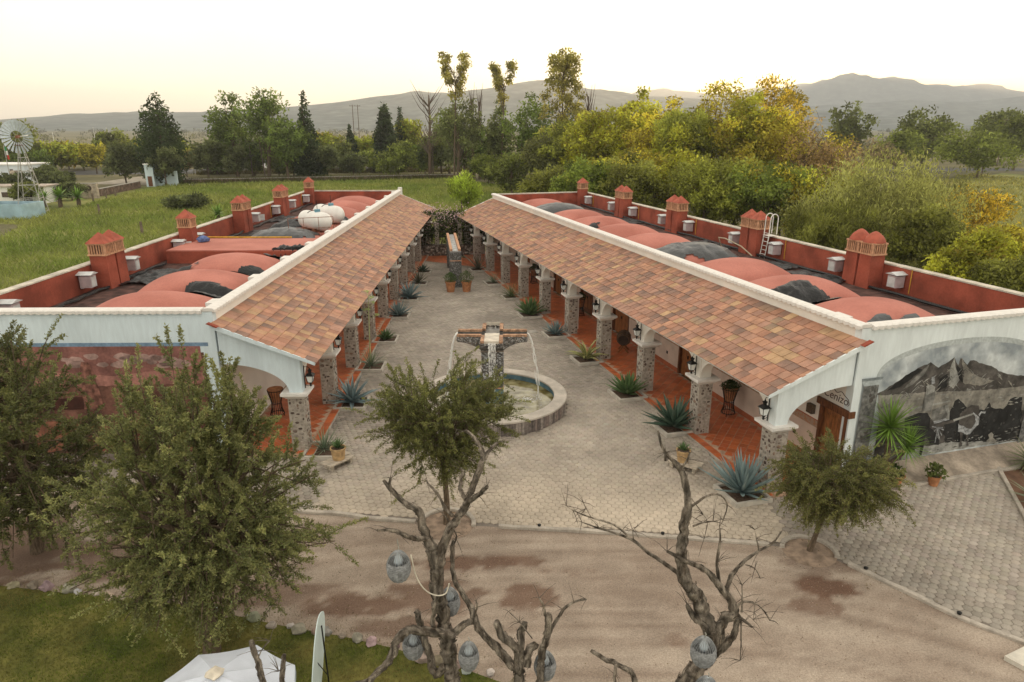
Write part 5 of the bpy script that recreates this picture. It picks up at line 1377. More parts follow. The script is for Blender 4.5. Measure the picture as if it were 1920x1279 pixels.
# odds and ends: blue bundle, white bucket, cameras
x, y, _ = W('L', 18.6, -8.0); mb = MB(); mb.lathe([(.1, 0), (.34, .05), (.38, .2), (.2, .36), (.03, .4)], 10, wob=lambda a, z: 1 + .2 * math.sin(3 * a + 7 * z)); tag(mb.build('blue_bundle', mat('blue_cloth', (.10, .14, .30), .8, .4, 5), None, smooth=True, loc=(x, y, 5.16)), 'blue cloth bundle on the raised red slab', 'bundle')
x, y, _ = W('L', 2.2, -7.6); mb = MB(); mb.lathe([(.5, 0), (.45, .25), (.25, .42), (.02, .46)], 9, wob=lambda a, z: 1 + .25 * math.sin(2 * a + 5 * z)); tag(mb.build('white_sack', mat('sack_white', (.6, .58, .54), .8, .15, 4), None, loc=(x, y, 4.4)), 'crumpled white sack lying on the nearest red roof deck', 'sack')
DEAD = [
    ('a', [(-1.14, 11.00, 0.79, 0.200), (-1.17, 11.06, 1.46, 0.184), (-1.27, 11.12, 2.50, 0.168), (-1.41, 11.18, 3.46, 0.152), (-1.45, 11.24, 4.11, 0.136), (-1.58, 11.30, 4.53, 0.120), (-1.69, 11.36, 4.85, 0.103), (-1.73, 11.42, 5.08, 0.086), (-2.01, 11.48, 5.22, 0.070), (-2.24, 11.54, 5.45, 0.052), (-2.42, 11.60, 5.64, 0.035)]),
    ('a', [(-2.26, 11.55, 5.42, 0.040), (-2.29, 11.53, 5.61, 0.035), (-2.26, 11.50, 5.74, 0.030)]),
    ('a', [(-1.61, 11.25, 4.61, 0.078), (-1.85, 11.03, 4.77, 0.060), (-2.14, 10.82, 5.06, 0.044), (-2.37, 10.60, 5.20, 0.028)]),
    ('a', [(-1.37, 11.20, 4.05, 0.116), (-1.33, 11.30, 4.35, 0.106), (-1.19, 11.40, 4.69, 0.096), (-0.92, 11.50, 5.07, 0.086), (-0.72, 11.60, 5.55, 0.075), (-0.58, 11.70, 5.93, 0.065), (-0.56, 11.80, 6.14, 0.054), (-0.72, 11.90, 6.39, 0.042), (-0.88, 12.00, 6.48, 0.031)]),
    ('a', [(-0.54, 11.80, 5.97, 0.061), (-0.43, 11.95, 6.09, 0.049), (-0.29, 12.10, 6.17, 0.037)]),
    ('a', [(-0.89, 11.50, 5.19, 0.070), (-0.63, 11.35, 5.47, 0.056), (-0.45, 11.20, 5.73, 0.044)]),
    ('a', [(-0.87, 11.50, 5.30, 0.060), (-0.99, 11.70, 5.45, 0.051), (-0.93, 11.90, 5.65, 0.041)]),
    ('a', [(-1.11, 11.40, 5.00, 0.049), (-1.28, 11.57, 5.08, 0.042), (-1.41, 11.73, 5.25, 0.034), (-1.64, 11.90, 5.43, 0.026)]),
    ('a', [(-1.13, 11.00, 2.65, 0.114), (-1.52, 10.89, 2.80, 0.106), (-1.93, 10.77, 2.94, 0.099), (-2.15, 10.66, 2.80, 0.091), (-2.26, 10.54, 2.52, 0.083), (-2.45, 10.43, 2.34, 0.076), (-2.71, 10.31, 2.17, 0.069), (-3.06, 10.20, 2.18, 0.062)]),
    ('a', [(-1.31, 11.00, 1.91, 0.105), (-1.50, 11.10, 1.62, 0.098), (-1.66, 11.20, 2.08, 0.092), (-1.78, 11.30, 2.55, 0.086), (-1.90, 11.40, 2.88, 0.079)]),
    ('a', [(-1.40, 11.05, 2.61, 0.067), (-1.51, 11.00, 2.80, 0.060), (-1.47, 10.95, 3.31, 0.054), (-1.35, 10.90, 3.67, 0.047)]),
    ('b', [(0.15, 10.70, 0.94, 0.139), (0.15, 10.74, 1.76, 0.128), (0.13, 10.78, 2.16, 0.118), (0.11, 10.82, 2.47, 0.107), (-0.17, 10.86, 2.72, 0.096), (-0.29, 10.90, 3.02, 0.085)]),
    ('b', [(0.17, 10.80, 2.44, 0.084), (0.17, 10.90, 2.69, 0.080), (0.25, 11.00, 2.94, 0.076)]),
    ('b', [(0.03, 10.75, 2.07, 0.102), (-0.09, 10.84, 2.20, 0.095), (-0.37, 10.94, 2.51, 0.088), (-0.65, 11.03, 2.77, 0.080), (-0.73, 11.12, 3.03, 0.072), (-0.89, 11.22, 3.29, 0.064), (-1.09, 11.31, 3.64, 0.056), (-1.15, 11.41, 4.00, 0.048), (-1.13, 11.50, 4.40, 0.040)]),
    ('b', [(-1.13, 11.50, 4.30, 0.025), (-1.07, 11.53, 4.42, 0.022), (-1.09, 11.57, 4.54, 0.018), (-1.28, 11.60, 4.88, 0.015)]),
    ('b', [(-0.71, 11.00, 3.08, 0.029), (-0.66, 10.95, 3.31, 0.021), (-0.67, 10.90, 3.49, 0.014)]),
    ('b', [(-1.09, 11.00, 2.70, 0.086), (-0.89, 11.00, 2.89, 0.076), (-0.75, 11.00, 2.94, 0.067)]),
    ('b', [(0.25, 10.75, 2.09, 0.112), (0.31, 10.82, 2.37, 0.103), (0.47, 10.90, 2.54, 0.094)]),
    ('c', [(0.55, 10.60, 1.04, 0.092), (0.54, 10.62, 1.87, 0.087), (0.56, 10.65, 2.48, 0.083), (0.65, 10.67, 2.88, 0.079), (0.68, 10.70, 3.37, 0.074)]),
    ('c', [(0.63, 10.65, 2.86, 0.055), (0.80, 10.74, 3.11, 0.046), (0.96, 10.82, 3.36, 0.037), (1.16, 10.91, 3.46, 0.028), (1.41, 11.00, 3.45, 0.019)]),
    ('c', [(0.62, 10.70, 3.33, 0.037), (0.58, 10.65, 3.57, 0.028), (0.50, 10.60, 3.79, 0.018)]),
    ('c', [(0.38, 10.70, 2.81, 0.019), (0.14, 10.80, 3.10, 0.014), (-0.07, 10.90, 3.26, 0.009)]),
    ('d', [(3.11, 10.60, 1.22, 0.211), (3.35, 10.66, 1.84, 0.200), (3.64, 10.72, 2.29, 0.189), (3.80, 10.79, 2.74, 0.178), (3.68, 10.85, 3.05, 0.167), (3.51, 10.91, 3.50, 0.155), (3.27, 10.97, 3.85, 0.144), (3.16, 11.04, 4.15, 0.132), (3.15, 11.10, 4.45, 0.120), (3.19, 11.16, 4.80, 0.108), (3.21, 11.22, 5.09, 0.096), (3.26, 11.29, 5.35, 0.084), (3.19, 11.35, 5.73, 0.071), (3.09, 11.41, 5.98, 0.059), (2.93, 11.47, 6.15, 0.046), (2.78, 11.54, 6.32, 0.033), (2.68, 11.60, 6.66, 0.020)]),
    ('d', [(3.21, 11.10, 3.89, 0.058), (2.86, 11.23, 4.10, 0.051), (2.54, 11.37, 4.27, 0.044), (2.33, 11.50, 4.40, 0.037), (2.07, 11.63, 4.45, 0.030), (1.70, 11.77, 4.50, 0.023), (1.38, 11.90, 4.55, 0.015)]),
    ('d', [(2.24, 11.50, 4.49, 0.030), (1.94, 11.60, 4.69, 0.025), (1.53, 11.70, 4.78, 0.020), (1.19, 11.80, 4.87, 0.015), (1.06, 11.90, 4.92, 0.010)]),
    ('d', [(1.53, 11.70, 4.78, 0.016), (1.43, 11.75, 4.95, 0.012), (1.38, 11.80, 5.05, 0.008)]),
    ('d', [(2.33, 11.50, 4.40, 0.015), (2.30, 11.45, 4.65, 0.011), (2.36, 11.40, 4.77, 0.008)]),
    ('d', [(3.76, 10.75, 2.68, 0.121), (3.99, 10.78, 3.20, 0.111), (4.16, 10.81, 3.27, 0.101), (4.08, 10.83, 3.56, 0.091), (3.92, 10.86, 3.76, 0.080), (3.72, 10.89, 4.00, 0.070), (3.53, 10.92, 4.19, 0.060), (3.27, 10.94, 4.30, 0.049), (3.05, 10.97, 4.41, 0.039), (2.86, 11.00, 4.50, 0.029)]),
    ('d', [(4.00, 10.90, 3.68, 0.066), (4.11, 11.04, 3.93, 0.056), (4.36, 11.18, 4.14, 0.046), (4.69, 11.32, 4.30, 0.036), (5.00, 11.46, 4.38, 0.026), (5.20, 11.60, 4.56, 0.015)]),
    ('d', [(4.68, 11.30, 4.32, 0.020), (4.60, 11.30, 4.58, 0.015), (4.55, 11.30, 4.77, 0.010)]),
    ('d', [(4.37, 11.10, 4.15, 0.019), (4.54, 11.05, 4.10, 0.014), (4.64, 11.00, 3.92, 0.010)]),
    ('d', [(3.85, 10.90, 3.90, 0.047), (3.79, 10.97, 4.29, 0.040), (3.83, 11.03, 4.67, 0.032), (3.83, 11.10, 4.92, 0.024)]),
    ('d', [(4.17, 10.80, 3.30, 0.037), (4.24, 10.75, 3.58, 0.031), (4.48, 10.70, 3.60, 0.025), (4.66, 10.65, 3.44, 0.020), (4.75, 10.60, 3.30, 0.014)]),
    ('d', [(4.48, 10.70, 3.60, 0.014), (4.48, 10.70, 3.40, 0.011), (4.48, 10.70, 3.24, 0.007)]),
    ('d', [(4.21, 10.80, 3.27, 0.047), (4.33, 10.70, 3.20, 0.039), (4.44, 10.60, 3.15, 0.032)]),
    ('d', [(4.27, 10.75, 3.22, 0.028), (4.30, 10.68, 2.75, 0.018), (4.29, 10.60, 2.40, 0.009)]),
    ('d', [(4.29, 10.80, 3.32, 0.028), (4.29, 10.85, 3.59, 0.023), (4.28, 10.90, 3.84, 0.017)]),
    ('d', [(3.71, 10.70, 2.26, 0.102), (3.93, 10.75, 2.50, 0.090), (4.18, 10.80, 2.78, 0.078), (4.25, 10.85, 3.14, 0.066)]),
    ('d', [(3.94, 10.75, 2.54, 0.047), (3.97, 10.72, 2.84, 0.042), (3.92, 10.70, 3.22, 0.037)]),
    ('d', [(3.25, 11.30, 5.18, 0.039), (3.47, 11.33, 5.36, 0.034), (3.69, 11.37, 5.47, 0.030), (3.89, 11.40, 5.43, 0.025), (4.03, 11.43, 5.22, 0.020), (4.00, 11.47, 4.86, 0.015), (3.95, 11.50, 4.71, 0.010)]),
    ('d', [(3.39, 11.30, 4.84, 0.029), (3.54, 11.20, 4.98, 0.020), (3.69, 11.10, 5.07, 0.012)]),
    ('d', [(3.11, 11.40, 5.97, 0.030), (3.19, 11.35, 6.20, 0.025), (3.21, 11.30, 6.36, 0.020)]),
    ('d', [(2.83, 11.50, 6.10, 0.040), (2.82, 11.50, 6.26, 0.030)]),
    ('d', [(3.69, 10.75, 3.04, 0.093), (3.40, 10.82, 3.21, 0.070), (3.29, 10.90, 3.42, 0.047)]),
    ('d', [(3.31, 11.30, 5.43, 0.013), (3.56, 11.30, 5.09, 0.011), (3.65, 11.30, 4.92, 0.009), (3.62, 11.30, 4.58, 0.007)]),
    ('e', [(2.40, 10.20, 1.63, 0.071), (2.27, 10.28, 2.20, 0.065), (2.20, 10.36, 2.35, 0.059), (1.95, 10.44, 2.46, 0.053), (1.70, 10.52, 2.52, 0.047), (1.48, 10.60, 2.63, 0.041)]),
    ('e', [(1.92, 10.40, 2.49, 0.036), (1.90, 10.35, 2.31, 0.036), (1.90, 10.30, 1.95, 0.036)]),
    ('f', [(-4.34, 9.80, 2.12, 0.076), (-4.43, 9.93, 2.53, 0.069), (-4.55, 10.07, 2.84, 0.061), (-4.68, 10.20, 3.20, 0.053)]),
    ('f', [(-4.51, 10.00, 2.95, 0.017), (-4.44, 10.05, 3.12, 0.013), (-4.30, 10.10, 3.27, 0.009)]),
    ('g', [(-4.16, 9.90, 2.02, 0.064), (-4.13, 10.00, 2.47, 0.058), (-4.06, 10.10, 2.99, 0.052)]),
    ('g', [(-4.09, 10.00, 2.81, 0.017), (-4.12, 9.90, 2.80, 0.009)]),
]
LAMPS = [(-2.06, 10.75, 4.39, 0.437, 0.595, 4.91), (-1.23, 11.50, 3.04, 0.398, 0.597, 3.38), (-1.96, 11.30, 2.16, 0.430, 0.567, 2.49), (-0.82, 10.70, 2.44, 0.389, 0.593, 2.83), (0.64, 10.90, 2.04, 0.424, 0.604, 2.46), (3.48, 10.30, 2.90, 0.464, 0.570, 3.26), (3.47, 9.90, 2.41, 0.428, 0.514, 2.71)]
CABLE = [(-1.82, 10.72, 4.62), (-1.76, 10.72, 4.23), (-1.66, 10.72, 3.97), (-1.52, 10.72, 3.81), (-1.35, 10.72, 3.75), (-1.21, 10.72, 3.81), (-1.15, 10.72, 4.01)]
# ------------------------------------------------------------------ foliage
def unit(a): return a / (np.linalg.norm(a, axis=-1, keepdims=True) + 1e-9)
def leaf_quads(P, D, Ln, Wd, rs_, flat=.5):
    """diamond leaves at P along D"""
    n = len(P); side = unit(np.cross(D, rs_.randn(n, 3))); nrm = np.cross(D, side)
    Ln = Ln[:, None]; Wd = Wd[:, None]
    V = np.stack([P, P + D * Ln * .5 + side * Wd * .5 + nrm * Ln * .06, P + D * Ln, P + D * Ln * .5 - side * Wd * .5 + nrm * Ln * .06], axis=1).reshape(-1, 3)
    F = np.arange(4 * n).reshape(n, 4)
    return V, F
def near_tree(name, base, trunk, cc, rad, label, n1, n2, n3, per, leaf, col, seed, ello=-.35, twig=(.5, 1.0), droop=0.0, whips=0.12, tr0=.12, limb0=.06, spread=.035, taper=0.0):
    rs_ = np.random.RandomState(seed); r = random.Random(seed)
    root = empty(name, base); tag(root, label, 'tree')
    cc = np.array(cc, float); rad = np.array(rad, float)
    tb = MB(); T = [Vector(p) for p in trunk]
    k = len(T); tb.tube(T, [tr0 * (1.25 if i == 0 else 1 - .35 * i / (k - 1)) for i in range(k)], 10)
    tb.build('trunk', BARK, root, smooth=True)
    br = MB(); top = np.array(trunk[-1], float); low = np.array(trunk[max(0, len(trunk) - 2)], float)
    PP, DD, LL, WW, CC = [], [], [], [], []
    def curve(a, b, bow, n=6):
        t = np.linspace(0, 1, n)[:, None]; mid = (a + b) / 2 + bow
        return (1 - t) ** 2 * a + 2 * t * (1 - t) * mid + t * t * b
    for i in range(n1):
        ph = 2 * math.pi * (i + r.random() * .6) / n1; el = r.uniform(ello, 1.05)
        dirv = np.array([math.cos(ph) * math.cos(el), math.sin(ph) * math.cos(el), math.sin(el)])
        end = cc + dirv * rad * r.uniform(.5, .68); st = low + (top - low) * r.uniform(.3, 1)
        Cv = curve(st, end, np.array([0, 0, .25 * r.random() * rad[2] * .5]) + rs_.randn(3) * .12)
        br.tube(Cv.tolist(), np.linspace(limb0, limb0 * .35, len(Cv)).tolist(), 6)
        for j in range(n2):
            t = r.uniform(.25, 1); p0 = Cv[int(t * (len(Cv) - 1))]
            d2 = unit(dirv + rs_.randn(3) * .75 + np.array([0, 0, .15])); e2 = cc + d2 * rad * r.uniform(.62, .95)
            C2 = curve(p0, e2, rs_.randn(3) * .18 + np.array([0, 0, .15]), 6)
            br.tube(C2.tolist(), np.linspace(limb0 * .32, limb0 * .12, len(C2)).tolist(), 4, cap=False)
            for q in range(n3):
                t = r.uniform(.15, 1); s0 = C2[0] + (C2[-1] - C2[0]) * 0 + C2[int(t * 5)] * 0
                f = t * (len(C2) - 1); i0 = min(int(f), len(C2) - 2); s0 = C2[i0] + (C2[i0 + 1] - C2[i0]) * (f - i0)
                out = unit((s0 - cc) / rad); d3 = unit(out * .8 + rs_.randn(3) * .55 + np.array([0, 0, .30 - droop]))
                ln = r.uniform(*twig); wh = r.random() < whips
                if wh: ln *= 1.7; d3 = unit(d3 + np.array([0, 0, .55 - droop]))
                e3 = s0 + d3 * ln; C3 = curve(s0, e3 + np.array([0, 0, -.22 * ln * (droop + .25)]), np.array([0, 0, .12 * ln]), 5)
                br.tube(C3.tolist(), [.008, .007, .006, .005, .003], 3, cap=False)
                m = int(per * ln * r.uniform(.75, 1.2) * (.75 if wh else 1)); tt = rs_.rand(m) ** .85
                f = tt * 4; i0 = np.minimum(f.astype(int), 3); P = C3[i0] + (C3[i0 + 1] - C3[i0]) * (f - i0)[:, None]
                P = P + rs_.randn(m, 3) * spread * (1.15 - .7 * tt[:, None])
                D = unit(rs_.randn(m, 3) * .8 + d3 * .7 + np.array([0, 0, .15]))
                shade = r.uniform(.72, 1.12) * (1.22 if wh else 1)
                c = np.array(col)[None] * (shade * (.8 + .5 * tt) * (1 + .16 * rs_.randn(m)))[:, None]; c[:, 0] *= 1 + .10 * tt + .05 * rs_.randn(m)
                PP.append(P); DD.append(D); LL.append(leaf * (.7 + .6 * rs_.rand(m))); WW.append(leaf * .42 * (.8 + .4 * rs_.rand(m))); CC.append(c)
    def shape(A):
        f = 1 - taper * np.clip((A[:, 2] - cc[2] + .25 * rad[2]) / rad[2], -.15, 1.1)
        A = A.copy(); A[:, 0] = cc[0] + (A[:, 0] - cc[0]) * f; A[:, 1] = cc[1] + (A[:, 1] - cc[1]) * f; return A
    if taper: br.v = [tuple(v) for v in shape(np.array(br.v, float))]; PP = [shape(p) for p in PP]
    br.build('branches', BARK, root)
    P = np.concatenate(PP); D = np.concatenate(DD); V, F = leaf_quads(P, D, np.concatenate(LL), np.concatenate(WW), rs_)
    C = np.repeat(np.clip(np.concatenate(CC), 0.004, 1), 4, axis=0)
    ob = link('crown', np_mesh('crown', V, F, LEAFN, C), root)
    return root
near_tree('leafy_tree', (-7.15, 13.5, 0), [(0, 0, 0), (.08, .02, 1.0), (-.05, .05, 2.0), (.05, .1, 3.2)], (.15, .1, 4.2), (3.2, 2.5, 3.9), 'big olive green small leaved tree beside the white parasol',
          20, 10, 7, 168, .072, (.21, .235, .088), 41, ello=-1.25, twig=(.45, .95), whips=.13, taper=.42, tr0=.17, limb0=.085)
near_tree('leafy_tree', (-14.0, 17.6, 0), [(0, 0, 0), (.1, 0, 1.2), (.0, .1, 2.4), (.1, .1, 3.4)], (.2, -.5, 3.6), (3.3, 2.7, 3.8), 'dark green tree cut by the picture edge before the red mural',
          14, 9, 7, 135, .084, (.145, .165, .058), 42, ello=-1.2, twig=(.45, .95), whips=.10, tr0=.16, limb0=.08)
near_tree('leafy_tree', (-2.05, 19.0, 0), [(0, 0, 0), (.02, 0, .9), (-.02, .02, 1.8), (.0, 0, 2.3)], (-.02, 0, 3.65), (2.3, 2.1, 1.95), 'round dark green tree standing in front of the fountain',
          15, 9, 7, 185, .062, (.165, .185, .058), 43, ello=-.75, twig=(.35, .75), whips=.10, tr0=.10, limb0=.05)
near_tree('weeping_tree', (8.75, 17.55, 0), [(0, 0, 0), (.12, 0, .6), (.25, .0, 1.2), (.35, 0, 1.7)], (.55, .1, 2.35), (1.85, 1.6, 1.05), 'small feathery weeping tree at the kerb below the mural',
          13, 9, 7, 165, .058, (.165, .18, .055), 44, ello=-.8, twig=(.4, .8), droop=.65, whips=.04, tr0=.075, limb0=.04, spread=.04)

# ------------------------------------------------------------------ dead trees with hanging wicker lamps
DL = {'a': 'tall dead tree with forked bare limbs in front of the fountain tree', 'b': 'leaning dead tree whose long limb reaches over to the tall one', 'c': 'short dead trunk with a curved side twig behind a wicker lamp',
      'd': 'widely branched dead tree with peeling bark and thin twigs at the dirt yard', 'e': 'low dead branch bending left beside the widely branched dead tree', 'f': 'dead stump rising before the white parasol with one thin twig', 'g': 'shorter dead stump before the edge of the white parasol'}
def rough_tube(mb, pts, seed):
    r = random.Random(seed); P = [Vector(p[:3]) for p in pts]; R = [p[3] for p in pts]
    out, rad = [], []
    for i in range(len(P) - 1):
        p0, p1, p2, p3 = P[max(i - 1, 0)], P[i], P[i + 1], P[min(i + 2, len(P) - 1)]
        k = max(2, int((p2 - p1).length / .07))
        for q in range(k):
            t = q / k; v = .5 * ((2 * p1) + (p2 - p0) * t + (2 * p0 - 5 * p1 + 4 * p2 - p3) * t * t + (3 * p1 - p0 - 3 * p2 + p3) * t ** 3)
            rr = (R[i] + (R[i + 1] - R[i]) * t) * (.84 if R[0] > .08 else .74); j = rr * .13
            out.append(v + Vector((r.gauss(0, j), r.gauss(0, j), r.gauss(0, j * .5)))); rad.append(rr * r.uniform(.94, 1.06))
    out.append(P[-1]); rad.append(R[-1] * .7)
    n = 12 if R[0] > .05 else (8 if R[0] > .02 else 5)
    o = len(mb.v); mb.tube(out, rad, n)
    # knobbly bark: push verts along a ridge noise
    for k in range(o, len(mb.v)):
        v = Vector(mb.v[k]); i = min((k - o) // n, len(out) - 1); d = v - out[i]
        q = mnoise.noise(Vector((v.x * 26, v.y * 26, v.z * 3.2))) * .34 + mnoise.noise(Vector((v.x * 6, v.y * 6, v.z * 3 + 3))) * .16
        q -= .10 * max(0, mnoise.noise(Vector((v.x * 14, v.y * 14, v.z * 9 + 7)))); mb.v[k] = tuple(out[i] + d * (1 + q)); c = 1.05 + 1.5 * mnoise.noise(Vector((v.x * 19, v.y * 19, v.z * 2.6 + 31))) ; c = max(.35, c) * (1.25 if R[0] < .04 else .95); mb.c[k] = (c, c * .96, c * .90)
    # loose bark plates
    if R[0] > .045:
        for i in range(len(out) - 1):
            if rad[i] < .03: continue
            ax = (out[i + 1] - out[i]).normalized()
            for q in range(3):
                n_ = Vector((r.gauss(0, 1), r.gauss(0, 1), r.gauss(0, 1))); n_ = (n_ - ax * n_.dot(ax)).normalized(); t_ = ax.cross(n_)
                p = out[i] + n_ * rad[i] * 1.02; L_ = r.uniform(.04, .13); w_ = rad[i] * r.uniform(.15, .38); lift = n_ * rad[i] * r.uniform(.05, .35); c = r.choice((.45, .6, 1.3, 1.6, .8))
                mb.add([p - t_ * w_ / 2 - ax * L_ / 2, p + t_ * w_ / 2 - ax * L_ * .4, p + t_ * w_ * .4 + ax * L_ / 2 + lift, p - t_ * w_ * .3 + ax * L_ * .35 + lift, p - n_ * rad[i] * .1], [(0, 1, 2, 3), (0, 4, 1), (3, 2, 4)], (c, c * .93, c * .85))
seen = {}
for k, (t, pts) in enumerate(DEAD):
    if t not in seen:
        p = pts[0]; root = empty('dead_tree', (p[0], p[1] - .05, 0)); tag(root, DL[t], 'dead tree', 'bare dead trees in front of the courtyard'); seen[t] = root
        low = [(p[0], p[1] - .08, -.05, p[3] * 1.5), (p[0], p[1] - .04, p[2] * .5, p[3] * 1.12)] if p[2] > .1 else [(p[0], p[1] - .05, -.05, p[3] * 1.3)]
        pts = low + list(pts); nm = 'trunk'
    else: nm = 'branch'
    root = seen[t]; bx_, by_ = root.location.x, root.location.y
    mb = MB(); rough_tube(mb, [(p[0] - bx_, p[1] - by_, p[2], p[3]) for p in pts], k + 5); mb.build(nm, DEADW, root, smooth=True)
    if pts[-1][3] < .05 and nm == 'branch':
        r = random.Random(k); q = pts[-2]; mb = MB()
        for w_ in range(8):
            d = Vector((r.gauss(0, 1), r.gauss(0, .6), r.gauss(.1, .8))).normalized() * r.uniform(.12, .45); q = pts[r.randrange(max(1, len(pts) - 3), len(pts))]; s0 = Vector((q[0] - bx_, q[1] - by_, q[2]))
            mb.tube([s0, s0 + d * .5 + Vector((0, 0, .03)), s0 + d], [.007, .005, .002], 4, col=(.9, .85, .8))
        mb.build('twig', DEADW, root)
LL_ = ['grey wicker lamp hanging from the outstretched left limb', 'grey wicker lamp half hidden behind the tall dead trunk', 'grey wicker lamp behind the low arched limb of the tall dead tree', 'grey wicker lamp right of the tall dead trunk foot', 'grey wicker lamp behind the short dead trunk', 'grey wicker lamp on the widely branched dead tree', 'lowest grey wicker lamp cut by the bottom picture edge']
for (x, y, z, w, h, hz), lab in zip(LAMPS, LL_):
    root = empty('wicker_lamp', (x, y, z)); tag(root, lab, 'lamp', 'wicker lamps in the dead trees'); r = random.Random(int(z * 100))
    prof = lambda t: (w / 2) * (max(0, math.sin(math.pi * (t * .86 + .14)) ) ** .55)   # t 0 bottom .. 1 top
    # woven lower part: rings bulging over and under the ribs
    mb = MB(); nr, na = 30, 48; V, F, C = [], [], []
    for i in range(nr + 1):
        t = .02 + .64 * i / nr
        for k in range(na):
            a = 2 * math.pi * k / na; wv = .018 * math.cos(k * math.pi / 2 + (i % 2) * math.pi) + .03 * math.cos(12 * a)
            q = prof(t) * (1 + wv); V.append((q * math.cos(a), q * math.sin(a), -h / 2 + h * t)); s_ = .85 + r.uniform(-.25, .3); C.append((s_, s_, s_ * 1.02))
    for i in range(nr):
        for k in range(na): F.append((i * na + k, i * na + (k + 1) % na, (i + 1) * na + (k + 1) % na, (i + 1) * na + k))
    F.append(tuple(range(na))); mb.add(V, F, C); mb.build('woven_body', WICKER, root)
    mb = MB()
    for k in range(26):
        a = 2 * math.pi * k / 26; j = r.uniform(-.05, .05)
        mb.tube([(prof(t) * math.cos(a + j * t) * .99, prof(t) * math.sin(a + j * t) * .99, -h / 2 + h * t) for t in (.62, .72, .82, .9, .96)] + [(.012 * math.cos(a), .012 * math.sin(a), h * .5)], .0055, 4, col=(1.1, 1.12, 1.14))
    mb.build('open_ribs', WICKER, root)
    MB().lathe([(.02, -.10), (.07, -.05), (.085, .02), (.06, .09), (.025, .13), (.02, .2)], 14, (0, 0, h * .12)).build('bulb', mat('milk_glass', (.50, .56, .60), .3, .02), root, smooth=True)
    mb = MB(); mb.tube([(0, 0, h * .48), (.02, 0, h * .5 + .06), (0, 0, max(h * .5 + .1, hz - z + .02))], .009, 5, col=(1.3, 1.25, 1.1)); mb.build('hanging_loop', WICKER, root)
mb = MB(); c = CABLE[0]; mb.tube(smooth_line([(p[0] - c[0], p[1] - c[1], p[2] - c[2]) for p in CABLE], 4), .012, 6); tag(mb.build('lamp_cable', mat('cream_cable', (.60, .55, .45), .6), None, smooth=True, loc=c), 'loose cream cable looping from the hanging lamp to the trunk', 'cable')

# ------------------------------------------------------------------ parasol, reflector, stones, slab
px0 = empty('parasol', (-5.27, 9.92, 0)); tag(px0, 'white garden parasol seen from above on the lawn', 'parasol')
PW = mat('parasol_canvas', (.62, .66, .74), .8, .05, 3, .15, 30)
R_o, zr, zp = 1.40, 2.14, 2.72; A0 = math.atan2(11.24 - 9.92, -5.09 + 5.27)
for k in range(8):
    a, e = A0 + k * math.pi / 4, A0 + (k + 1) * math.pi / 4; n = 6; V, F = [], []
    for i in range(n + 1):
        t = i / n
        for j in range(n + 1):
            u = j / n; p = Vector((math.cos(a), math.sin(a), 0)).lerp(Vector((math.cos(e), math.sin(e), 0)), u) * R_o * t
            z = zp + (zr - zp) * t ** 1.12 - .07 * math.sin(math.pi * u) * math.sin(math.pi * t * .8)
            V.append((p.x, p.y, z))
    for i in range(n):
        for j in range(n): q = i * (n + 1) + j; F.append((q, q + 1, q + n + 2, q + n + 1))
    V += [(v[0] * 1.005, v[1] * 1.005, v[2] - .17) for v in V[n * (n + 1):]]; b_ = (n + 1) * (n + 1)
    for j in range(n): F.append((n * (n + 1) + j, n * (n + 1) + j + 1, b_ + j + 1, b_ + j))
    mb = MB(); mb.add(V, F); mb.build('canopy_panel', PW, px0, smooth=True)
    mb = MB(); mb.tube([(0, 0, zp - .06), (math.cos(a) * R_o * .98, math.sin(a) * R_o * .98, zr - .03)], .012, 5); mb.build('rib', mat('brown_wood'), px0)
mb = MB(); mb.tube([(0, 0, 0), (0, 0, zp)], .03, 10); mb.build('pole', mat('brown_wood'), px0)
mb = MB(); mb.lathe([(.02, zp - .02), (.14, zp - .01), (.16, zp + .03), (.05, zp + .08), (.02, zp + .12)], 10, wob=lambda a, z: 1 + .15 * math.sin(4 * a)); mb.build('top_cap', mat('cream_cloth', (.62, .56, .46), .8, .2, 6, .4, 18), px0, smooth=True)
mb = MB(); mb.lathe([(.32, 0), (.32, .07), (.10, .12)], 16); mb.build('foot', CONC, px0)

rf = empty('photo_reflector', (-3.72, 11.35, 0)); tag(rf, 'white photographic reflector panel on a black stand', 'reflector')
mb = MB(); n = 28; V = []
for sx in (-.008, .008):
    for k in range(n):
        a = 2 * math.pi * k / n; V.append((sx, .62 * math.copysign(abs(math.cos(a)) ** .7, math.cos(a)), .88 * math.copysign(abs(math.sin(a)) ** .8, math.sin(a))))
mb.add(V, [tuple(range(n)), tuple(range(2 * n - 1, n - 1, -1))] + [(k, (k + 1) % n, n + (k + 1) % n, n + k) for k in range(n)])
pn_ = mb.build('panel', mat('reflector_white', (.62, .72, .72), .6, .03), rf); pn_.location = (-.10, -.22, 1.95); pn_.rotation_euler = (R_(-30), R_(3), R_(5))
mb = MB(); mb.tube([(0, 0, .75), (-.03, -.05, 2.6)], .016, 6); mb.build('stand_pole', BLACK, rf)
mb = MB(); mb.tube([(-.12, -.45, 2.2), (.0, -.02, 1.35)], .010, 5); mb.build('holder_arm', BLACK, rf)
for k in range(3):
    a = 2.09 * k + .5; mb = MB(); mb.tube([(0, 0, .95), (.5 * math.cos(a), .5 * math.sin(a), .03)], .013, 5); mb.build('leg', BLACK, rf)

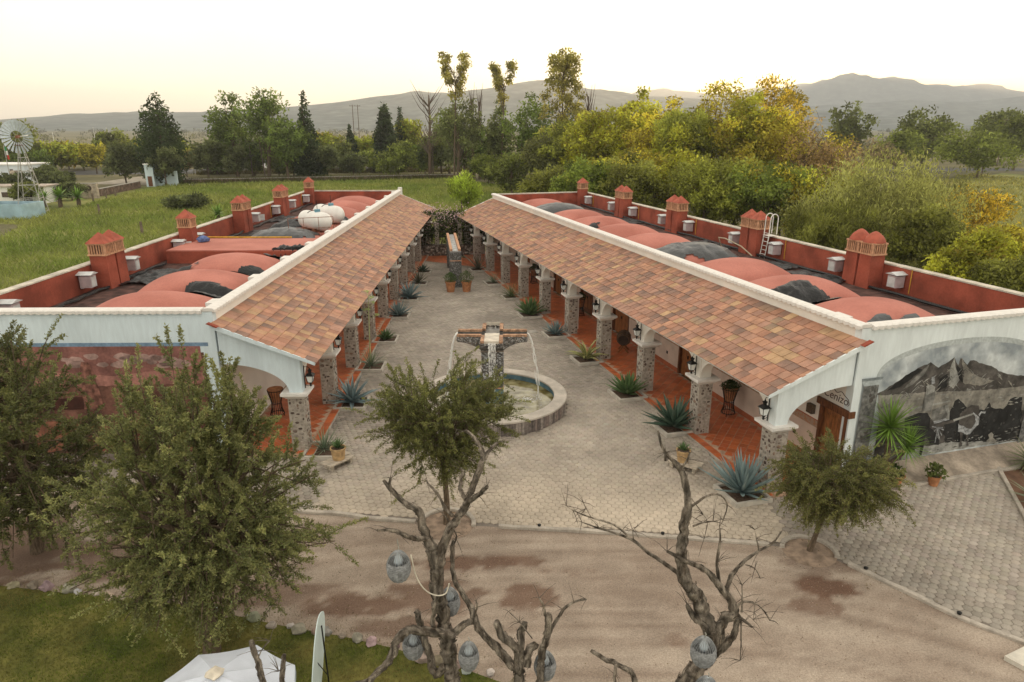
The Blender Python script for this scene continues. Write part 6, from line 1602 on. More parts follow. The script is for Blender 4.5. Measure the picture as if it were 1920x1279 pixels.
def rock(loc, s, seed, label):
    r = random.Random(seed); mb = MB(); n, m_ = 10, 6; V, F = [], []
    for i in range(m_ + 1):
        ph = math.pi * i / m_
        for k in range(n):
            a = 2 * math.pi * k / n; d = Vector((math.sin(ph) * math.cos(a), math.sin(ph) * math.sin(a), math.cos(ph)))
            q = 1 + .55 * mnoise.noise(d * 1.4 + Vector((seed, 0, 0))) + .12 * mnoise.noise(d * 3.1 + Vector((0, seed, 0)))
            V.append((d.x * s[0] * q, d.y * s[1] * q, d.z * s[2] * q))
    for i in range(m_):
        for k in range(n): F.append((i * n + k, i * n + (k + 1) % n, (i + 1) * n + (k + 1) % n, (i + 1) * n + k))
    c = r.choice(((.26, .20, .165), (.30, .25, .21), (.36, .33, .29), (.19, .15, .13), (.48, .45, .41))); mb.add(V, F, tuple(x * r.uniform(.85, 1.15) for x in c))
    o = mb.build('rock', ROCKM, None, smooth=True, loc=(loc[0], loc[1], s[2] * .55)); o.rotation_euler = (0, 0, r.random() * 3)
    tag(o, label, 'rock', 'rounded rocks edging the lawn')
EDGE = smooth_line([(-14.6, 16.02), (-13.82, 15.97), (-13.01, 15.86), (-12.19, 15.7), (-11.55, 15.7), (-10.3, 15.5), (-8.99, 15.31), (-7.2, 14.85), (-5.54, 14.34), (-5.1, 14.21), (-4.75, 14.15), (-4.13, 14.02), (-3.5, 13.83), (-2.82, 13.6), (-2.01, 13.26), (-0.98, 12.86), (-0.24, 12.55), (.6, 12.1)], 3)
rr = random.Random(17); acc = 0; last = EDGE[0]; k = 0
for p in EDGE[1:]:
    seg = math.dist(p, last); acc += seg; last = p
    if acc > .30:
        acc = 0; s = rr.uniform(.10, .19); rock((p[0] + rr.gauss(0, .05), p[1] + rr.gauss(0, .05)), (s, s * rr.uniform(.7, .95), s * rr.uniform(.6, .85)), k, 'rounded garden rock in the row edging the lawn'); k += 1
tag(MB().prism([(11.55, 13.25), (12.2, 12.3), (14, 12.9), (13.2, 14.0)][::-1], .0, .12).build('stone_slab', mat('pale_slab', (.62, .58, .50), .85, .1, 4, .2, 20), None, loc=(0, 0, .012)), 'pale stone slab at the bottom corner of the dirt yard', 'slab')
# small dark lamps set on the kerb
for k, (x, y) in enumerate(((9.95, 16.62), (11.42, 14.75), (0.85, 18.80), (4.6, 18.36))):
    mb = MB(); mb.lathe([(.05, 0), (.06, .05), (.03, .07)], 10); tag(mb.build('kerb_light', BLACK, None, loc=(x, y, .10)), ['small dark light on the kerb nearest the weeping tree', 'small dark light on the kerb nearest the pale slab', 'small dark light on the kerb nearest the fountain tree', 'small dark light on the straight kerb mid yard'][k], 'kerb light', 'small lights on the kerb')

# ------------------------------------------------------------------ grass
def blades(name, pts, hgt, wid, cols, label, seed, lean=.5, m_=None):
    rs_ = np.random.RandomState(seed); n = len(pts); a = rs_.rand(n) * 6.283; sd_ = np.c_[np.cos(a), np.sin(a), np.zeros(n)]
    tip = np.c_[rs_.randn(n, 2) * lean * hgt[:, None], hgt]
    B = np.c_[pts, np.full(n, 0.0)] if pts.shape[1] == 2 else pts
    V = np.stack([B - sd_ * wid[:, None] / 2, B + sd_ * wid[:, None] / 2, B + tip], axis=1).reshape(-1, 3)
    C = np.repeat(cols, 3, axis=0)
    o = link(name, np_mesh(name, V, np.arange(3 * n).reshape(n, 3), m_ or GRASS, C)); tag(o, label, 'grass', kind='stuff'); return o
rs_ = np.random.RandomState(77)
N = 80000; P = np.c_[rs_.uniform(-15, 2.5, N), rs_.uniform(10.5, 16.6, N)]; P = P[in_poly(P, LAWN)]
nz = np.array([mnoise.fractal(Vector((x * .5, y * .5, 0)), 1.0, 2.0, 4) for x, y in P]); n = len(P)
c = np.array((.115, .16, .020))[None] * (1 + .25 * rs_.randn(n, 1)) ; dry = np.clip(nz * 1.3 + .12 + np.clip((P[:, 1] - 13.6) * .10, -.2, .3), 0, .85)[:, None]; c = c * (1 - dry) + np.array((.24, .18, .07))[None] * dry
blades('lawn_grass', np.c_[P, np.full(n, .03)], .035 + .035 * rs_.rand(n), .010 + .008 * rs_.rand(n), np.clip(c, .005, 1), 'short lawn grass below the big olive green tree', 1)
# sparse dry fringe beyond the stones
N = 16000; P = np.c_[rs_.uniform(-14, 1.5, N), rs_.uniform(13, 16.9, N)]
ed = np.array(EDGE); yy = np.interp(P[:, 0], ed[:, 0], ed[:, 1]); P = P[(P[:, 1] > yy) & (P[:, 1] < yy + rs_.exponential(.35, N))]; n = len(P)
c = np.array((.20, .165, .07))[None] * (1 + .2 * rs_.randn(n, 1))
blades('dry_grass', np.c_[P, np.full(n, .01)], .04 + .04 * rs_.rand(n), .010 + .008 * rs_.rand(n), np.clip(c, .005, 1), 'dry grass fringe between the rocks and the dirt yard', 2)
TREES = [
    (-73.3, 150.0, 18.8, 8.6, 'column', 'dark', 'tall dark cone shaped tree rising left of the big tree group'),
    (-66.6, 172.0, 19.2, 12.0, 'round', 'green', 'left crown of the big tree group above the field'),
    (-57.6, 168.0, 20.2, 13.6, 'round', 'green', 'broad middle crown of the big tree group above the field'),
    (-50.5, 160.0, 14.3, 9.9, 'round', 'green', 'lower right crown of the big tree group beside the pine'),
    (-47.2, 165.0, 19.7, 7.1, 'conifer', 'dark', 'pointed pine right of the big tree group'),
    (-83.0, 152.0, 8.3, 10.1, 'mesq', 'grey', 'dark spreading mesquite left of the pale blue gatehouse'),
    (-71.5, 146.0, 8.0, 6.8, 'mesq', 'grey', 'dark mesquite standing before the pale blue gatehouse'),
    (-71.6, 167.0, 8.8, 8.5, 'mesq', 'grey', 'dark round mesquite right of the pale blue gatehouse'),
    (-63.8, 165.0, 7.5, 7.4, 'mesq', 'grey', 'grey green mesquite below the big tree group'),
    (-63.9, 175.0, 6.2, 5.9, 'mesq', 'olive', 'loose olive shrub beside the leaning utility pole'),
    (-78.9, 172.0, 6.1, 5.6, 'mesq', 'brown', 'brownish scrub between two mesquites behind the stone wall'),
    (-108.3, 185.0, 7.9, 7.1, 'round', 'yellow', 'bright yellow flowering tree left of the spreading mesquite'),
    (-120.0, 215.0, 10.3, 10.6, 'round', 'olive', 'dark round tree behind the bright yellow tree'),
    (-127.8, 205.0, 7.9, 11.1, 'round', 'gold', 'golden scrub tree right of the windmill rotor'),
    (-123.6, 235.0, 8.6, 10.9, 'round', 'yellowgreen', 'yellow green tree left of the cone shaped tree'),
    (-99.7, 215.0, 8.0, 10.0, 'round', 'yellowgreen', 'yellow green tree right of the cone shaped tree'),
    (-125.8, 180.0, 13.7, 15.3, 'round', 'olive', 'large tree behind the windmill at the picture edge'),
    (-117.4, 175.0, 5.8, 10.8, 'round', 'green', 'green tree behind the windmill tower'),
    (-88.3, 140.0, 3.7, 4.5, 'mesq', 'grey', 'small dark shrub in front of the road near the white building'),
    (-89.6, 135.0, 4.6, 6.3, 'mesq', 'grey', 'dark mesquite beside the white building'),
    (-89.9, 125.0, 3.5, 5.8, 'mesq', 'grey', 'mesquite at the picture edge before the white building'),
    (-44.8, 166.0, 7.7, 9.0, 'mesq', 'grey', 'round grey green bush at the end of the white road wall'),
    (-54.0, 215.0, 10.6, 10.0, 'round', 'yellowgreen', 'yellow green tree behind the round grey bush'),
    (-45.0, 200.0, 12.2, 5.9, 'conifer', 'dark', 'small dark cypress beside the twin poles'),
    (-41.0, 205.0, 9.2, 11.1, 'round', 'yellowgreen', 'yellow green tree between the two dark cypresses'),
    (-33.5, 190.0, 17.8, 5.6, 'column', 'dark', 'slim dark cypress left of the bare trees'),
    (-30.6, 198.0, 17.1, 5.5, 'conifer', 'dark', 'short dark conifer next to the slim cypress'),
    (-27.5, 172.0, 8.3, 11.7, 'round', 'olive2', 'round olive tree beside the road with trunk showing'),
    (-28.7, 200.0, 13.5, 10.8, 'round', 'yellowgreen', 'yellow green tree behind the round olive tree'),
    (-19.7, 170.0, 20.9, 10.5, 'bare', 'bare', 'bare grey tree left of the tallest slender eucalyptus'),
    (-12.3, 150.0, 26.2, 7.6, 'euc', 'euc', 'tallest slender eucalyptus with a forked tuft on top'),
    (-11.6, 152.0, 17.9, 12.9, 'round', 'euc2', 'dull green crown below the tallest eucalyptus'),
    (-8.9, 165.0, 19.3, 2.0, 'bare', 'bare', 'thin bare poplar right of the tallest eucalyptus'),
    (-7.6, 168.0, 19.0, 2.1, 'bare', 'bare', 'thin bare poplar left of the second eucalyptus'),
    (-2.4, 155.0, 25.0, 6.0, 'euc', 'euc', 'second slender eucalyptus with small leafy tuft'),
    (-2.9, 158.0, 17.5, 6.8, 'round', 'euc2', 'narrow lower crown below the second eucalyptus'),
    (2.7, 150.0, 18.1, 12.7, 'round', 'green', 'full green tree between the second and third eucalyptus'),
    (9.8, 135.0, 25.6, 9.6, 'euc3', 'euc', 'broadest eucalyptus with open crown against the sky'),
    (11.6, 138.0, 16.4, 11.7, 'round', 'euc2', 'lower grey green crown of the third eucalyptus group'),
    (15.0, 140.0, 19.3, 3.7, 'bare', 'bare', 'bare twiggy tree right of the broadest eucalyptus'),
    (-11.5, 172.0, 10.2, 12.0, 'mesq', 'grey', 'grey green tree at the end of the road behind the gap'),
    (-5.0, 150.0, 6.2, 8.1, 'round', 'olive2', 'olive bush behind the gap between the two wings'),
    (0.0, 125.0, 7.6, 8.7, 'round', 'olive', 'olive tree behind the right hand roof corner'),
    (4.8, 128.0, 9.1, 10.9, 'mesq', 'grey', 'grey thorn tree behind the far corner of the mural wing'),
    (9.1, 130.0, 11.1, 12.1, 'round', 'olive2', 'olive crown below the broadest eucalyptus'),
    (14.4, 122.0, 13.2, 12.3, 'round', 'yellowgreen', 'yellow green crown right of the broadest eucalyptus'),
    (20.5, 125.0, 16.1, 11.6, 'round', 'yellowgreen', 'tall yellow green tree with a pointed dark top'),
    (22.6, 110.0, 13.4, 10.2, 'round', 'ygold', 'yellow tinged tree behind the middle chimneys'),
    (25.3, 104.0, 12.6, 10.4, 'round', 'olive2', 'olive tree in the wood behind the ladder'),
    (30.2, 108.0, 17.3, 11.7, 'airy', 'ygold', 'airy yellow tree with bare upper twigs'),
    (33.3, 102.0, 14.2, 9.5, 'round', 'yellowgreen', 'yellow green tree in the wood right of the airy tree'),
    (40.4, 112.0, 16.5, 9.5, 'airy', 'gold', 'tree with bright golden leaves near the setting sun'),
    (54.8, 140.0, 19.9, 9.1, 'round', 'gold', 'sunlit golden crown in front of the bright ridge'),
    (39.7, 96.0, 11.7, 8.9, 'airy', 'purple', 'bare purplish tree right of the golden trees'),
    (42.0, 92.0, 9.9, 8.5, 'airy', 'purple', 'thin twiggy tree above the big olive bush'),
    (10.4, 92.0, 6.8, 9.2, 'round', 'yellowgreen', 'yellow green crown behind the farthest mural wing chimneys'),
    (15.5, 88.0, 8.0, 9.5, 'round', 'ygold', 'golden green crown behind the third double chimney'),
    (20.8, 84.0, 7.8, 9.7, 'round', 'yellowgreen', 'lower crown of the wood behind the ladder'),
    (25.2, 79.0, 7.7, 9.2, 'round', 'olive2', 'olive crown between ladder and nearest double chimney'),
    (29.4, 76.0, 7.3, 8.8, 'round', 'ygold', 'yellow crown left of the big olive bush'),
    (5.9, 98.0, 6.1, 9.1, 'round', 'olive', 'dark lower crown behind the far end of the mural wing'),
    (32.8, 64.0, 7.4, 14.3, 'willow', 'greyolive', 'huge grey olive bush behind the nearest double chimney'),
    (27.5, 60.0, 5.0, 7.0, 'willow', 'olive', 'dark olive bush behind the mural wing parapet'),
    (33.6, 56.0, 5.3, 6.5, 'round', 'olive', 'dark bush right of the huge grey olive bush'),
    (32.4, 48.0, 4.2, 5.6, 'round', 'yellowgreen', 'yellow green shrub close to the picture edge'),
    (38.9, 54.0, 4.3, 5.8, 'round', 'ygold', 'bright yellow green shrub in the sunny field'),
    (31.7, 43.0, 3.5, 4.0, 'round', 'olive', 'dark shrub just behind the mural wing end wall'),
    (107.1, 230.0, 18.7, 13.5, 'round', 'olive', 'lone dark tree on the plain right of the golden crown'),
    (102.5, 190.0, 10.6, 13.2, 'round', 'olive2', 'dull green tree at the far road'),
    (123.6, 215.0, 16.7, 19.9, 'round', 'olive', 'broad dark tree beyond the far road'),
    (111.7, 170.0, 11.5, 19.7, 'round', 'olive2', 'rounded olive tree at the far road with visible trunk'),
    (159.3, 235.0, 16.9, 21.8, 'round', 'olive', 'dark tree mass behind the rounded olive tree'),
    (141.2, 200.0, 17.2, 13.9, 'round', 'olive', 'dark tree cut by the picture edge at the plain'),
    (94.7, 185.0, 8.5, 12.9, 'airy', 'purple', 'leafless purplish shrub beside the far road'),
    (-7.1, 99.0, 5.6, 5.7, 'plume', 'lime', 'bright lime plume like young tree in the gap between roofs'),
    (-48.9, 105.0, 1.8, 6.8, 'mesq', 'grey', 'low spreading thorn shrub alone in the green field'),
]
# ------------------------------------------------------------------ trees beyond the wings
PAL = dict(dark=(.027, .038, .019), green=(.070, .092, .028), grey=(.068, .075, .042), olive=(.080, .088, .030), olive2=(.105, .118, .035), brown=(.10, .075, .045), yellow=(.19, .17, .03), gold=(.23, .175, .03),
           yellowgreen=(.155, .165, .032), ygold=(.195, .180, .035), euc=(.19, .165, .062), euc2=(.082, .090, .045), bare=(.12, .09, .07), purple=(.13, .098, .075), greyolive=(.120, .128, .066), lime=(.19, .225, .045))
def far_tree(x, y, H, w, kind, ck, label, seed):
    rs_ = np.random.RandomState(seed); r = random.Random(seed); col = np.array(PAL[ck]) * np.array((2.3, 2.4, 1.6))
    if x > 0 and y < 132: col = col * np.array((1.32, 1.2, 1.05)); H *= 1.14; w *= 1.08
    root = empty(dict(bare='bare_tree', conifer='conifer', column='cypress', euc='eucalyptus', euc3='eucalyptus', willow='olive_bush', plume='young_tree', mesq='mesquite').get(kind, 'tree'), (x, y, 0)); tag(root, label, 'tree')
    dist_ = math.hypot(x, y); ls = max(.12, dist_ / 1294 * (2.5 if not (x > 0 and y < 132) else 2.9)) * (1.0 if kind not in ('airy',) else .9)
    tw = max(.10, H * (.018 if not kind.startswith('euc') else .0055)); W2_ = w / 2
    tb = MB(); bend = r.uniform(-.03, .03) * H
    top = H * (.9 if kind in ('conifer', 'column', 'euc', 'euc3', 'bare') else .62)
    tb.tube([(0, 0, -.1), (bend * .4, 0, top * .35), (bend, r.uniform(-.3, .3), top * .7), (bend * .8, 0, top)], [tw * 1.3, tw, tw * .75, tw * .3], 7)
    tb.build('trunk', BARK, root, smooth=True)
    # clumps: (centre, radius)
    cl = []
    br = MB()
    if kind in ('round', 'mesq', 'airy', 'willow', 'plume'):
        z0 = dict(round=.12, mesq=.16, airy=.12, willow=.02, plume=.04)[kind] * H; hz = (H - z0) / 2; zc = z0 + hz
        n = dict(round=120, mesq=80, airy=120, willow=170, plume=90)[kind]
        lobes = [(r.uniform(-.5, .5), r.uniform(-.4, .4), r.uniform(-.35, .55), r.uniform(.5, .75)) for _ in range(5)] + [(0, 0, 0, .8)]
        k = 0
        while len(cl) < n and k < n * 40:
            k += 1; L_ = r.choice(lobes); d = unit(rs_.randn(3)); q = r.uniform(.55, 1.0) * L_[3]
            p = np.array(L_[:3]) + d * q
            if np.linalg.norm(p * np.array([1, 1, 1.0])) > 1.05: continue
            if kind == 'mesq' and p[2] < -.75: continue
            if kind == 'plume': p[2] = abs(p[2]) * 1.0 if r.random() < .6 else p[2]; p[:2] *= (1.05 - .45 * max(0, p[2]))
            cl.append((np.array([p[0] * W2_, p[1] * W2_, zc + p[2] * hz]), max(.22, W2_ * r.uniform(.10, .20))))
        for c, rad in cl[::6]:
            s0 = np.array([bend, 0, top * r.uniform(.3, .9)]); br.tube([s0.tolist(), ((s0 + c) / 2 + np.array([0, 0, .2])).tolist(), c.tolist()], [tw * .4, tw * .22, tw * .08], 4, cap=False)
    elif kind in ('conifer', 'column'):
        n = 70
        for i in range(n):
            t = (i + .5) / n; z = H * (.06 + .92 * t)
            wd = W2_ * ((1 - t) ** .8 if kind == 'conifer' else (math.sin(math.pi * min(1, .28 + .72 * t)) ** .7) * (1.05 if t < .6 else 1)) * r.uniform(.75, 1.05)
            a = i * 2.4; cl.append((np.array([math.cos(a) * wd * .72, math.sin(a) * wd * .72, z]), max(.22, wd * .42)))
    elif kind in ('euc', 'euc3'):
        n = 44 if kind == 'euc' else 90
        for i in range(n):
            t = r.random() ** .8; z = H * ((.68 if kind == 'euc' else .42) + (.31 if kind == 'euc' else .56) * t)
            if kind == 'euc': sgn = r.choice((-1, 1)); cx = sgn * W2_ * (.15 + .60 * t) * r.uniform(.5, 1.15)
            else: cx = W2_ * (1 - .62 * t) * r.uniform(-1, 1)
            c = np.array([cx + bend, r.uniform(-.5, .5) * W2_, z]); cl.append((c, r.uniform(.40, .80) * (1 if kind == 'euc' else 1.2)))
            if i % 2 == 0: br.tube([(bend, 0, z - H * .13), ((cx + bend) * .6, c[1] * .5, z - H * .05), c.tolist()], [tw * .45, tw * .3, tw * .12], 4, cap=False)
    elif kind == 'bare':
        for i in range(46):
            z = H * r.uniform(.25, .85); a = r.random() * 6.28; L_ = H * r.uniform(.10, .26); sp = min(1, w / H * 1.6)
            e = (bend + math.cos(a) * L_ * sp, math.sin(a) * L_ * sp, z + L_ * 1.1); br.tube([(bend * z / H, 0, z), ((e[0]) * .5, e[1] * .5, z + L_ * .45), e], [tw * .3, tw * .2, .02], 4, cap=False)
    if br.v: br.build('branches', BARK if kind != 'bare' else mat('bare_bark', (.13, .095, .075), .95, .2, 2), root)
    if kind == 'airy':
        tg = MB()
        for i in range(70):
            c, rad = r.choice(cl); d = np.array([r.gauss(0, .5), r.gauss(0, .5), 1.0]) * r.uniform(.6, 1.7); tg.tube([c.tolist(), (c + d * .6 + rs_.randn(3) * .1).tolist(), (c + d).tolist()], [.03, .02, .01], 3, cap=False)
        tag(tg.build('twigs', mat('bare_bark', (.13, .095, .075), .95, .2, 2), root), kind='stuff')
    if cl:
        PP, CC = [], []
        area = sum(4 * math.pi * rad * rad for _, rad in cl)
        per = dict(round=1.0 if not (x > 0 and y < 132) else 1.7, mesq=1.1, airy=.40 if ck != 'purple' else .14, willow=2.2, plume=1.3, conifer=1.5, column=1.6, euc=.85, euc3=.7)[kind]
        cap_ = dict(round=11000 if (x > 0 and y < 132) else 4000, mesq=4000, airy=3800 if ck != 'purple' else 1500, willow=22000, plume=7000, conifer=5000, column=6500, euc=2300, euc3=4600)[kind]
        want = sum(per * 4 * math.pi * rad * rad for _, rad in cl) / (ls * ls * .42); q_ = min(1.0, cap_ / want)
        if q_ < 1: ls *= min(1.7, (1 / q_) ** .5)
        for c, rad in cl:
            m = int(max(8, q_ * per * 4 * math.pi * rad * rad / ((ls * q_ ** .5 if q_ < 1 and ls > 0 else ls) ** 2 * .42)) if q_ >= 1 else max(8, cap_ * rad * rad / sum(z_[1] ** 2 for z_ in cl)))
            d = unit(rs_.randn(m, 3)); q = rad * (rs_.rand(m, 1) ** .5) * 1.45
            sq = np.array([1, 1, .8 if kind not in ('plume', 'willow') else 1.2])
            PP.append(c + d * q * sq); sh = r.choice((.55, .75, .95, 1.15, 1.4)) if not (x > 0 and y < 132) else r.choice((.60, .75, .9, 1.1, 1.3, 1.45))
            cc = col[None] * (sh * (1 + .20 * rs_.randn(m, 1))); 
            if ck in ('ygold', 'gold', 'yellowgreen'):
                y_ = (rs_.rand(m, 1) < (.30 if ck != 'yellowgreen' else .12)); cc = np.where(y_, np.array((.30, .235, .03))[None] * (1 + .2 * rs_.randn(m, 1)), cc)
            CC.append(cc)
        P = np.concatenate(PP); C = np.clip(np.concatenate(CC), .006, 1); m = len(P)
        D = unit(rs_.randn(m, 3) + (np.array([0, 0, 1.6])[None] if kind in ('plume', 'willow') else np.array([0, 0, -.4])[None] if kind.startswith('euc') else 0))
        V, F = leaf_quads(P, D, ls * (.8 + .7 * rs_.rand(m)) * (1.5 if kind in ('plume', 'willow') else 1.15), ls * (.45 + .4 * rs_.rand(m)) * (.6 if kind in ('plume', 'willow') else 1), rs_)
        V[:, 2] = np.maximum(V[:, 2], .02)
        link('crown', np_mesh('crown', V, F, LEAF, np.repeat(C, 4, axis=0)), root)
TREES += [
    (-89.6, 128.0, 4.4, 5.9, 'mesq', 'grey', 'dark mesquite behind the windmill tower before the white building'),
    (-85.4, 132.0, 3.8, 5.7, 'mesq', 'grey', 'dark mesquite right of the windmill tower'),
    (-77.9, 112.0, 3.2, 5.2, 'mesq', 'olive', 'leafy bush at the foot of the windmill beside the tank'),
    (-74.0, 118.0, 2.7, 4.6, 'mesq', 'grey', 'small mesquite left of the rubble wall'),
    (-56.6, 172.0, 4.1, 6.6, 'mesq', 'olive', 'small shrub between road and long stone wall'),
    (-39.4, 176.0, 5.2, 8.2, 'mesq', 'grey', 'dark round shrub left of the roadside olive tree'),
    (-120.6, 188.0, 8.5, 13.8, 'round', 'yellowgreen', 'yellow green tree left of the golden scrub tree'),
    (-120.5, 200.0, 6.4, 10.8, 'round', 'olive', 'olive bush between golden scrub and bright yellow tree'),
    (-92.5, 180.0, 6.3, 10.4, 'round', 'olive', 'olive bush at the foot of the cone shaped tree'),
    (-89.5, 188.0, 6.6, 10.2, 'round', 'yellowgreen', 'yellow green bush behind the gatehouse mesquites'),
    (-75.7, 182.0, 7.8, 12.7, 'round', 'green', 'green undergrowth left under the big tree group'),
    (-64.6, 178.0, 9.6, 15.1, 'round', 'green', 'green undergrowth under the middle of the big tree group'),
    (-54.2, 176.0, 8.7, 13.6, 'round', 'olive', 'olive undergrowth below the pointed pine'),
    (-60.3, 220.0, 9.0, 13.6, 'round', 'yellowgreen', 'yellow green tree right of the pointed pine'),
    (-45.2, 190.0, 7.6, 10.3, 'round', 'olive', 'olive bush left of the small dark cypress'),
    (-36.5, 192.0, 5.2, 10.4, 'round', 'olive2', 'olive bush beside the round olive tree'),
    (-22.3, 182.0, 8.6, 11.3, 'round', 'green', 'green bush under the bare grey tree'),
    (-17.5, 176.0, 11.4, 10.9, 'round', 'olive', 'olive tree under the tallest eucalyptus'),
    (-6.8, 168.0, 12.1, 11.7, 'round', 'green', 'green tree between the two slender eucalyptus trunks'),
    (6.6, 150.0, 12.1, 10.4, 'round', 'green', 'green tree left of the broadest eucalyptus trunk'),
    (-16.3, 185.0, 16.0, 10.0, 'round', 'green', 'green crown left of the tallest eucalyptus trunk'),
    (21.2, 140.0, 12.1, 10.8, 'round', 'olive2', 'olive crown between the wood and the broadest eucalyptus'),
          (9.6, 84, 7.2, 8.0, 'round', 'green', 'dark crown filling the wood behind the farthest mural wing chimney'), (15.0, 82, 7.6, 9.0, 'round', 'olive', 'low olive crown behind the far mural wing parapet'), (21.5, 78, 7.4, 9.0, 'round', 'olive2', 'low olive green crown behind the parapet left of the ladder'),
          (27.0, 74, 7.0, 9.5, 'round', 'green', 'low green crown behind the parapet near the ladder'), (31.5, 70, 7.0, 8.5, 'airy', 'yellowgreen', 'thin yellow green crown beside the huge grey olive bush'), (34.0, 100, 12.5, 12.0, 'round', 'ygold', 'tall golden green tree deep in the wood'), (43.0, 98, 10.0, 11.0, 'airy', 'ygold', 'pale golden tree above the huge grey olive bush'),
          (24.0, 104, 13.0, 12.0, 'round', 'yellowgreen', 'tall yellow green tree behind the third double chimney'), (46.5, 72, 5.5, 9.0, 'airy', 'gold', 'golden leaved shrub at the field edge right of the olive bush')]
for i, t in enumerate(TREES): far_tree(*t, 300 + i)

# wood and scrub on the far plain: reads as one mass
rs_ = np.random.RandomState(5); PP, CC, LSZ = [], [], []
for i in range(950):
    y = 250 + 1500 * rs_.rand() ** 1.8; x = rs_.uniform(-1, 1) * (y * .85 + 60); h = rs_.uniform(2.5, 6.5); w = rs_.uniform(2.5, 6.5)
    if 240 < y < 300 and abs(x) < 5: continue
    m = int(np.clip(70 * (300 / y), 22, 70)); d = unit(rs_.randn(m, 3)); p = np.array([x, y, h * .55]) + d * np.array([w, w, h * .5]) * (rs_.rand(m, 1) ** .4)
    PP.append(p); k = np.array([(.075, .082, .035), (.10, .11, .035), (.14, .14, .035), (.06, .07, .035)][rs_.randint(4)]); CC.append(k[None] * (1 + .2 * rs_.randn(m, 1))); LSZ.append(np.full(m, max(.9, y / 1294 * 2.6)))
P = np.concatenate(PP); P[:, 2] = np.maximum(P[:, 2], .2); C = np.clip(np.concatenate(CC), .006, 1); ls_ = np.concatenate(LSZ); m = len(P)
V, F = leaf_quads(P, unit(rs_.randn(m, 3)), ls_ * (.7 + .6 * rs_.rand(m)), ls_ * (.5 + .4 * rs_.rand(m)), rs_); V[:, 2] = np.maximum(V[:, 2], .02)
tag(link('distant_scrub', np_mesh('distant_scrub', V, F, LEAF, np.repeat(C, 4, axis=0))), 'distant scrub woodland covering the plain below the hills', 'woodland', kind='stuff')

# tall grass of the fields
def field(name, poly, N, seed, label, base, alt, hmul=1.0):
    rs_ = np.random.RandomState(seed); pl = np.array(poly); lo, hi = pl.min(0), pl.max(0)
    P = np.c_[rs_.uniform(lo[0], hi[0], N * 3), rs_.uniform(lo[1], hi[1], N * 3)]; P = P[in_poly(P, poly)]
    d = np.hypot(P[:, 0], P[:, 1]); P = P[rs_.rand(len(P)) < np.clip((48 / d) ** 1.2, .12, 1)][:N]; n = len(P); d = np.hypot(P[:, 0], P[:, 1])
    q = np.array([mnoise.fractal(Vector((x * .07, y * .07, seed)), 1.0, 2.0, 5) for x, y in P]); q2 = np.array([mnoise.noise(Vector((x * .5, y * .5, seed))) for x, y in P])
    t = np.clip(.5 + q * 1.1 + q2 * .35, 0, 1)[:, None]
    c = (np.array(base)[None] * (1 - t) + np.array(alt)[None] * t) * (1 + .18 * rs_.randn(n, 1))
    h = (.30 + .42 * rs_.rand(n) + .25 * np.clip(q2, 0, 1)) * hmul; w = np.maximum(.05, d / 1294 * 1.5) * (.7 + .7 * rs_.rand(n))
    blades(name, np.c_[P, np.zeros(n)], h, w, np.clip(c, .006, 1), label, seed, .7)
field('meadow_grass', [(-100, 92), (-62, 88), (-48, 55), (-36, 24), (-24.5, 24), (-24.5, 72), (-12, 74), (12, 74), (14, 120), (-14, 166), (-72, 150), (-70, 124), (-66, 104)], 150000, 11, 'tall green meadow grass left of the gas tank wing', (.19, .25, .050), (.30, .32, .085))
field('meadow_grass', [(26, 50), (60, 40), (125, 120), (120, 185), (60, 120)], 45000, 12, 'sunny meadow grass behind the huge grey olive bush', (.25, .265, .06), (.40, .36, .11))
# undergrowth hugging the mural wing and the road walls
def weeds(name, cx, N, seed, label, col, h=1.1):
    rs_ = np.random.RandomState(seed); P = np.array([cx[rs_.randint(len(cx))] for _ in range(N)], float) + rs_.randn(N, 2) * 1.1; c = np.array(col)[None] * (1 + .25 * rs_.randn(N, 1))
    blades(name, np.c_[P, np.zeros(N)], h * (.4 + .8 * rs_.rand(N)), .16 * (.6 + .8 * rs_.rand(N)), np.clip(c, .005, 1), label, seed, .5)
weeds('weeds', [W2('R', s_, -11.5) for s_ in range(0, 50)], 16000, 21, 'rough green weeds along the outer wall of the mural wing', (.09, .11, .03))
weeds('weeds', [(-72 + t * .56, 153.5 + t * .16) for t in range(100)], 9000, 22, 'rough weeds along the long low stone wall by the road', (.11, .11, .04), 1.2)
weeds('weeds', [(-80 + t * 1.2, 183 + t * .22) for t in range(80)], 9000, 23, 'yellowing scrub on the verge of the road', (.16, .14, .05), 1.5)
weeds('weeds', [(-36 + t * .2, 20 + t * .9) for t in range(28)], 9000, 24, 'lush yellow green weeds along the outer wall of the gas tank wing', (.17, .19, .03), .9)

# ------------------------------------------------------------------ far built things
def wall_thing(name, a, e, h, t, m_, label, cat='wall', stones=None):
    a, e = Vector((*a, 0)), Vector((*e, 0)); c = (a + e) / 2; rz = math.atan2(e.y - a.y, e.x - a.x); L_ = (e - a).length
    root = empty(name, (c.x, c.y, 0), rz); tag(root, label, cat)
    MB().box((0, 0, h / 2), (L_, t, h)).build('masonry', m_, root); MB().box((0, 0, h + .05), (L_ + .05, t + .1, .10)).build('coping', CONC, root); return root
STW = mat('dark_stone_wall', (.16, .11, .085), .95, .5, 1.6, .4, 4, fine=(5, .25)); CRW = mat('pale_rubble_wall', (.46, .39, .31), .95, .35, 2.2, .4, 5)
wall_thing('stone_wall', (-72.4, 152.5), (-14, 169.5), .85, .4, STW, 'long low dark stone wall between meadow and road')
wall_thing('stone_wall', (-73.3, 124.8), (-75.2, 142.4), 1.25, .45, STW, 'brown stone wall leading to the pale blue gatehouse')
wr = wall_thing('rubble_wall', (-76.5, 121.2), (-71.4, 121.4), 2.5, .5, CRW, 'pale rubble wall with a round opening')
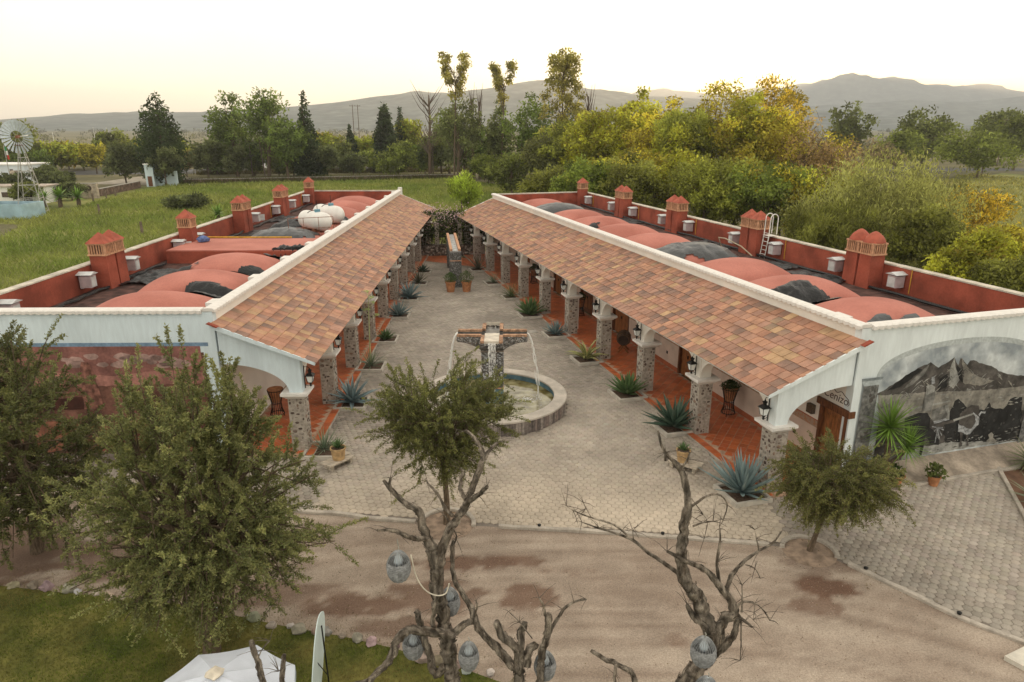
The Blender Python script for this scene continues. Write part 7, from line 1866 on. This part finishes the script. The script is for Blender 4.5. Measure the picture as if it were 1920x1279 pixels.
mb = MB(); mb.lathe([(.45, 0), (.45, .06)], 16); mb.v = [(v[0] + 1.2, -.29 + v[2], 1.75 + v[1]) for v in mb.v]; mb.build('round_opening', mat('opening_dark', (.10, .075, .06)), wr)
wall_thing('road_wall', (-77, 212), (-60, 216), 2.0, .3, WHITE, 'short white wall beside the road behind the meadow')
PB = mat('pale_blue_paint', (.56, .66, .70), .85, .08, .6)
gh = empty('gatehouse', (-73.6, 146.5, 0), R_(12)); tag(gh, 'small pale blue gatehouse half hidden by mesquites', 'gatehouse')
MB().box((-.9, 0, 2.2), (1.6, 3.0, 4.4)).build('wall', PB, gh); MB().box((1.9, .6, 1.4), (4.0, .4, 2.8)).build('side_wall', PB, gh); MB().box((-.9, 0, 4.5), (1.9, 3.3, .22)).build('roof', WHITE, gh); MB().box((-.9, -1.52, 1.1), (.8, .05, 2.0)).build('door', WOOD, gh); MB().box((3.7, .4, 1.5), (.5, .6, 3.0)).build('post', PB, gh)
wb = empty('white_building', (-120, 156, 0), R_(-2)); tag(wb, 'long white flat roofed building behind the windmill', 'building')
MB().box((0, 3, 1.9), (28, 8, 3.8)).build('wall', mat('bluish_white', (.66, .72, .76), .85, .06, .4), wb); MB().box((0, 3, 3.9), (28.4, 8.4, .25)).build('roof', WHITE, wb)
for k in range(6):
    w_ = MB().box((-10 + k * 4.2, -1.02, 2.7), (.7, .06, .5)).build('window', mat('opening_dark'), wb)
MB().box((9.5, -1.04, 1.1), (1.1, .08, 2.2)).build('door', mat('opening_dark'), wb); MB().box((12.0, -1.8, 1.4), (1.0, 1.4, 2.6)).build('buttress', CRW, wb)
hb = empty('farm_shed', (-80, 115, 0), R_(4)); tag(hb, 'low white shed under trees left of the rubble wall', 'shed')
MB().box((0, 0, 1.3), (9, 4, 2.6)).build('wall', WHITE, hb); MB().box((0, 0, 2.7), (9.5, 4.6, .18)).build('roof', mat('shed_roof', (.45, .38, .32), .9, .3, 1), hb); MB().box((2, -2.03, 1.0), (1, .06, 2)).build('door', mat('opening_dark'), hb); MB().box((-1.5, -2.03, 1.4), (1.2, .06, .8)).build('window', mat('opening_dark'), hb)
tk = empty('water_tank', (-68.4, 95.2, 0)); tag(tk, 'pale blue open water tank at the foot of the windmill', 'tank')
mb = MB(); t_ = .2
for (cx, cy, sx, sy) in ((0, -2.2, 6.4, t_), (0, 2.2, 6.4, t_), (-3.1, 0, t_, 4.2), (3.1, 0, t_, 4.2)): mb.box((cx, cy, 1.0), (sx, sy, 2.0))
mb.build('wall', mat('tank_blue', (.34, .48, .55), .85, .15, .8), tk); MB().box((0, 0, 1.6), (6, 4.2, .05)).build('water', mat('tank_water', (.05, .09, .10), .1, .1, 1), tk); mb = MB(); mb.tube([(-2.6, -2.4, 0), (-2.6, -2.4, 2.3), (-2.0, -2.2, 2.3)], .06, 6); mb.build('pipe', BLACK, tk)
# windmill
wm_ = empty('windmill', (-67.6, 98.6, 0), R_(20)); tag(wm_, 'steel windmill with a round bladed rotor on a lattice tower', 'windmill')
GS = mat('galvanised_steel', (.42, .41, .38), .6, .2, 2, metal=.2); Hh = 9.8
for sx in (-1, 1):
    for sy in (-1, 1): mb = MB(); mb.tube([(sx * 1.55, sy * 1.55, 0), (sx * .16, sy * .16, Hh)], .055, 5); mb.build('tower_leg', GS, wm_)
for k in range(5):
    z = .4 + 1.85 * k; q = 1.55 - 1.39 * z / Hh; q2 = 1.55 - 1.39 * (z + 1.85) / Hh
    mb = MB(); mb.tube([(q, q, z), (-q, q, z), (-q, -q, z), (q, -q, z), (q, q, z)], .035, 4, cap=False); mb.build('girt', GS, wm_)
    mb = MB()
    for (a, b_) in (((1, 1), (-1, 1)), ((-1, 1), (-1, -1)), ((-1, -1), (1, -1)), ((1, -1), (1, 1))):
        mb.tube([(a[0] * q, a[1] * q, z), (b_[0] * q2, b_[1] * q2, z + 1.85)], .022, 4)
    mb.build('brace', GS, wm_)
MB().box((0, 0, Hh - .35), (1.3, 1.3, .06)).build('platform', mat('brown_wood'), wm_)
rot = empty('rotor', (-.1, -.55, Hh + .75), 0, wm_); rot.rotation_euler = (R_(4), 0, R_(-18))
BL = mat('blade_sheet', (.52, .58, .62), .55, .12, 3, metal=.1)
for k in range(24):
    a = 2 * math.pi * k / 24; mb = MB(); n = 4; V = []
    for i in range(n + 1):
        q = .80 + (2.2 - .80) * i / n; wd = .075 + .145 * i / n
        for sg in (-1, 1): V.append((q, sg * wd, sg * wd * .42))
    mb.add(V, [(2 * i, 2 * i + 1, 2 * i + 3, 2 * i + 2) for i in range(n)])
    o = mb.build('blade', BL, rot); o.rotation_euler = Matrix(((math.cos(a), -math.sin(a), 0), (0, 0, -1), (math.sin(a), math.cos(a), 0))).to_euler()
for q in (.95, 1.95):
    mb = MB(); mb.tube([(q * math.cos(a), .05, q * math.sin(a)) for a in np.linspace(0, 2 * math.pi, 33)], .025, 4, cap=False); mb.build('ring', GS, rot)
for k in range(6): a = k * math.pi / 3; mb = MB(); mb.tube([(0, 0, 0), (1.95 * math.cos(a), .05, 1.95 * math.sin(a))], .025, 4); mb.build('spoke', GS, rot)
mb = MB(); mb.box((0, .25, 0), (.30, .6, .35)); mb.build('gearbox', mat('rust'), rot)
mb = MB(); mb.box((0, 1.0, 0), (.05, 1.1, .05)); mb.add([(0, 1.4, -.1), (0, 2.6, -.45), (0, 2.6, .5), (0, 1.4, .15)], [(0, 1, 2, 3)]); mb.build('tail_vane', BL, rot)
# flag, poles, wires, posts
fl = empty('flag_pole', (-92.2, 130, 0)); tag(fl, 'small flag on a pole at the picture edge near the windmill', 'flag'); mb = MB(); mb.tube([(0, 0, 0), (0, 0, 8.6)], .06, 6); mb.build('pole', GS, fl)
for k, c in enumerate(((.05, .25, .10), (.7, .7, .68), (.5, .05, .04))): MB().box((.25 + .1 * k, 0, 8.0 - k * .75), (.35, .03, .75)).build('flag_band', mat('flag_%d' % k, c), fl)
def upole(x, y, h, label, lean=0.0, arm=True, m_=None):
    p = empty('utility_pole', (x, y, 0)); tag(p, label, 'utility pole'); mb = MB(); mb.tube([(0, 0, 0), (lean, 0, h)], [.16, .10], 7); mb.build('pole', m_ or mat('pole_wood', (.17, .13, .10), .95, .3, 2), p)
    if arm:
        MB().box((lean, 0, h - .4), (1.9, .12, .14)).build('crossarm', mat('pole_wood'), p)
        for q in (-.8, 0, .8): mb = MB(); mb.lathe([(.05, 0), (.09, .12), (.04, .24)], 8, (lean + q, 0, h - .3)); mb.build('insulator', mat('insulator', (.3, .3, .3)), p)
upole(-58.5, 168, 8.3, 'leaning utility pole behind the long stone wall', -.6, False)
upole(-63.0, 172, 8.9, 'utility pole beside the leaning pole at the road', 0)
upole(-19, 171, 8.1, 'utility pole near the bare trees at the road', 0)
upole(18, 172, 8.1, 'utility pole half hidden by trees behind the gap', 0)
upole(-52.6, 240, 18.6, 'left one of the tall twin poles against the hill', 0)
upole(-50.9, 240, 18.6, 'right one of the tall twin poles against the hill', 0)
upole(-255, 400, 8.5, 'pale post on the far plain behind the windmill', 0, False, WHITE)
upole(-290, 500, 11, 'pale thin mast on the far plain left of the cone shaped tree', 0, False, WHITE)
upole(-281, 500, 11, 'second pale thin mast on the far plain', 0, False, WHITE)
upole(118, 178, 8.5, 'utility pole by the far road under the dark trees', 0)
upole(150, 220, 14, 'steel mast behind the rounded olive tree', 0)
P4 = [(-150, 178), (-63, 172), (-19, 171), (18, 172), (118, 178), (190, 182)]
for k, z in enumerate((8.4, 7.9, 5.9)):
    mb = MB(); pts = []
    for (a, e) in zip(P4, P4[1:]):
        for t in np.linspace(0, 1, 9)[:-1]: pts.append((a[0] + (e[0] - a[0]) * t, a[1] + (e[1] - a[1]) * t + k * .4, z - 1.1 * 4 * t * (1 - t) * (math.dist(a, e) / 100)))
    mb.tube(pts, .022, 3, cap=False); tag(mb.build('power_line', BLACK, None), ['upper power line strung along the road', 'middle power line strung along the road', 'lower cable strung along the road poles'][k], 'power line')
for k, (x, y) in enumerate(((-68.1, 110.3), (-68.3, 114.3), (-70, 121.0), (-70.5, 124.9), (-42.6, 79.6), (-58, 98))):
    tag(MB().frustum((0, 0), (.26, .24), (.20, .20), 0, 1.5).build('fence_post', mat('pole_wood'), None, loc=(x, y, 0)), ['wooden fence post nearest the low shed', 'wooden fence post before the rubble wall corner', 'wooden fence post right of the rubble wall', 'wooden fence post at the brown stone wall', 'lone wooden post in the meadow near the sandy strip', 'wooden post in the meadow between windmill and thorn shrub'][k], 'fence post', 'fence posts in the meadow')
# fan palms and spiky plants in the field
def fan_palm(x, y, R, h, label, n=36):
    root = empty('fan_palm', (x, y, 0)); tag(root, label, 'palm'); r = random.Random(int(abs(x) * 10)); mb = MB(); mb.tube([(0, 0, 0), (.05, 0, h)], [R * .18, R * .12], 7); mb.build('trunk', BARK, root)
    P, ms = agave_kind('yucca')
    for i in range(n):
        t = i / n; ob = link('leaf', r.choice(ms), root, (0, 0, h)); L_ = R * r.uniform(.8, 1.1); ob.rotation_euler = (0, -R_(-20 + 95 * t), i * 2.4); ob.scale = (L_, L_ * 4, L_)
fan_palm(-39.2, 92.8, 1.5, .8, 'small green fan palm in the meadow beside the outer wall')
fan_palm(-69.4, 107.5, 2.0, 1.6, 'clump palm beside the windmill foot'); fan_palm(-66.8, 107.9, 1.9, 1.5, 'clump palm left of the fence posts'); fan_palm(-72.5, 108.5, 1.8, 1.2, 'palm between windmill and low shed')

# ------------------------------------------------------------------ flowering pergola closing the back of the court
pg = empty('pergola', (-6.0, 66.2, 0), R_(6)); tag(pg, 'low stone garden wall with posts and climbing plants at the court end', 'pergola')
MB().box((-.4, 0, .55), (6.2, .5, 1.1)).build('low_wall', mat('rubble_dark', (.11, .09, .075), .95, .5, 5, .5, 8), pg)
jn = MB(); r = random.Random(2)
for q in range(130):
    V, F, C = stone_geo(r, r.uniform(.14, .3), r.uniform(.12, .24), .04, stone_col(r)); M = Matrix.Translation((r.uniform(-3.3, 2.6), -.25, r.uniform(.1, 1.0))) @ Matrix.Rotation(R_(90), 4, 'X'); jn.add([tuple(M @ Vector(v)) for v in V], F, C)
tag(jn.build('wall_stones', STONE, pg), kind='stuff')
for x_ in (-3.4, -1.2, 1.0, 3.2): MB().box((x_, .1, 1.6), (.4, .4, 3.2)).build('post', MORTAR, pg)
for z_ in (2.3, 3.1): MB().box((-.1, .1, z_), (7.0, .14, .12)).build('beam', BARK, pg)
vn = empty('flowering_vine', (-5.6, 67.0, 0)); tag(vn, 'dark climbing vine with pale pink blossom between the two roofs', 'vine')
rs_ = np.random.RandomState(9); n = 15000
P = np.c_[rs_.uniform(-3.6, 3.8, n), rs_.randn(n) * .8, 1.1 + 3.0 * rs_.rand(n) ** .8]; k_ = mnoise
q = np.array([mnoise.noise(Vector((p[0] * .9, p[1], p[2] * 1.1))) for p in P]); P = P[q > -.12]; n = len(P)
V, F = leaf_quads(P, unit(rs_.randn(n, 3)), .16 + .14 * rs_.rand(n), .08 + .06 * rs_.rand(n), rs_); C = np.array((.052, .068, .022))[None] * (1 + .4 * rs_.randn(n, 1)); C = np.where((P[:, 0] > .6)[:, None] & (P[:, 2] > 2.6)[:, None], C * np.array((1.9, 1.9, 1.2)), C)
link('foliage', np_mesh('foliage', V, F, LEAF, np.repeat(np.clip(C, .006, 1), 4, axis=0)), vn)
n = 900; P = np.c_[rs_.uniform(-3.2, 1.4, n), rs_.randn(n) * .7 - .4, 3.5 + .55 * rs_.randn(n)]; V, F = leaf_quads(P, unit(rs_.randn(n, 3)), np.full(n, .15), np.full(n, .12), rs_)
link('blossom', np_mesh('blossom', V, F, LEAF, np.repeat(np.clip(np.array((.62, .45, .47))[None] * (1 + .12 * rs_.randn(n, 1)), 0, 1), 4, axis=0)), vn)
mb = MB()
for q in range(16): x_ = r.uniform(-3.3, 3.3); mb.tube([(x_, 0, 0), (x_ + r.uniform(-.4, .4), r.uniform(-.3, .3), 1.7), (x_ + r.uniform(-.9, .9), r.uniform(-.6, .4), 3.4)], [.05, .035, .015], 5)
mb.build('stems', BARK, vn)
sl = sheet('end_terrace', [W2('L', 39.2, 3.3), W2('R', 41.0, 3.3), W2('R', 45.5, 3.3), W2('L', 43.5, 3.3)], .050, GROUT)
mb = MB(); r = random.Random(4)
tl_ = []
a_, b__ = np.array(W2('L', 39.2, 3.35)), np.array(W2('R', 41.0, 3.35)); c__, d__ = np.array(W2('R', 45.5, 3.35)), np.array(W2('L', 43.5, 3.35))
for i in range(18):
    for j in range(12):
        u0, u1, v0, v1 = (i + .04) / 18, (i + .96) / 18, (j + .04) / 12, (j + .96) / 12
        f = lambda u, v: (a_ * (1 - u) + b__ * u) * (1 - v) + (d__ * (1 - u) + c__ * u) * v
        k_ = r.uniform(.8, 1.15); me = MB().add([(*f(u, v), .056) for u, v in ((u0, v0), (u1, v0), (u1, v1), (u0, v1))], [(0, 1, 2, 3)], (k_, k_, k_)); me.build('floor_tile', FLOORT, sl)

# ------------------------------------------------------------------ gravel strewn over the yard and fallen leaves
rs_ = np.random.RandomState(31); N = 15000; P = np.c_[rs_.uniform(-13, 13, N), rs_.uniform(11.5, 20.5, N)]
P = P[(P[:, 1] < np.interp(P[:, 0], kx[:, 0], kx[:, 1]) - .12) & ~in_poly(P, LAWN)]; n = len(P); s_ = .006 + .014 * rs_.rand(n) ** 3
a = rs_.rand(n, 1) * 6.28 + np.array([[0, 2.09, 4.19]]); V = np.stack([np.c_[P[:, 0] + np.cos(a[:, k]) * s_, P[:, 1] + np.sin(a[:, k]) * s_, np.full(n, .010)] for k in range(3)] + [np.c_[P, .016 + s_ * .9]], axis=1).reshape(-1, 3)
F = (np.arange(n)[:, None, None] * 4 + np.array([[0, 1, 3], [1, 2, 3], [2, 0, 3]])[None]).reshape(-1, 3)
c = np.array([(.34, .26, .20), (.42, .36, .30), (.22, .15, .11), (.30, .22, .165)])[rs_.randint(0, 4, n)] * (1 + .15 * rs_.randn(n, 1))
tag(link('gravel', np_mesh('gravel', V, F, ROCKM, np.repeat(np.clip(c, .02, 1), 4, axis=0))), 'fine gravel strewn over the dirt yard', 'gravel', kind='stuff')

rs_ = np.random.RandomState(32); P = np.concatenate([np.array([cx, cy]) + rs_.randn(k_, 2) * s2 for cx, cy, s2, k_ in ((-2, 19.2, 1.6, 420), (8.9, 17.6, 1.5, 380), (-6, 14.8, 2.5, 500), (1, 24, 5.5, 260), (12.5, 17.5, 2.5, 200), (-7.4, 26, 2.0, 90))])
n = len(P); V, F = leaf_quads(np.c_[P, np.full(n, .045)], unit(np.c_[rs_.randn(n, 2), .12 * rs_.randn(n)]), .03 + .035 * rs_.rand(n), .015 + .015 * rs_.rand(n), rs_); V[:, 2] = np.maximum(V[:, 2], .038)
c = np.array([(.16, .10, .05), (.24, .18, .07), (.10, .08, .04)])[rs_.randint(0, 3, n)]
tag(link('fallen_leaves', np_mesh('fallen_leaves', V, F, LEAF, np.repeat(c, 4, axis=0))), 'dry fallen leaves scattered under the trees and on the paving', 'leaves', kind='stuff')

# ------------------------------------------------------------------ evening haze
hz = MB().box((0, 2850, 174), (15600, 9000, 350)).build('haze', None); tag(hz, kind='stuff', label='thin pale evening haze over the plain')
hm = bpy.data.materials.new('haze'); hm.use_nodes = True; N, L = hm.node_tree.nodes, hm.node_tree.links
for nd in list(N):
    if nd.type == 'BSDF_PRINCIPLED': N.remove(nd)
pv = N.new('ShaderNodeVolumePrincipled'); pv.inputs['Color'].default_value = (.93, .95, .97, 1); pv.inputs['Density'].default_value = 2.3e-4; pv.inputs['Anisotropy'].default_value = .35
L.new(pv.outputs[0], N['Material Output'].inputs['Volume']); hz.data.materials.append(hm)
